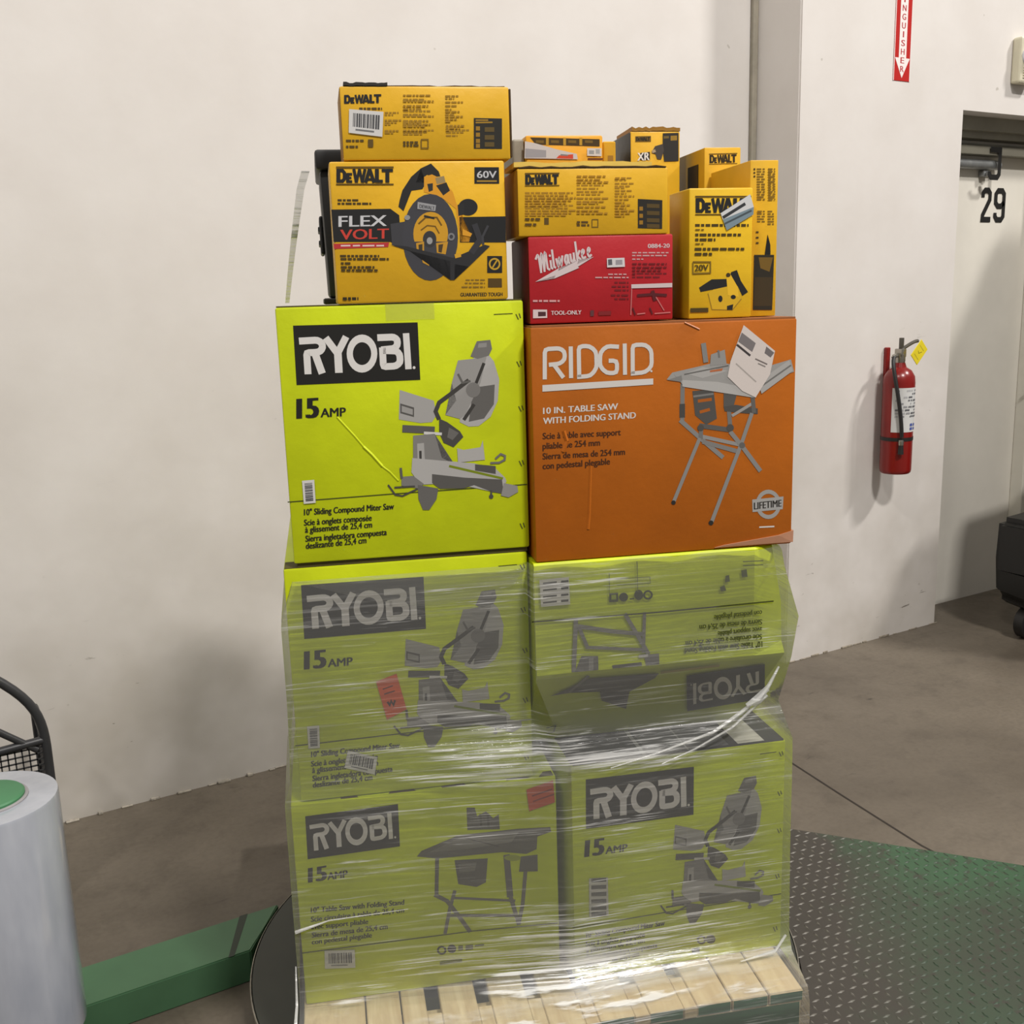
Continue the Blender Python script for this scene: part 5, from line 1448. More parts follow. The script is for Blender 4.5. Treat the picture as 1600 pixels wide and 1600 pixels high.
   ('s',(128,98,22),.0029,[(.0139,.2247),(.0236,.2246)]),
   ('s',(128,98,22),.0029,[(.0262,.2245),(.0307,.2245)]),
   ('s',(128,98,22),.0029,[(.0358,.281),(.0455,.2809)]),
   ('s',(128,98,22),.0029,[(.0481,.2809),(.0507,.2809)]),
   ('s',(128,98,22),.0029,[(.0359,.2763),(.0456,.2762)]),
   ('s',(128,98,22),.0029,[(.0482,.2762),(.0508,.2762)]),
   ('s',(128,98,22),.0029,[(.036,.2716),(.0427,.2715)]),
   ('s',(128,98,22),.0029,[(.0453,.2715),(.0509,.2715)]),
   ('s',(128,98,22),.0029,[(.0361,.2669),(.0503,.2668)]),
   ('s',(128,98,22),.0029,[(.0362,.2622),(.0429,.2621)]),
   ('s',(128,98,22),.0029,[(.0456,.2621),(.0512,.262)]),
   ('s',(128,98,22),.0029,[(.0363,.2575),(.0505,.2573)]),
   ('s',(128,98,22),.0029,[(.0364,.2528),(.0431,.2527)]),
   ('s',(128,98,22),.0029,[(.0458,.2527),(.0514,.2526)]),
   ('s',(128,98,22),.0029,[(.0365,.248),(.0433,.248)]),
   ('s',(128,98,22),.0029,[(.0459,.2479),(.0515,.2479)]),
   ('s',(128,98,22),.0029,[(.0366,.2433),(.0434,.2432)]),
   ('s',(128,98,22),.0029,[(.046,.2432),(.0516,.2431)]),
   ('s',(128,98,22),.0029,[(.0367,.2386),(.0465,.2385)]),
   ('s',(128,98,22),.0029,[(.0491,.2384),(.0517,.2384)]),
   ('s',(128,98,22),.0029,[(.0368,.2339),(.0436,.2338)]),
   ('s',(128,98,22),.0029,[(.0462,.2337),(.0518,.2337)]),
   ('s',(128,98,22),.0029,[(.0369,.2291),(.0512,.2289)]),
   ('s',(128,98,22),.0029,[(.037,.2244),(.0468,.2242)]),
   ('s',(128,98,22),.0029,[(.0494,.2242),(.052,.2242)]),
   ('s',(128,98,22),.0029,[(.015,.202),(.0248,.2018)]),
   ('s',(128,98,22),.0029,[(.0274,.2018),(.0311,.2017)]),
   ('s',(128,98,22),.0029,[(.0151,.1972),(.0249,.1971)]),
   ('s',(128,98,22),.0029,[(.0275,.197),(.0312,.1969)]),
   ('s',(128,98,22),.0029,[(.0152,.1924),(.022,.1923)]),
   ('s',(128,98,22),.0029,[(.0246,.1923),(.0313,.1922)]),
   ('s',(128,98,22),.0029,[(.0153,.1877),(.0296,.1874)]),
   ('s',(128,98,22),.0029,[(.0154,.1829),(.0222,.1828)]),
   ('s',(128,98,22),.0029,[(.0248,.1827),(.0315,.1826)]),
   ('s',(128,98,22),.0029,[(.0368,.2016),(.0465,.2015)]),
   ('s',(128,98,22),.0029,[(.0369,.1969),(.0436,.1968)]),
   ('s',(128,98,22),.0029,[(.0463,.1967),(.05,.1966)]),
   ('s',(128,98,22),.0029,[(.037,.1921),(.0502,.1919)]),
   ('s',(128,98,22),.0029,[(.0371,.1873),(.0439,.1872)]),
   ('s',(128,98,22),.0029,[(.0465,.1871),(.0503,.1871)]),
   ('s',(128,98,22),.0029,[(.0372,.1825),(.0504,.1823)]),
   ('s',(128,98,22),.0029,[(.0373,.1777),(.0441,.1776)]),
   ('s',(128,98,22),.0029,[(.0467,.1776),(.0505,.1775)]),
   ('s',(70,54,18),.0032,[(.0061,.2812),(.0098,.2812)]),
   ('s',(70,54,18),.0032,[(.0062,.2746),(.0099,.2745)]),
   ('s',(70,54,18),.0032,[(.0063,.2679),(.0101,.2678)]),
   ('s',(70,54,18),.0032,[(.0132,.1628),(.0188,.1627)]),
   ('s',(70,54,18),.0032,[(.0134,.1525),(.019,.1524)]),
   ('s',(70,54,18),.0032,[(.0136,.1422),(.0192,.1421)]),
   ('p',(40,36,26),[(.0102,.1195),(.0522,.1186),(.0504,.0115),(.0096,.0128)]),
   ('p',(20,20,20),[(.0325,.1194),(.0377,.1582),(.0438,.1381),(.0446,.1191)]),
   ('p',(110,84,28),[(.0198,.1145),(.05,.1138),(.0431,.0861),(.0239,.0936)]),
   ('p',(60,48,26),[(.0129,.0765),(.049,.0755),(.0491,.0193),(.0109,.0205)]),
  ],
 },
 'DG': {
  'printed_text': [
   ('p',(110,84,24),[(.0109,.3857),(.0464,.3863),(.0463,.374),(.0108,.3737)]),
   ('s',(40,34,20),.0022,[(.0137,.3762),(.0137,.3838)]),
   ('s',(40,34,20),.0018,[(.0128,.3829),(.0161,.383),(.0171,.3817),(.0171,.3783),(.0161,.377),(.0127,.377)]),
   ('s',(40,34,20),.0018,[(.019,.3762),(.019,.3816)]),
   ('s',(40,34,20),.0014,[(.0184,.3768),(.0214,.3769)]),
   ('s',(40,34,20),.0012,[(.0184,.3789),(.021,.3789)]),
   ('s',(40,34,20),.0014,[(.0185,.381),(.0215,.381)]),
   ('s',(40,34,20),.0017,[(.0224,.3839),(.0239,.3763)]),
   ('s',(40,34,20),.0015,[(.0239,.3763),(.0256,.384)]),
   ('s',(40,34,20),.0015,[(.0256,.384),(.0271,.3763)]),
   ('s',(40,34,20),.0017,[(.0271,.3763),(.0288,.384)]),
   ('s',(40,34,20),.002,[(.029,.3764),(.0313,.384)]),
   ('s',(40,34,20),.002,[(.0313,.384),(.0338,.3764)]),
   ('s',(40,34,20),.0013,[(.03,.3782),(.033,.3783)]),
   ('s',(40,34,20),.0022,[(.0354,.3765),(.0354,.3841)]),
   ('s',(40,34,20),.0017,[(.0349,.3772),(.0387,.3773)]),
   ('s',(40,34,20),.0017,[(.0381,.3834),(.0444,.3835)]),
   ('s',(40,34,20),.0022,[(.0412,.3765),(.0413,.3842)]),
   ('p',(44,42,40),[(.0731,.3916),(.1091,.3926),(.1093,.3336),(.0762,.3327),(.0731,.3578)]),
   ('p',(150,118,40),[(.0909,.3863),(.1056,.3868),(.1057,.3769),(.0909,.3764)]),
   ('p',(110,92,44),[(.075,.3858),(.0871,.3859),(.0871,.3811),(.075,.3805)]),
   ('p',(40,40,40),[(.0221,.3511),(.0437,.3533),(.0437,.337),(.022,.336)]),
   ('t',(225,222,215),'XR',(.0157,.3349),(.0424,.3359),(.0158,.3523)),
   ('p',(70,64,60),[(.0475,.351),(.0552,.3649),(.0731,.3695),(.0756,.3555),(.0692,.3368),(.0603,.3381),(.0564,.3486)]),
   ('s',(170,150,120),.0057,[(.0488,.3533),(.0565,.3556)]),
  ],
 },
 'DH': {
  'printed_text': [
   ('s',(44,34,16),.0044,[(.0136,.3191),(.0135,.3355)]),
   ('s',(44,34,16),.0035,[(.0117,.3337),(.018,.3338),(.02,.331),(.0201,.3238),(.0181,.321),(.0118,.3209)]),
   ('s',(44,34,16),.0035,[(.0237,.3193),(.0236,.3307)]),
   ('s',(44,34,16),.0027,[(.0227,.3205),(.0284,.3206)]),
   ('s',(44,34,16),.0024,[(.0226,.325),(.0275,.3251)]),
   ('s',(44,34,16),.0027,[(.0226,.3294),(.0283,.3295)]),
   ('s',(44,34,16),.0034,[(.03,.3358),(.033,.3194)]),
   ('s',(44,34,16),.0029,[(.033,.3194),(.036,.3359)]),
   ('s',(44,34,16),.0029,[(.036,.3359),(.0393,.3195)]),
   ('s',(44,34,16),.0034,[(.0393,.3195),(.0421,.336)]),
   ('s',(44,34,16),.0039,[(.0429,.3196),(.0469,.3361)]),
   ('s',(44,34,16),.0039,[(.0469,.3361),(.052,.3197)]),
   ('s',(44,34,16),.0026,[(.0446,.3236),(.0504,.3236)]),
   ('s',(44,34,16),.0044,[(.055,.3198),(.0548,.3362)]),
   ('s',(44,34,16),.0032,[(.0541,.3214),(.0613,.3215)]),
   ('s',(44,34,16),.0032,[(.0599,.3347),(.072,.3349)]),
   ('s',(44,34,16),.0044,[(.0662,.32),(.066,.3364)]),
   ('s',(92,70,18),.0012,[(.0102,.317),(.0739,.318)]),
   ('s',(92,70,18),.0015,[(.01,.3375),(.0736,.3386)]),
  ],
 },
 'DF': {
  'printed_text': [
   ('p',(66,50,18),[(.0099,.3799),(.1608,.3757),(.1606,.361),(.0219,.3654)]),
   ('p',(180,140,40),[(.044,.379),(.0499,.3788),(.0495,.3638),(.0436,.3641)]),
   ('p',(180,140,40),[(.0814,.3789),(.0873,.3787),(.087,.3636),(.0811,.3639)]),
   ('p',(180,140,40),[(.1166,.3787),(.1226,.3786),(.1224,.3634),(.1164,.3638)]),
   ('p',(110,86,30),[(.0221,.3743),(.0392,.3737),(.039,.3682),(.022,.3688)]),
   ('p',(110,86,30),[(.0547,.3742),(.0719,.3735),(.0718,.368),(.0546,.3687)]),
   ('p',(110,86,30),[(.0922,.374),(.1095,.3734),(.1094,.3679),(.0921,.3685)]),
   ('p',(110,86,30),[(.1284,.3739),(.1457,.3732),(.1456,.3677),(.1283,.3684)]),
   ('s',(110,60,20),.004,[(.1341,.3356),(.1674,.3354)]),
  ],
  'barcode_sticker': [
   ('p',(205,200,195),[(.1328,.3575),(.1645,.3571),(.1643,.341),(.1326,.342)]),
   ('p',(150,150,150),[(.1367,.3531),(.1478,.3528),(.1477,.345),(.1366,.3454)]),
   ('p',(160,160,160),[(.1515,.3552),(.1605,.3549),(.1604,.3457),(.1513,.346)]),
  ],
  'torn_label': [
   ('p',(195,190,188),[(-.0019,.372),(.0189,.3683),(.0652,.3557),(.1098,.346),(.112,.335),(.0367,.337),(-.0037,.3377)]),
   ('p',(150,148,152),[(-.0016,.3575),(.0434,.3537),(.043,.3391),(-.0021,.3387)]),
   ('p',(200,70,45),[(.0712,.3433),(.1019,.3453),(.1017,.3358),(.0648,.3372)]),
   ('p',(120,120,122),[(.0744,.3459),(.0917,.3444),(.09,.342),(.0744,.3426)]),
  ],
 },
}
BOXES = {
 'R1': (-0.077, 0.379, 1.163, 1.64, 1.95, -20, 0.62),
 'R2': (-0.098, 0.374, 0.675, 1.153, 1.952, -20, 0.6),
 'R3': (0.442, 0.912, 0.225, 0.713, 1.902, -18.6, 0.62),
 'T1': (-0.119, 0.42, 0.225, 0.673, 1.945, -20, 0.66),
 'T2': (0.378, 0.874, 0.7145, 1.138, 1.91, -20, 0.66),
 'RG': (0.384, 0.914, 1.139, 1.59, 1.915, -20, 0.68),
 'DB': (0.035, 0.351, 1.643, 1.891, 1.95, -20, 0.16),
 'DA': (0.061, 0.364, 1.893, 2.018, 1.952, -20, 0.14),
 'DC': (0.373, 0.662, 1.755, 1.876, 1.945, -20, 0.15),
 'ML': (0.39, 0.672, 1.595, 1.755, 1.945, -20, 0.17),
 'DE': (0.705, 0.834, 1.594, 1.838, 1.95, -20, 0.117),
 'DJ': (0.842, 0.9, 1.594, 1.892, 1.985, -20, 0.21),
 'DG': (0.69, 0.803, 1.594, 1.99, 2.28, -20, 0.22),
 'DH': (0.829, 0.911, 1.594, 1.945, 2.2, -20, 0.16),
 'DF': (0.452, 0.62, 1.594, 1.978, 2.25, -20, 0.16),
}

R20 = math.radians(-20)
def stack(s, n, z=0):                # point on the pallet: s to the right, n away from the viewer
    c, k = math.cos(R20), math.sin(R20)
    return Vector((s*c-n*k, s*k+n*c, z))

# ------------------------------------------------------------------ building
def wall_mat():
    t = NT('painted_concrete_wall'); co = t.coords()
    big = t.noise(co, .75, 5, .6); mid = t.noise(co, 3.2, 5, .6); fine = t.noise(co, 26, 4)
    base = t.mix(t.ramp(mid, [(.3, (0, 0, 0)), (.75, (1, 1, 1))]), lin((213, 208, 203)), lin((205, 199, 193)))
    sep = t.n('ShaderNodeSeparateXYZ'); tc = t.n('ShaderNodeTexCoord'); t.l(tc.outputs['Object'], sep.inputs[0])
    # traffic dirt: smudges rubbed on at handling height
    reach = t.n('ShaderNodeMapRange'); reach.inputs[1].default_value = .15; reach.inputs[2].default_value = 1.75
    reach.inputs[3].default_value = 1; reach.inputs[4].default_value = 0; t.l(sep.outputs[2], reach.inputs[0])
    smudge = t.math('MULTIPLY', t.ramp(big, [(.36, (0, 0, 0)), (.58, (1, 1, 1))]), reach.outputs[0])
    base = t.mix(t.math('MULTIPLY', smudge, .60), base, lin((142, 134, 119)))
    sc = t.noise(t.coords((1, 1, 3.2), (0, .5, 0)), 7.5, 3, .7, 1.2)
    scuff = t.math('MULTIPLY', t.ramp(sc, [(.685, (0, 0, 0)), (.72, (1, 1, 1))]), t.math('MULTIPLY', reach.outputs[0], t.ramp(mid, [(.5, (0, 0, 0)), (.62, (1, 1, 1))])))
    base = t.mix(t.math('MULTIPLY', scuff, .8), base, lin((82, 74, 62)))
    pits = t.ramp(t.noise(co, 17, 2, .5), [(.76, (0, 0, 0)), (.79, (1, 1, 1))])
    base = t.mix(t.math('MULTIPLY', pits, .45), base, lin((140, 132, 118)))
    t.l(base, t.b.inputs['Base Color']); t.b.inputs['Roughness'].default_value = .62
    t.bump(t.math('ADD', mid, t.math('MULTIPLY', fine, .3)), .1, .01)
    return t.m
WALL = wall_mat()
def floor_mat():
    t = NT('concrete_floor'); co = t.coords()
    a = t.noise(co, 1.1, 6, .62, .4); b = t.noise(co, 7, 6, .65); c = t.noise(co, 60, 3)
    base = t.mix(t.ramp(a, [(.3, (0, 0, 0)), (.72, (1, 1, 1))]), lin((112, 103, 90)), lin((84, 76, 65)))
    base = t.mix(t.ramp(b, [(.52, (0, 0, 0)), (.8, (.55,)*3)]), base, lin((64, 57, 48)))
    st = t.noise(t.coords((1, 4, 1), (0, 0, .7)), 5, 4, .65, .8)
    base = t.mix(t.ramp(st, [(.66, (0, 0, 0)), (.74, (.65,)*3)]), base, lin((50, 44, 37)))
    base = t.mix(t.ramp(c, [(.4, (0, 0, 0)), (.7, (.25,)*3)]), base, lin((72, 65, 55)))
    t.l(base, t.b.inputs['Base Color'])
    t.l(t.ramp(b, [(.3, (.42,)*3), (.7, (.62,)*3)]), t.b.inputs['Roughness'])
    t.bump(t.math('ADD', b, t.math('MULTIPLY', c, .3)), .12, .01)
    return t.m
FLOOR = floor_mat()
bm = bmesh.new(); box(bm, (-4, -3, -.15), (8, 6, 0)); structure('floor', bm, FLOOR)
bm = bmesh.new(); box(bm, (-4, 3.466, 0), (3.245, 3.72, 6)); structure('wall_left', bm, WALL)
bm = bmesh.new()
q = [(3.245, 0), (4.257, 0), (4.257, 2.405), (5.6, 2.405), (5.6, 0), (8, 0), (8, 6), (3.245, 6)]
a = [bm.verts.new((x, 3.207, z)) for x, z in q]; b = [bm.verts.new((x, 3.72, z)) for x, z in q]
bm.faces.new(a); bm.faces.new(b[::-1])
for i in range(8): bm.faces.new((a[(i+1) % 8], a[i], b[i], b[(i+1) % 8]))
bmesh.ops.recalc_face_normals(bm, faces=bm.faces)
bmesh.ops.bevel(bm, geom=[e for e in bm.edges if abs(e.verts[0].co.y-3.207) < 1e-5 and abs(e.verts[1].co.y-3.207) < 1e-5 and e.verts[0].co.x < 4.3 and e.verts[1].co.x < 4.3 and e.verts[0].co.x == e.verts[1].co.x], offset=.006, segments=2, affect='EDGES')
structure('wall_right', bm, WALL)
seal = solid('joint_sealant', (150, 143, 128), .7)
bm = bmesh.new(); box(bm, (3.215, 3.444, 0), (3.2445, 3.4655, 6), .006); structure('trim_1', bm, seal)       # sealant bead in the corner
dark = solid('joint_dark', (46, 39, 32), .85)
bm = bmesh.new()
P = [(2.447, 1.2), (2.452, 1.85), (2.50, 2.2), (2.545, 2.5), (2.60, 3.2)]
for (x0, y0), (x1, y1) in zip(P, P[1:]):
    vs = [bm.verts.new(q) for q in ((x0-.0035, y0, .0012), (x0+.0035, y0, .0012), (x1+.0035, y1, .0012), (x1-.0035, y1, .0012))]
    bm.faces.new(vs)
P = [(.735, 2.50), (.70, 2.545), (.672, 2.60)]
for (x0, y0), (x1, y1) in zip(P, P[1:]):
    bm.faces.new([bm.verts.new(q) for q in ((x0-.004, y0, .0012), (x0+.004, y0, .0012), (x1+.004, y1, .0012), (x1-.004, y1, .0012))])
structure('trim_2', bm, dark)                                                                                 # saw cut joints in the slab
# broken paint and grout along the foot of the walls
bm = bmesh.new(); r = random.Random(2)
x = -.2
while x < 1.35:
    w = r.uniform(.008, .05); h = r.uniform(.003, .010)
    box(bm, (x, 3.466-r.uniform(.005, .016), 0), (x+w, 3.466, h), .0015, 1); x += w+r.choice((.0, .004, .02, .06))
structure('baseboard_left', bm, solid('chipped_paint', (176, 168, 154), .7, 0, .5, 60))
bm = bmesh.new(); x = 3.26
while x < 4.24:
    w = r.uniform(.02, .07); h = r.uniform(.003, .009)
    box(bm, (x, 3.207-r.uniform(.003, .009), 0), (x+w, 3.207, h), .0012, 1); x += w+r.choice((.01, .03, .09))
structure('baseboard_right', bm, solid('crumbled_grout', (150, 140, 124), .8, 0, .5, 60))

# dock door set back in its opening
panel = solid('door_panel_paint', (214, 209, 198), .5, 0, .08, 3, .02)
steel_paint = solid('grey_painted_steel', (142, 138, 124), .5, 0, .2, 6)
galv = solid('galvanised_steel', (150, 152, 152), .38, .6, .3, 20)
door = bpy.data.objects.new('door_1', None); COL.objects.link(door); door['kind'] = 'structure'
bm = bmesh.new(); box(bm, (4.2, 3.404, 0), (5.6, 3.46, 2.62)); link('door_panel', bm, panel, door)
bm = bmesh.new(); box(bm, (4.2575, 3.30, 2.345), (5.6, 3.404, 2.42), .004); box(bm, (4.2575, 3.335, 2.315), (5.6, 3.404, 2.345)); link('lintel_channel', bm, steel_paint, door)
bm = bmesh.new(); box(bm, (4.2575, 3.345, 2.245), (5.6, 3.404, 2.285), .003); box(bm, (4.2575, 3.385, 2.285), (5.6, 3.404, 2.3)); link('lintel_angle', bm, steel_paint, door)
bm = bmesh.new(); tube(bm, [(4.2, 3.375, 2.203), (4.765, 3.375, 2.203)], .022, 14); link('torsion_shaft', bm, galv, door, True)
bm = bmesh.new()
box(bm, (4.655, 3.372, 2.15), (4.70, 3.404, 2.178), .003); tube(bm, [(4.676, 3.362, 2.163), (4.676, 3.392, 2.163)], .011, 12)
box(bm, (4.66, 3.36, 2.255), (4.715, 3.404, 2.29), .003); box(bm, (4.75, 3.37, 2.262), (4.84, 3.404, 2.28), .003)
link('shaft_bracket', bm, galv, door, True)
bm = bmesh.new(); box(bm, (5.075, 3.33, 0), (5.20, 3.404, 2.24), .006); box(bm, (5.105, 3.315, 0), (5.12, 3.33, 2.24)); link('guide_track', bm, solid('door_track_paint', (206, 202, 190), .5, 0, .1, 4), door)
bm = bmesh.new()
tube(bm, bez([(5.14, 3.30, 1.19), (5.10, 3.29, 1.17), (5.11, 3.29, 1.11), (5.09, 3.30, 1.08), (5.05, 3.33, 1.085)], 12), .009, 8)
box(bm, (5.08, 3.29, 1.15), (5.16, 3.34, 1.19), .008); link('latch_hook', bm, solid('dull_steel', (110, 106, 96), .45, .4), door, True)
def upright(x0, z0, lift=.002):
    return lambda u, v, L: Vector((x0+u, 3.404-lift-L, z0+v))
NB = (22, 21, 20)
p = Print(lambda u, v, L: Vector((4.690+u*.93, 3.402-L, 1.937+v)))
p.add([('s', NB, .026, [(.013, .118), (.013, .138), (.028, .152), (.056, .152), (.071, .138), (.071, .108), (.018, .034), (.016, .013), (.084, .013)]),
       ('s', NB, .026, [(.190, .096), (.166, .078), (.140, .078), (.121, .094), (.121, .136), (.137, .152), (.174, .152), (.190, .136), (.190, .030), (.174, .013), (.137, .013), (.121, .030), (.121, .046)])])
p.done('door_number', door)
p = Print(upright(4.640, 2.129, .066))
p.add([('s', NB, .026, [(.022, .128), (.022, .140), (.083, .140), (.083, .028), (.070, .013), (.022, .013), (.008, .028), (.008, .040)])])
p.done('door_letter', door)

# ------------------------------------------------------------------ fire extinguisher
red = solid('extinguisher_red', (126, 20, 16), .28, 0, .12, 5, 0)
blk = solid('black_rubber', (28, 27, 26), .5, 0, .2)
chrome = solid('nickel', (170, 165, 155), .25, .9, .2)
ex = thing('fire_extinguisher', 'red fire extinguisher hanging on the white wall with a yellow tag', 'fire extinguisher', (3.806, 3.118, .818))
bm = bmesh.new(); lathe(bm, [(.060, 0), (.066, .006), (.068, .018), (.068, .405), (.065, .432), (.050, .458), (.028, .472), (.022, .492)], 36); link('cylinder', bm, red, ex, True)
def wrapround(r, a0, a1):
    return lambda u, v, L: Vector(((r+L)*math.cos(a0+(a1-a0)*u), (r+L)*math.sin(a0+(a1-a0)*u), v))
# label band, built as a curved sheet
bm = bmesh.new(); N = 16; ring = []
for i in range(N+1):
    a = math.radians(-163+123*i/N); ring.append([bm.verts.new((.0688*math.cos(a), .0688*math.sin(a), z)) for z in (.19, .385)])
for a, b in zip(ring, ring[1:]): bm.faces.new((a[0], b[0], b[1], a[1]))
lab = link('instruction_label', bm, solid('paper_label', (200, 200, 198), .5, 0, .05), ex, True); lab['label'] = 'white printed instruction label'
p = Print(wrapround(.0691, math.radians(-163), math.radians(-40)), .0003)
rr = random.Random(4); items = []
for j in range(9):
    z = .372-.014*j; u = .10
    while u < .9:
        w = rr.uniform(.08, .2); c = rr.choice(((110, 110, 112), (140, 140, 142), (165, 165, 166), (90, 90, 94)))
        if rr.random() > .2: items.append(('p', c, [(u, z-.004), (min(.92, u+w), z-.004), (min(.92, u+w), z+.004), (u, z+.004)]))
        u += w+.04
for (u, z) in ((.58, .205), (.74, .205), (.58, .222), (.74, .222)): items.append(('p', (70, 84, 150), [(u, z-.006), (u+.1, z-.006), (u+.1, z+.006), (u, z+.006)]))
p.add(items); p.done('label_print', lab)
bm = bmesh.new(); lathe(bm, [(.0695, .150), (.0695, .166)], 36, cap=False); link('holding_strap', bm, blk, ex, True)
bm = bmesh.new()
lathe(bm, [(.020, .488), (.022, .50), (.022, .53), (.014, .535)], 16); box(bm, (-.016, -.02, .515), (.016, .02, .553), .004)
tube(bm, [(-.02, 0, .525), (-.045, -.004, .522), (-.05, -.005, .515)], .010, 8)
link('valve', bm, chrome, ex, True)
bm = bmesh.new(); box(bm, (-.004, -.008, .55), (.012, .008, .60), .002); tube(bm, bez([(.0, 0, .548), (.03, -.015, .565), (.055, -.02, .583), (.085, -.02, .583)], 8), .008, 8); link('lever', bm, solid('dark_steel', (96, 92, 84), .35, .6), ex, True)
bm = bmesh.new(); tube(bm, bez([(-.045, -.005, .52), (-.085, -.02, .50), (-.074, -.05, .40), (-.052, -.064, .28), (-.048, -.066, .17)], 16), .0085, 10); link('hose', bm, blk, ex, True)
bm = bmesh.new(); lathe(bm, [(.011, .135), (.012, .152), (.010, .158)], 12, -.048, -.064); link('hose_collar', bm, chrome, ex, True)
bm = bmesh.new(); lathe(bm, [(.013, .095), (.010, .138)], 12, -.048, -.064); link('nozzle', bm, blk, ex, True)
bm = bmesh.new(); box(bm, (-.004, .0695, .12), (.020, .0885, .556), .004); link('wall_bracket', bm, red, ex)
bm = bmesh.new(); box(bm, (-.034, -.0015, -.045), (.034, .0015, .045), .001)
tg = link('inspection_tag', bm, solid('yellow_tag', (226, 206, 40), .5, 0, .1), ex, loc=(.066, -.045, .535)); tg.rotation_euler = (.1, .75, .1); tg['label'] = 'yellow square inspection tag'
p = Print(lambda u, v, L: Vector((u, -.0015-L, v)), .0003); p.add([('s', (130, 118, 40), .003, [(-.012, .0), (.0, -.006), (.012, .012)]), ('s', (150, 136, 50), .002, [(-.022, .022), (.018, .022)]), ('s', (150, 136, 50), .002, [(-.022, -.026), (.02, -.026)])]); p.done('tag_print', tg)

# red arrow sign above it
sg = thing('fire_extinguisher_sign', 'red and white vertical arrow sign on the wall high above the extinguisher', 'sign', (3.838, 3.207, 2.497))
SW, SH = .104, .62
bm = bmesh.new(); box(bm, (-SW/2, -.0025, 0), (SW/2, -.0002, SH), .0006, 1); link('sign_plate', bm, flat((178, 34, 30), .35), sg)
p = Print(lambda u, v, L: Vector((u, -.0025-L, v)), .0003)
SWH = (228, 220, 216); SR = (170, 40, 46)
p.add([('p', SWH, [(-SW/2, 0), (-SW/2+.004, 0), (-SW/2+.004, SH), (-SW/2, SH)]), ('p', SWH, [(SW/2-.004, 0), (SW/2, 0), (SW/2, SH), (SW/2-.004, SH)]),
       ('p', SWH, [(-.023, .088), (.023, .088), (.023, SH-.01), (-.023, SH-.01)]), ('p', SWH, [(0, .012), (.046, .092), (-.046, .092)])])
word = 'FIREEXTINGUISHER'; z = .036
for k, ch in enumerate(reversed(word)):
    h = .0255; wch = .006 if ch == 'I' else .022
    p.add([('t', SR, ch, (-wch/2, z), (wch/2, z), (-wch/2, z+h))]); z += .0345 if k != 11 else .045
p.done('sign_lettering', sg)

# horn strobe beside it
al = thing('alarm_strobe', 'cream fire alarm strobe on the wall above the dock door', 'alarm', (4.635, 3.207, 2.535))
cream = solid('cream_plastic', (206, 200, 176), .45, 0, .08)
bm = bmesh.new(); box(bm, (-.06, -.05, 0), (.06, -.0003, .2), .01); link('housing', bm, cream, al)
bm = bmesh.new()
lathe(bm, [(.045, 0), (.042, .02), (.03, .04), (.012, .05)], 16)
for v in bm.verts: v.co = Vector((v.co.x*1.2, -.05-v.co.z, .115+v.co.y))
link('strobe_lens', bm, solid('clear_lens', (215, 215, 218), .15, .2, .3, 60, .5), al, True)
bm = bmesh.new()
for i in range(5): box(bm, (-.04, -.054, .02+.011*i), (.04, -.049, .025+.011*i), .001, 1)
link('sounder_grille', bm, cream, al)

# black equipment at the right edge
mk = thing('floor_machine', 'black machine with a rounded body standing by the dock door at the right edge', 'machine', (4.31, 2.60, 0))
bm = bmesh.new()
def hull(bm, pts_xz, y0, y1, bev):
    a = [bm.verts.new((x, y0, z)) for x, z in pts_xz]; b = [bm.verts.new((x, y1, z)) for x, z in pts_xz]; n = len(a)
    bm.faces.new(a); bm.faces.new(b[::-1])
    for i in range(n): bm.faces.new((a[(i+1) % n], a[i], b[i], b[(i+1) % n]))
    bmesh.ops.recalc_face_normals(bm, faces=bm.faces)
    bmesh.ops.bevel(bm, geom=list(bm.edges), offset=bev, segments=3, affect='EDGES')
hull(bm, [(0, .29), (.02, .12), (.12, .06), (.75, .06), (.75, .60), (.01, .57)], -.22, .36, .035)
for v in bm.verts:                      # the rear underside sweeps up
    if v.co.z < .32: v.co.z += .08*max(0, (v.co.y-.02)/.34)
link('body', bm, solid('black_moulding', (14, 14, 13), .45, 0, .2, 9), mk, True)
bm = bmesh.new(); hull(bm, [(.04, .58), (.7, .58), (.66, 1.25), (.10, 1.2)], -.20, .16, .04); link('backrest', bm, solid('black_vinyl', (27, 26, 25), .5, 0, .2, 9), mk, True)
bm = bmesh.new(); hull(bm, [(.59, .62), (1.4, .62), (1.4, 2.72), (.94, 2.72), (.59, 2.1)], .12, .18, .01); link('shadow_plate', bm, steel_paint, mk)  # unseen plate added to cast the slanted shadow on the dock door
for sx in (.10, .60):
    for sy in (-.14, .22):
        bm = bmesh.new(); lathe(bm, [(.06, -.03), (.075, -.022), (.075, .022), (.06, .03)], 24)
        for v in bm.verts: v.co = Vector((sx+v.co.x, sy+v.co.z, .0755+v.co.y))
        link('caster', bm, blk, mk, True)

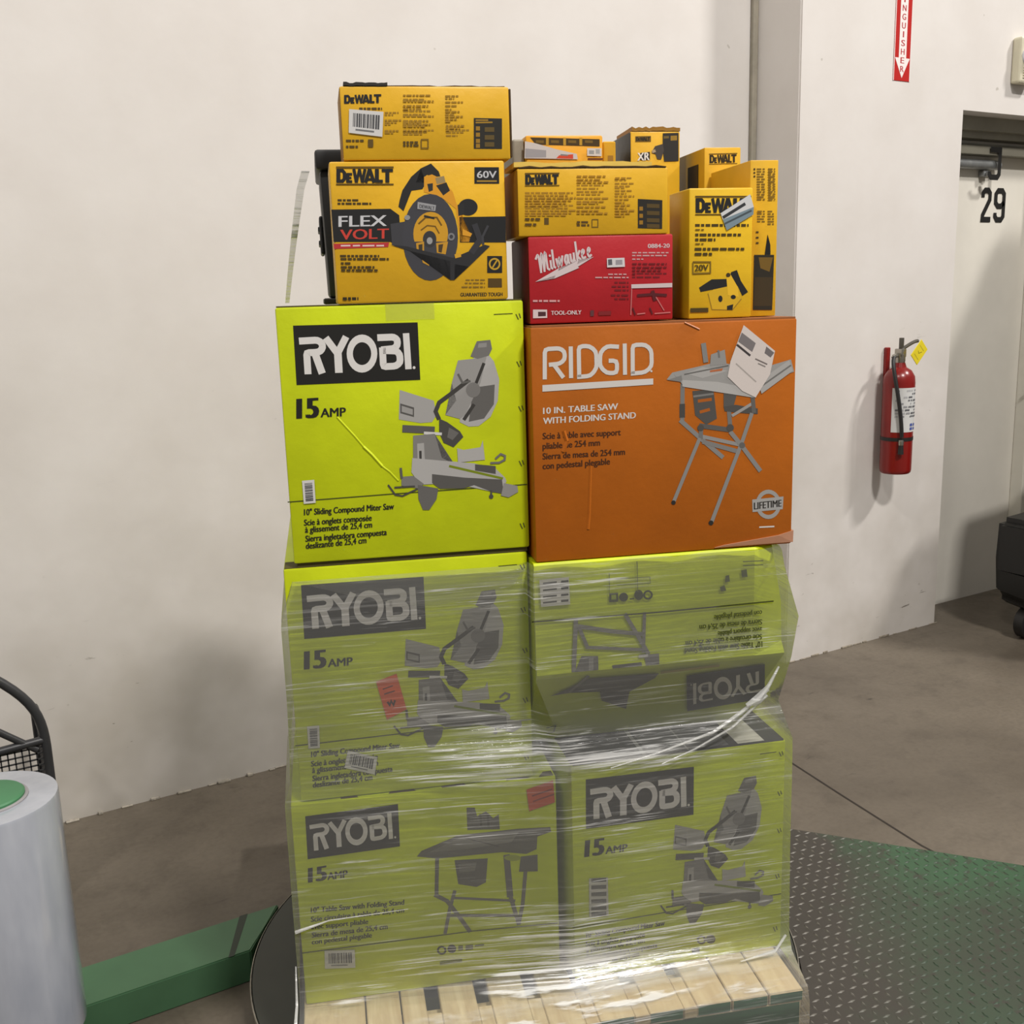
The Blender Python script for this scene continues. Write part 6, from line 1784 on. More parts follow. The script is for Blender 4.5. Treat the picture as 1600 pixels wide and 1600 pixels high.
# ------------------------------------------------------------------ stretch wrapping machine
green = solid('green_machine_paint', (70, 108, 76), .45, 0, .22, 4)
bmx = bmesh.new()
q = [(-.75, 2.325), (.560, 2.325), (.625, 2.41), (.682, 2.483), (-.75, 2.483)]
a = [bmx.verts.new((x, y, 0)) for x, y in q]; b = [bmx.verts.new((x, y, .085)) for x, y in q]
bmx.faces.new(a[::-1]); bmx.faces.new(b)
for i in range(5): bmx.faces.new((a[i], a[(i+1) % 5], b[(i+1) % 5], b[i]))
bmesh.ops.bevel(bmx, geom=list(bmx.edges), offset=.003, segments=2, affect='EDGES')
fr = tag(link('wrapper_frame', bmx, green), 'long low green steel beam lying on the floor left of the turntable', 'machine frame')
bm = bmesh.new(); vs = [bm.verts.new(q) for q in ((.505, 2.3245, .0855), (.52, 2.3245, .0855), (.60, 2.4835, .0855), (.578, 2.4835, .0855))]; bm.faces.new(vs); link('paint_scrape', bm, flat((52, 60, 50), .6), fr)
TC = Vector((1.156, 2.005, 0)); TR = .661
ta = thing('turntable', 'dark round steel turntable under the loaded pallet', 'turntable', TC)
bm = bmesh.new(); lathe(bm, [(TR-.02, .062), (TR-.004, .062), (TR, .066), (TR, .081), (TR-.003, .085)], 128); link('disc', bm, solid('dark_steel_disc', (62, 64, 57), .5, .15, .25, 3, .03), ta, True)
bm = bmesh.new(); lathe(bm, [(TR+.0003, .071), (TR+.003, .072), (TR+.003, .083), (TR+.0003, .0845)], 128, cap=False); link('rim_edge', bm, solid('worn_steel_rim', (168, 162, 148), .3, .5, .3, 40), ta, True)
bm = bmesh.new(); lathe(bm, [(.40, 0), (.40, .062)], 48); link('drive_base', bm, blk, ta, True)
# diamond plate deck right of it
t = NT('worn_diamond_plate'); co = t.coords()
sep = t.n('ShaderNodeSeparateXYZ'); t.l(co, sep.inputs[0])
def worn_off(t, co, sep):             # distance past the tyre-worn strip beside the turntable
    u = t.math('SUBTRACT', t.math('MULTIPLY', sep.outputs[0], .612), t.math('MULTIPLY', sep.outputs[1], .791))
    v = t.math('ADD', t.math('MULTIPLY', sep.outputs[0], -.791), t.math('MULTIPLY', sep.outputs[1], -.612))
    d = t.math('SUBTRACT', t.math('ADD', u, .383), t.math('MULTIPLY', t.math('ADD', v, .461), .22))
    return t.math('ADD', d, t.math('MULTIPLY', t.math('SUBTRACT', t.noise(co, 6, 6, .68), .5), .45)), v
d, vv = worn_off(t, co, sep)
pt = t.ramp(d, [(.10, (0, 0, 0)), (.30, (1, 1, 1))])
wear = t.ramp(t.noise(co, 34, 5, .7), [(.56, (0, 0, 0)), (.64, (.8,)*3)])
wearb = t.ramp(t.noise(co, 3.0, 4, .6), [(.42, (0, 0, 0)), (.68, (.8,)*3)])
far = t.ramp(t.math('ADD', t.math('ADD', vv, .461), t.math('MULTIPLY', t.math('SUBTRACT', t.noise(co, 9, 5, .7), .5), .5)), [(.06, (0, 0, 0)), (.30, (1, 1, 1))])
paint = t.mix(t.math('ADD', t.math('MULTIPLY', far, .72), t.math('MULTIPLY', wearb, .35), True), lin((56, 90, 62)), lin((60, 65, 54)))
t.l(t.mix(t.math('MULTIPLY', pt, t.math('SUBTRACT', 1., wear)), lin((62, 58, 52)), paint), t.b.inputs['Base Color'])
t.b.inputs['Roughness'].default_value = .42; t.b.inputs['Metallic'].default_value = .15
PLATE = t.m
PZ = .048
A, B_ = Vector((2.130, 2.085)), Vector((2.575, 1.510))
dirv = (B_-A).normalized(); A2 = A-dirv*.22; B2 = B_+dirv*.45
arc = [Vector((TC.x+(TR+.012)*math.cos(math.radians(a)), TC.y+(TR+.012)*math.sin(math.radians(a)))) for a in range(32, -66, -4)]
outline = [A2, B2, Vector((2.6, .62)), Vector((1.75, .75))]+arc[::-1]
pl = thing('ramp_plate', 'worn green and grey diamond tread steel plate on the floor right of the turntable', 'ramp', (2.0, 1.5, 0))
off = Vector((2.0, 1.5))
bm = bmesh.new(); top = [bm.verts.new((q.x-2.0, q.y-1.5, PZ)) for q in outline]; bot = [bm.verts.new((q.x-2.0, q.y-1.5, 0)) for q in outline]
bm.faces.new(top); bm.faces.new(bot[::-1])
for i in range(len(top)): bm.faces.new((top[i], bot[i], bot[(i+1) % len(top)], top[(i+1) % len(top)]))
bmesh.ops.triangulate(bm, faces=[f for f in bm.faces if len(f.verts) > 4]); bmesh.ops.recalc_face_normals(bm, faces=bm.faces)
link('deck', bm, PLATE, pl)
def inside(q, poly):
    c = False; j = len(poly)-1
    for i in range(len(poly)):
        a, b = poly[i], poly[j]
        if (a.y > q.y) != (b.y > q.y) and q.x < (b.x-a.x)*(q.y-a.y)/(b.y-a.y)+a.x: c = not c
        j = i
    return c
bm = bmesh.new(); sp = .0255; cnt = 0
ux, uy = dirv, Vector((-dirv.y, dirv.x))
for i in range(-75, 75):
    for j in range(-75, 75):
        q = Vector((2.1, 1.4))+ux*(i*sp)+uy*(j*sp)
        if q.x < 1.5 or not inside(q, outline): continue
        a = (ux+uy).normalized() if (i+j) % 2 else (ux-uy).normalized(); b = Vector((-a.y, a.x))
        P = [q+a*.0115, q+b*.0034, q-a*.0115, q-b*.0034]; T_ = [q+a*.006, q+b*.0012, q-a*.006, q-b*.0012]
        lo = [bm.verts.new((v.x-2, v.y-1.5, PZ)) for v in P]; hi = [bm.verts.new((v.x-2, v.y-1.5, PZ+.0022)) for v in T_]
        bm.faces.new(hi)
        for k in range(4): bm.faces.new((lo[k], lo[(k+1) % 4], hi[(k+1) % 4], hi[k]))
t2 = NT('tread_lugs'); co = t2.coords(); sep = t2.n('ShaderNodeSeparateXYZ'); t2.l(co, sep.inputs[0])
d, vv = worn_off(t2, co, sep)
t2.l(t2.mix(t2.math('MULTIPLY', t2.ramp(d, [(.08, (0, 0, 0)), (.30, (1, 1, 1))]), .92), lin((112, 108, 100)), lin((56, 74, 58))), t2.b.inputs['Base Color'])
t2.b.inputs['Roughness'].default_value = .42; t2.b.inputs['Metallic'].default_value = .1
lug = link('tread_pattern', bm, t2.m, pl); lug['kind'] = 'stuff'

# roll of film on its carriage
rl = thing('stretch_film_roll', 'large upright roll of clear stretch film at the left edge', 'film roll', (.036, 2.11, 0))
t = NT('wound_film'); co = t.coords((1, 1, .12)); n1 = t.noise(co, 26, 4, .6); n2 = t.noise(t.coords((1, 1, .3)), 7, 4, .6)
t.l(t.mix(t.ramp(n2, [(.3, (0, 0, 0)), (.7, (1, 1, 1))]), lin((168, 171, 179)), lin((132, 137, 148))), t.b.inputs['Base Color'])
t.b.inputs['Roughness'].default_value = .2; t.b.inputs['Coat Weight'].default_value = .9; t.b.inputs['Coat Roughness'].default_value = .1
t.bump(t.math('ADD', n1, n2), .06, .01)
bm = bmesh.new(); lathe(bm, [(.126, .232), (.1265, .24), (.1265, .725), (.125, .7305), (.070, .7305)], 96, cap=False); link('film', bm, t.m, rl, True)
bm = bmesh.new(); lathe(bm, [(.073, .23), (.073, .733), (.067, .734), (.067, .72)], 48, cap=False); link('core', bm, solid('grey_core', (150, 146, 148), .6), rl, True)
bm = bmesh.new(); lathe(bm, [(.066, .70), (.067, .738), (.064, .741)], 48); lathe(bm, [(.012, .741), (.012, .748)], 6); link('core_cap', bm, solid('green_cap', (62, 118, 78), .5, 0, .1), rl, True)
bm = bmesh.new(); lathe(bm, [(.11, 0), (.11, .2), (.118, .231)], 40); link('carriage_base', bm, green, rl, True)

# black wire mesh cart by the wall
ct = thing('mesh_cart', 'black tube and wire mesh cart against the wall behind the film roll', 'cart', (-.06, 3.0, 0))
tubem = solid('black_tube', (52, 52, 54), .4, .1, .2)
def loc(x, y, z): return (x+.06, y-3.0, z)
bm = bmesh.new(); tube(bm, [loc(-.45, 3.0, 1.12), loc(.04, 3.0, .735)]+bez([loc(.10, 3.0, .688), loc(.20, 3.0, .60), loc(.212, 3.0, .545), loc(.214, 3.0, .46)], 10)+[loc(.214, 3.0, .02)], .013, 12); link('handle_tube', bm, tubem, ct, True)
bm = bmesh.new(); tube(bm, [loc(-.45, 3.0, .99), loc(.19, 3.0, .455)], .010, 10); link('brace_tube', bm, tubem, ct, True)
bm = bmesh.new(); tube(bm, [loc(.214, 3.0, .48), loc(-.5, 3.0, .44)], .012, 10); tube(bm, [loc(.214, 3.0, .48), loc(.214, 3.28, .48)], .012, 10); tube(bm, [loc(.214, 3.28, .48), loc(.214, 3.28, .02)], .012, 10); tube(bm, [loc(-.5, 3.0, .44), loc(-.5, 3.0, .02)], .012, 10)
tube(bm, [loc(.214, 3.0, .06), loc(-.5, 3.0, .06)], .01, 8); tube(bm, [loc(.214, 3.0, .06), loc(.214, 3.28, .06)], .01, 8); link('basket_frame', bm, tubem, ct, True)
bm = bmesh.new()
for i in range(40):
    x = .205-i*.018; tube(bm, [loc(x, 3.0, .06), loc(x, 3.0, .47)], .0028, 4, cap=False)
for i in range(24):
    z = .07+i*.017; tube(bm, [loc(-.5, 3.0, z), loc(.214, 3.0, z)], .0028, 4, cap=False)
    tube(bm, [loc(.214, 3.0, z), loc(.214, 3.28, z)], .0028, 4, cap=False)
for i in range(16):
    y = 3.01+i*.018; tube(bm, [loc(.214, y, .06), loc(.214, y, .47)], .0028, 4, cap=False)
link('wire_mesh', bm, tubem, ct)

# ------------------------------------------------------------------ pallet
wood = NT('pallet_pine'); co = wood.coords((9, 1.1, 9)); n1 = wood.noise(co, 3.5, 5, .6, .8); n2 = wood.noise(wood.coords(), 2.2, 3)
wd = wood.mix(wood.ramp(n1, [(.32, (0, 0, 0)), (.72, (1, 1, 1))]), lin((204, 190, 154)), lin((174, 153, 115)))
wd = wood.mix(wood.ramp(n2, [(.4, (0, 0, 0)), (.7, (.5,)*3)]), wd, lin((186, 164, 122)))
wood.l(wd, wood.b.inputs['Base Color']); wood.b.inputs['Roughness'].default_value = .65; wood.bump(n1, .15, .004)
WOOD = wood.m
ENDG = solid('green_end_paint', (30, 92, 50), .5, 0, .3, 14)
PC = stack(.386, 2.377, .085)
pa = thing('wooden_pallet', 'pale pine pallet with green painted board ends under the stacked boxes', 'pallet', PC, R20)
PW, PD = 1.018, 1.22
edges = [(-.509, -.4295)]
x = -.424
bw = [(.0745, .029)]*8
xs = [(-.509, -.386), (-.383, -.314), (-.311, -.262), (-.232, -.158), (-.129, -.055), (-.026, .046), (.075, .147), (.178, .250), (.279, .352), (.355, .432), (.435, .509)]
for x0, x1 in xs:
    bm = bmesh.new(); box(bm, (x0, -PD/2, .115), (x1, PD/2, .14), .002, 1)
    for f in bm.faces:
        if f.normal.y < -.9: f.material_index = 1
    link('deck_board', bm, [WOOD, ENDG], pa)
for y in (-PD/2+.003, -.07, PD/2-.152):
    bm = bmesh.new(); box(bm, (-PW/2+.003, y, .018), (PW/2-.003, y+.14, .114), .003, 1)
    for f in bm.faces:
        if f.normal.y < -.9 and y < -.5: f.material_index = 1
    link('stringer', bm, [WOOD, ENDG], pa)
for (a, b), (c, d) in zip(xs[2:], xs[3:]):
    if c-b > .01:
        bm = bmesh.new(); box(bm, (b+.0005, -PD/2-.002, .1145), (c-.0005, -PD/2+.098, .1385), .0015, 1); link('filler_block', bm, WOOD, pa)
for x in (-.48, -.05, .38):
    bm = bmesh.new(); box(bm, (x, -PD/2+.01, 0), (x+.1, PD/2-.01, .0175), .002, 1); link('bottom_board', bm, WOOD, pa)

# ------------------------------------------------------------------ cartons
def carton(key, name, label, colour, group=None, cat='box', wear=.5, seam=True, side=None, top=None, body=True):
    s0, s1, z0, z1, n0, yaw, D = BOXES[key]
    yr = math.radians(yaw); W, H = s1-s0, z1-z0
    P0 = stack(s0, n0, z0); ex_ = Vector((math.cos(yr), math.sin(yr), 0)); ey = Vector((-math.sin(yr), math.cos(yr), 0))
    root = thing(name, label, cat, P0+ex_*(W/2)+ey*(D/2), yr, group)
    m = board(colour, name+'_board', wear=wear); mats = [m, side or m, top or m, kraft]
    if body:
        bm = bmesh.new(); box(bm, (-W/2, -D/2, 0), (W/2, D/2, H), min(.004, W*.03), 2)
        bm.normal_update()
        for f in bm.faces:
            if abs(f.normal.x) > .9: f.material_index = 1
            elif f.normal.z > .9: f.material_index = 2
        link('carton', bm, mats, root, True)
    root['_dims'] = (W, D, H)
    where = lambda u, v, L: Vector((u-W/2, -D/2-L, v))
    return root, where, (W, D, H)
STICK = ('barcode_sticker', 'price_sticker', 'claim_sticker', 'shipping_label', 'warning_sticker', 'torn_label')
def printed(root, where, art, lift=.0004):
    for part, items in art.items():
        base = lift+(.0016 if part in STICK else .0 if part != 'logo' else .0002)
        Print(where, base).add(items).done(part.replace('_low', ''), root)
def dents(root, items, mat):
    """raised ridges where the board has creased"""
    bm = bmesh.new(); W, D, H = root['_dims']
    for pts, w, h in items:
        for (a, b) in zip(pts, pts[1:]):
            a, b = Vector(a), Vector(b); d = (b-a).normalized(); n = Vector((-d.y, d.x))*w
            def V(p, l): return bm.verts.new((p.x-W/2, -D/2-l, p.y))
            q = [V(a+n, .0005), V(a, h), V(a-n, .0005), V(b+n, .0005), V(b, h), V(b-n, .0005)]
            bm.faces.new((q[0], q[1], q[4], q[3])); bm.faces.new((q[1], q[2], q[5], q[4]))
    return link('crease', bm, mat, root)
def flap_edge(root, x0, x1, y, z, t, mat, wave=.0, name='top_flap', dep=.05, seed=1):
    """a cut flap lying along the top front edge, slightly wavy"""
    bm = bmesh.new(); N = 14; r = random.Random(seed); rows = []
    for i in range(N+1):
        x = x0+(x1-x0)*i/N; dz = wave*r.uniform(-.3, 1)
        rows.append([bm.verts.new(q) for q in ((x, y, z+dz*.4), (x, y+dep, z), (x, y+dep, z+t), (x, y, z+t+dz))])
    for a, b in zip(rows, rows[1:]):
        for k in range(4): bm.faces.new((a[k], b[k], b[(k+1) % 4], a[(k+1) % 4]))
    bm.faces.new(rows[0][::-1]); bm.faces.new(rows[-1]); bmesh.ops.recalc_face_normals(bm, faces=bm.faces)
    return link(name, bm, mat, root)
LIME, LIME_D = (198, 211, 18), (150, 160, 30)
YEL, ORG, REDB = (222, 172, 34), (176, 94, 16), (176, 32, 40)
dk_yel = board((150, 108, 24), 'yellow_board_dark', .6)  # darker yellow for the outer sides of some boxes
GL = 'lime green power saw cartons'

def ryobi(key, label, extra, topmat=None):
    root, where, (W, D, H) = carton(key, 'saw_carton', label, LIME, GL, top=topmat)
    sx, sz = W/.458, H/.480
    w2 = lambda u, v, L: where(u*sx, v*sz, L)
    printed(root, w2, ART['MITER'])
    if extra: printed(root, where, extra)
    return root, where, (W, D, H)
# upper left
r1, w1, d1 = ryobi('R1', 'bright lime green miter saw carton, top of the left stack, creased and unwrapped', ART['R1'])
lm_ = board(LIME, 'saw_carton_board')
dents(r1, [([(.098, .275), (.128, .238), (.145, .215)], .0022, .0016), ([(.143, .217), (.158, .201), (.176, .178)], .0032, .0026), ([(.176, .178), (.190, .166), (.205, .148)], .0022, .0016)], lm_)
dk = board((84, 76, 36), 'worn_board_edge', .7)
flap_edge(r1, -.226, .226, -.306, .477, .0028, dk, .0, seed=3)
flap_edge(r1, -.222, .224, -.304, -.0082, .0080, dk, .0, name='bottom_flap', seed=4)
bm = bmesh.new(); box(bm, (-.03, -.3112, .448), (.06, -.3103, .4775)); box(bm, (-.03, -.3112, .4773), (.06, -.1, .4779))
t = NT('packing_tape'); t.b.inputs['Base Color'].default_value = lin((196, 190, 120)); t.b.inputs['Roughness'].default_value = .15; t.b.inputs['Alpha'].default_value = .13
TAPE = t.m
link('tape', bm, TAPE, r1)
# middle left
r2, w2_, d2 = ryobi('R2', 'lime green miter saw carton under film with an orange sticker, second in the left stack', ART['R2'])
flap_edge(r2, -.234, .234, -.296, .4775, .0018, dk, .0, seed=6)
# lower right, black printed top
blacktop = board((44, 44, 46), 'black_printed_top', .3)
r3, w3, d3 = ryobi('R3', 'lime green miter saw carton at the bottom right with a tall barcode sticker', ART['R3'], blacktop)
W, D, H = d3
p = Print(lambda u, v, L: Vector((u-W/2, -D/2+v, H+L)), .0006)
p.add([('p', (196, 194, 182), [(W-.105, .008), (W-.045, .008), (W-.045, .20), (W-.105, .20)]), ('p', (92, 92, 96), [(W-.30, .008), (W-.125, .008), (W-.125, .13), (W-.30, .13)]), ('s', (150, 150, 150), .004, [(W-.215, .008), (W-.215, .13)]), ('s', (150, 150, 150), .008, [(W-.31, .0), (W-.31, .25)])])
p.done('top_print', r3)
# lower left table saw carton
rt, wt, dtt = carton('T1', 'saw_carton', 'lime green table saw carton at the bottom left of the pallet', LIME, GL)
printed(rt, wt, ART['TABLE']); printed(rt, wt, ART['T1'])
flap_edge(rt, -.265, .265, -.325, .4455, .0018, dk, .002, seed=9)
# middle right: upside down and buckled
root, where, (W, D, H) = carton('T2', 'saw_carton', 'buckled lime green table saw carton standing upside down under the orange carton', LIME, GL, body=False)
prof = [(-.015, .002), (.0, H), (0, 0)]
bm = bmesh.new(); rows = []
NX = 12
prof = [(.130, .0), (.094, .055), (.045, .125), (.0, .188), (-.004, .196), (-.001, .215), (.0, .30), (.0, H-.004), (.004, H)]
for y, z in prof:
    bul = .032*math.exp(-((z-.25)/.12)**2)
    rows.append([bm.verts.new((-W/2+(W+(bul if i == NX else 0))*i/NX, -D/2+y+(.02*(i == NX) if z > .2 else 0)*1, z)) for i in range(NX+1)])
for a, b in zip(rows, rows[1:]):
    for i in range(NX): bm.faces.new((a[i], a[i+1], b[i+1], b[i]))
back = []
for (y, z), rw in zip(prof, rows):
    bul = .032*math.exp(-((z-.25)/.12)**2)
    back.append((bm.verts.new((-W/2, D/2, z)), bm.verts.new((W/2+bul, D/2, z))))
for k in range(len(prof)-1):
    bm.faces.new((rows[k][0], rows[k+1][0], back[k+1][0], back[k][0]))
    bm.faces.new((rows[k][-1], back[k][1], back[k+1][1], rows[k+1][-1])); bm.faces.new((back[k][0], back[k+1][0], back[k+1][1], back[k][1]))
bm.faces.new(rows[0][::-1]+[back[0][0], back[0][1]]); bm.faces.new(rows[-1]+[back[-1][1], back[-1][0]])
bmesh.ops.recalc_face_normals(bm, faces=bm.faces)
link('carton', bm, [lm_], root)
A0 = Vector((-.002, .192)); A1 = Vector((.130, 0)); LL = (A1-A0).length; tt = (A1-A0)/LL; nn = Vector((tt.y, -tt.x))
if nn.x > 0: nn = -nn
def low(u, v, L):
    q = A0+tt*(LL-v)+nn*(L+.004); return Vector((u-W/2, -D/2+q.x, q.y))
up_ = {k: v for k, v in ART['T2'].items() if k in ('product_picture', 'printed_text', 'shipping_label')}
printed(root, lambda u, v, L: where(u, max(v, .197), L), up_, .0045)
printed(root, low, {k: v for k, v in ART['T2'].items() if k not in up_})
# orange table saw carton
rg, wg, dg_ = carton('RG', 'saw_carton', 'large orange table saw carton with a white torn shipping label, top of the right stack', ORG, 'power saw cartons')
printed(rg, wg, ART['RG'])
om = board(ORG, 'saw_carton_board')
dents(rg, [([(.112, .185), (.110, .14), (.108, .09), (.105, .06)], .003, .0022), ([(.06, .255), (.066, .235), (.058, .215)], .004, .003), ([(.30, .45), (.33, .436)], .002, .002)], om)
flap_edge(rg, -.262, .262, -.338, .4505, .0033, board((150, 92, 50), 'orange_board_edge', .7), .0, seed=11, dep=.3)
bm = bmesh.new()
q = [(.10, -.342, .004), (.267, -.342, .004), (.268, -.341, .028), (.235, -.343, .020), (.12, -.3425, .008)]
a = [bm.verts.new(v) for v in q]; b = [bm.verts.new((x, y+.02, z)) for x, y, z in q]; bm.faces.new(a); bm.faces.new(b[::-1])
for i in range(5): bm.faces.new((a[i], b[i], b[(i+1) % 5], a[(i+1) % 5]))
bmesh.ops.recalc_face_normals(bm, faces=bm.faces); tb = link('torn_bottom_edge', bm, board((178, 128, 100), 'torn_kraft', .7), rg); tb['label'] = 'torn pale cardboard edge'

GY = 'yellow power tool boxes'
def yellow(key, label, **k):
    root, where, dims = carton(key, 'tool_box', label, k.pop('colour', YEL), GY, **k)
    if key in ART: printed(root, where, ART[key])
    return root, where, dims
ib = board((70, 50, 20), 'box_inside_edge', .7)
rb, wb, db = yellow('DB', 'yellow circular saw box with a black band, standing on the top left lime carton')
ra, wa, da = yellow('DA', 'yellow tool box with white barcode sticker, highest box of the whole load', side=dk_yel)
W, D, H = da
flap_edge(ra, -W/2+.008, -W/2+.085, -D/2, H, .005, flat((40, 36, 30), .6), .002, seed=2, dep=.1)
flap_edge(ra, -W/2+.085, W/2-.006, -D/2+.01, H, .002, ib, .0015, seed=5, dep=.1)
bm = bmesh.new(); box(bm, (W/2, -D/2+.004, .004), (W/2+.004, D/2-.02, H-.003), .001, 1); link('side_flap', bm, ib, ra)
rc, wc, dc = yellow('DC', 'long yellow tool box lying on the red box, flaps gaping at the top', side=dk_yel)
W, D, H = dc
flap_edge(rc, -W/2+.004, W/2-.004, -D/2, H, .002, ib, .0025, seed=8, dep=.06)
flap_edge(rc, -W/2-.004, W/2-.03, -D/2+.006, H+.0025, .008, board((232, 196, 92), 'flap_print', .5), .003, seed=12, dep=.1)
rm, wm, dm_ = carton('ML', 'tool_box', 'red tool box with white script logo under the long yellow box', REDB, 'power tool boxes', side=board((96, 18, 22), 'red_box_shaded_side', .5))  # shade on the box sides put into a darker red
printed(rm, wm, ART['ML'])
de, wde, dde = yellow('DE', 'tall yellow saw box with a grey warning sticker, standing on the orange carton', colour=(228, 184, 34))
dj, wj, dj_ = yellow('DJ', 'narrow yellow tool box with a dark drill picture, rightmost on the orange carton')
dgx, wgx, dgd = yellow('DG', 'tall yellow box with dark left side, behind the right end of long box', side=board((46, 44, 38), 'dark_side_print', .4))
W, D, H = dgd
flap_edge(dgx, -W/2+.004, W/2, -D/2, H, .007, board((150, 110, 40), 'box_top_print', .5), .003, seed=15, dep=.12)
dh, wh, dhd = yellow('DH', 'plain yellow box with black logo, standing behind the narrow drill box')
W, D, H = dhd
bm = bmesh.new(); box(bm, (-W/2-.0012, -D/2+.035, H-.085), (-W/2-.0002, -D/2+.10, H-.03)); link('side_logo', bm, flat((52, 42, 18), .5), dh)
df, wf, dfd = yellow('DF', 'yellow box with dark striped top and torn white label, behind the long yellow box', colour=(224, 160, 30))
W, D, H = dfd
bm = bmesh.new(); box(bm, (-W/2-.026, -D/2+.01, H-.14), (-W/2-.001, D/2-.03, H-.006), .004); link('grey_sleeve', bm, solid('grey_card', (150, 142, 126), .6), df)
# narrow box squeezed between
s0, s1, z0, z1, n0 = .625, .655, 1.594, 1.968, 2.27
fx = thing('tool_box', 'very narrow yellow box squeezed between the striped box and the tall dark sided box', 'box', stack((s0+s1)/2, n0+.08, z0), R20, GY)
bm = bmesh.new(); box(bm, (-.014, -.08, 0), (.014, .08, z1-z0), .002, 1); link('carton', bm, board((206, 158, 40), 'slim_box_board'), fx)
p = Print(lambda u, v, L: Vector((u, -.08-L, v)), .0004); p.add([('p', (150, 110, 36), [(-.004, .30), (.008, .30), (.008, .345), (-.004, .345)]), ('p', (128, 96, 34), [(-.012, .24), (.010, .24), (.010, .285), (-.012, .285)])]); p.done('print', fx)
# crumpled bag between the boxes
bm = bmesh.new(); bmesh.ops.create_grid(bm, x_segments=14, y_segments=14, size=.5)
r = random.Random(9)
for v in bm.verts:
    x, y = v.co.x, v.co.y; nz = noise.noise(Vector((x*6, y*6, 1)))*.014
    v.co = Vector((x*.07, nz+.02*abs(y), (y+.5)*.105))
geo_ = bmesh.ops.solidify(bm, geom=list(bm.faces), thickness=.002)
bag = tag(link('plastic_bag', bm, solid('milky_plastic', (206, 202, 180), .25, 0, .15, 30, .3), None, True, stack(.668+.0, 2.14, 1.775), R20), 'crumpled pale plastic bag tucked behind the right end of the long yellow box', 'bag')
# supporting box below the bag, hidden behind the red box
bx = thing('tool_box', 'yellow box standing behind the right end of the long yellow box under the plastic bag', 'box', stack(.665, 2.178, 1.594), R20, GY)
bm = bmesh.new(); box(bm, (-.045, -.05, 0), (.02, .05, .1795), .002, 1); link('carton', bm, board(YEL, 'tool_box_board'), bx)

# black tool case behind the circular saw box
tk = solid('black_case_plastic', (34, 34, 33), .5, 0, .2, 14, .05)
tl = thing('tool_case', 'black plastic tool case standing behind the yellow circular saw box', 'tool case', stack(.17, 2.26, 1.643), R20)
bm = bmesh.new(); vs = box(bm, (-.150, -.13, .012), (.150, .13, .255), .008)
for v in bm.verts: v.co.x *= .975+.09*v.co.z/.255*.4
link('body', bm, tk, tl, True)
bm = bmesh.new(); box(bm, (-.158, -.142, .255), (.158, .142, .292), .006); link('lid', bm, tk, tl, True)
bm = bmesh.new(); box(bm, (-.157, -.06, .10), (-.149, .06, .175), .004); box(bm, (-.160, -.045, .118), (-.152, .045, .128), .002); box(bm, (-.160, -.045, .145), (-.152, .045, .155), .002); link('side_latch', bm, blk, tl)
bm = bmesh.new(); box(bm, (-.158, -.135, 0), (.158, .135, .012), .003); link('foot', bm, blk, tl)

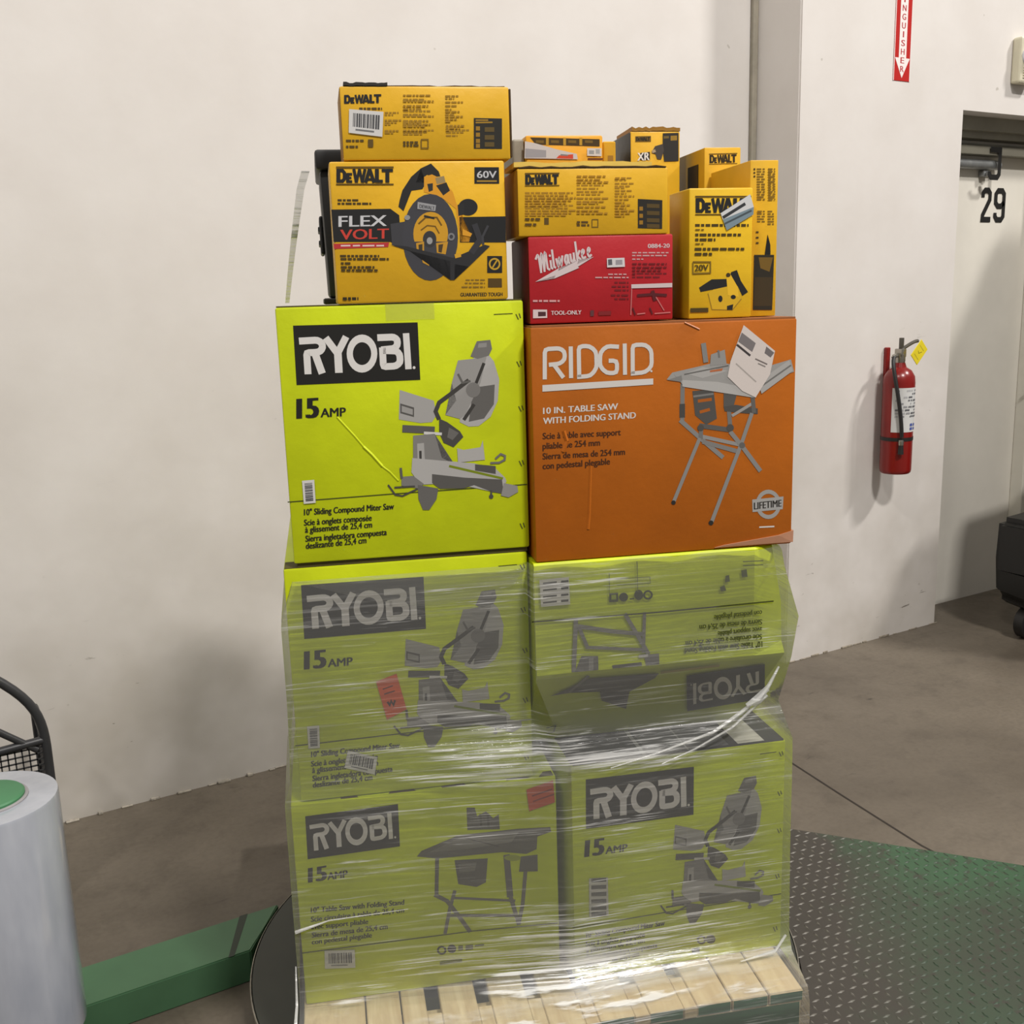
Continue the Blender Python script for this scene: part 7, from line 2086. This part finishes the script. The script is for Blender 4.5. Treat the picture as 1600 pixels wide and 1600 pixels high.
# ------------------------------------------------------------------ stretch film
def film_mat(name, haze=1.0, tilt=.0, with_sheen=False):
    t = NT(name); t.t.nodes.remove(t.b)
    co = t.coords((.9, .9, 62), (0, tilt, 0)); co2 = t.coords((1.4, 1.4, 9), (0, tilt*1.6, 0))
    n1 = t.noise(co, 2.2, 5, .62, .25); n2 = t.noise(co2, 2.2, 4, .6, .5); n3 = t.noise(t.coords((1, 1, 1)), 2.6, 3)
    n4 = t.noise(t.coords((3.2, 3.2, 150), (0, tilt*.6, 0)), 2.0, 4, .6)
    sep = t.n('ShaderNodeSeparateXYZ'); tc = t.n('ShaderNodeTexCoord'); t.l(tc.outputs['Object'], sep.inputs[0])
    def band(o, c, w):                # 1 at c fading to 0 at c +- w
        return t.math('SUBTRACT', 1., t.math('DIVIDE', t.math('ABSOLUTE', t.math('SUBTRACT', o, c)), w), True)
    # film highlights painted in as whiter zones, over voids and doubled-up film
    sheen = t.math('MULTIPLY', band(sep.outputs[2], .27, .17), band(sep.outputs[0], .06, .44)) if with_sheen else 0.
    sheen2 = t.math('MULTIPLY', band(sep.outputs[2], .735, .07), band(sep.outputs[0], .10, .42)) if with_sheen else 0.
    sheen3 = t.math('MULTIPLY', band(sep.outputs[2], .74, .16), band(sep.outputs[0], -.10, .16)) if with_sheen else 0.
    sheen = t.math('ADD', sheen, t.math('ADD', sheen2, t.math('MULTIPLY', sheen3, .5)))
    zone = t.math('ADD', t.ramp(n3, [(.40, (.35,)*3), (.66, (1, 1, 1))]), sheen)
    sv = t.math('ADD', t.math('ADD', t.math('MULTIPLY', n1, .65), t.math('MULTIPLY', n2, .35)), t.math('MULTIPLY', sheen, .10))
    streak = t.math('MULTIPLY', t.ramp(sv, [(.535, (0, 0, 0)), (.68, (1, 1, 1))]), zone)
    spark = t.math('MULTIPLY', t.ramp(t.math('ADD', n4, t.math('MULTIPLY', sheen, .10)), [(.58, (0, 0, 0)), (.66, (1, 1, 1))]), t.ramp(t.math('ADD', n2, t.math('MULTIPLY', sheen, .2)), [(.50, (0, 0, 0)), (.62, (1, 1, 1))]))
    tr = t.n('ShaderNodeBsdfTransparent'); tr.inputs[0].default_value = (.95, .95, .93, 1)
    df = t.n('ShaderNodeBsdfDiffuse'); df.inputs[0].default_value = (.82, .82, .80, 1)
    b = t.n('ShaderNodeBump', Strength=.55, Distance=.006); t.l(t.math('ADD', n1, t.math('MULTIPLY', n2, 1.6)), b.inputs['Height'])
    gl = t.n('ShaderNodeBsdfGlossy'); gl.inputs['Roughness'].default_value = .16; gl.inputs[0].default_value = (.95, .95, .95, 1); t.l(b.outputs[0], gl.inputs['Normal'])
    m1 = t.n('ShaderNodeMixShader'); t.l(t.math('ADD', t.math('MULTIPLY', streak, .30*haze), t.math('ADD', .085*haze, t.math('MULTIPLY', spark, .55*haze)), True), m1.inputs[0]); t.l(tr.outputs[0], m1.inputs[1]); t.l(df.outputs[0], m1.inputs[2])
    fr_ = t.n('ShaderNodeFresnel', IOR=1.45); t.l(b.outputs[0], fr_.inputs['Normal'])
    m2 = t.n('ShaderNodeMixShader'); t.l(t.math('ADD', t.math('MULTIPLY', fr_.outputs[0], .8), t.math('MULTIPLY', streak, .10), True), m2.inputs[0]); t.l(m1.outputs[0], m2.inputs[1]); t.l(gl.outputs[0], m2.inputs[2])
    t.l(m2.outputs[0], t.out.inputs[0])
    return t.m
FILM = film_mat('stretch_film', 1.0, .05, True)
rings = [   # z, left front, middle front, corner of the right carton, right front, right side, back
 (1.160, [(-.108, 1.947), (.15, 1.946), (.372, 1.944), (.378, 1.902), (.882, 1.902)]),
 (1.10,  [(-.110, 1.945), (.15, 1.944), (.366, 1.942), (.374, 1.902), (.893, 1.902)]),
 (.985,  [(-.110, 1.944), (.15, 1.943), (.364, 1.941), (.374, 1.898), (.932, 1.912)]),
 (.90,   [(-.110, 1.944), (.15, 1.943), (.366, 1.940), (.374, 1.897), (.915, 1.905)]),
 (.80,   [(-.112, 1.944), (.15, 1.943), (.372, 1.935), (.410, 1.905), (.898, 1.925)]),
 (.722,  [(-.116, 1.941), (.15, 1.930), (.38, 1.905), (.432, 1.893), (.921, 1.903)]),
 (.68,   [(-.129, 1.934), (.15, 1.924), (.38, 1.902), (.432, 1.892), (.923, 1.904)]),
 (.45,   [(-.130, 1.933), (.15, 1.922), (.38, 1.900), (.434, 1.891), (.924, 1.905)]),
 (.265,  [(-.130, 1.932), (.15, 1.920), (.38, 1.896), (.434, 1.889), (.926, 1.903)]),
 (.238,  [(-.131, 1.915), (.15, 1.895), (.38, 1.870), (.434, 1.865), (.922, 1.880)]),
 (.228,  [(-.133, 1.775), (.15, 1.766), (.38, 1.763), (.434, 1.762), (.906, 1.770)]),
 (.20,   [(-.136, 1.758), (.15, 1.756), (.38, 1.755), (.434, 1.755), (.905, 1.757)]),
 (.10,   [(-.136, 1.757), (.15, 1.755), (.38, 1.754), (.434, 1.754), (.905, 1.756)])]
def ring_pts(row):
    a = row[:]; L, Rr = row[0], row[-1]
    return a+[(Rr[0]+.002, 2.25), (Rr[0]-.006, 2.62), (.40, 2.63), (L[0], 2.62), (L[0]-.004, 2.25)]
bm = bmesh.new(); grid = []
base = stack(.386, 2.28, 0)
full = []
for (za, ra_), (zb, rb_) in zip(rings, rings[1:]):
    n = max(1, int(abs(za-zb)/.02))
    for i in range(n):
        f = i/n; full.append((za+(zb-za)*f, [(p[0]+(q[0]-p[0])*f, p[1]+(q[1]-p[1])*f) for p, q in zip(ring_pts(ra_), ring_pts(rb_))]))
full.append((rings[-1][0], ring_pts(rings[-1][1])))
SUB = [10, 8, 3, 16, 8, 8, 8, 8, 8, 8]
for z, pts in full:
    rowv = []
    for k in range(len(pts)):
        a, b = pts[k], pts[(k+1) % len(pts)]
        for i in range(SUB[k]):
            f = i/SUB[k]; s_, n_ = a[0]+(b[0]-a[0])*f, a[1]+(b[1]-a[1])*f
            zz = z
            if z > 1.0 and s_ < -.09: zz = z-.10*(z-1.0)/.16
            elif z > 1.15 and n_ < 2.0:            # the torn upper edge dips along the left carton
                zz = z-(.055+.035*math.sin(s_*9)+.03*max(0, s_+.1) if s_ < .37 else .022+.004*math.sin(s_*40))
            d = noise.noise(Vector((s_*5, n_*5, z*26)))*.0016
            rowv.append(bm.verts.new((s_-.386, n_-2.28-abs(d) if n_ < 2.0 else n_-2.28, zz)))
    grid.append(rowv)
for a, b in zip(grid, grid[1:]):
    n = len(a)
    for i in range(n): bm.faces.new((a[i], b[i], b[(i+1) % n], a[(i+1) % n]))
bmesh.ops.recalc_face_normals(bm, faces=bm.faces)
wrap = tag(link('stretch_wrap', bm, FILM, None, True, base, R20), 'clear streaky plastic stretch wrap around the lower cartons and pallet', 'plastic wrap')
# bunched rope of film pulled across the gap above the lower right carton, and the tail at the left corner
def rope(name, pts, r, seed):
    bm = bmesh.new(); tube(bm, [p_ for p_ in pts], r, 7)
    for v in bm.verts: v.co += Vector((noise.noise(v.co*40)*.004, noise.noise(v.co*40+Vector((5, 0, 0)))*.003, noise.noise(v.co*40+Vector((0, 9, 0)))*.004))
    return link(name, bm, ROPE, wrap, True)
ROPE = film_mat('bunched_film', 4.2, .4)
def W_(s, n, z): return Vector((s-.386, n-2.28, z))
rope('film_fold', [W_(.862, 1.893, .838), W_(.80, 1.888, .795), W_(.74, 1.886, .762), W_(.62, 1.884, .728), W_(.52, 1.882, .708)], [.002, .004, .003, .002, .001], 1)
rope('film_fold', [W_(.855, 1.892, .828), W_(.78, 1.887, .768), W_(.70, 1.885, .728), W_(.63, 1.884, .705)], [.003, .0025, .002, .001], 6)
rope('film_fold', [W_(.885, 1.900, .885), W_(.862, 1.893, .846), W_(.835, 1.888, .822), W_(.812, 1.887, .812)], [.002, .004, .010, .004], 2)
rope('film_fold', [W_(-.131, 1.928, .33), W_(-.136, 1.90, .26), W_(-.144, 1.80, .21), W_(-.142, 1.765, .12)], [.0015, .003, .005, .003], 3)
rope('film_fold', [W_(-.129, 1.928, .405), W_(-.06, 1.922, .425), W_(.10, 1.915, .432)], [.004, .0015, .0006], 4)
rope('film_fold', [W_(.918, 1.90, .262), W_(.885, 1.88, .240), W_(.80, 1.87, .233)], [.003, .004, .0015], 5)
# loose strand hanging from the tool case
bm = bmesh.new(); A_, B__ = stack(-.013, 2.30, 1.915), stack(-.062, 2.42, 1.648)
rows = []
for i in range(9):
    f = i/8; c = A_.lerp(B__, f)+Vector((0, 0, .0)); w = .0085-.004*f
    c.x += -.006*math.sin(f*math.pi*.6)
    if i == 0: c.x += .006; c.z += .002
    rows.append((bm.verts.new(c+stack(-w, 0)), bm.verts.new(c+stack(w, .004))))
for a, b in zip(rows, rows[1:]): bm.faces.new((a[0], a[1], b[1], b[0]))
tag(link('film_strand', bm, film_mat('loose_film', 5.5, 0), None, True), 'loose strand of cloudy film hanging from the black tool case to the lime carton', 'plastic strip')
for o in bpy.data.objects:
    if '_dims' in o: del o['_dims']
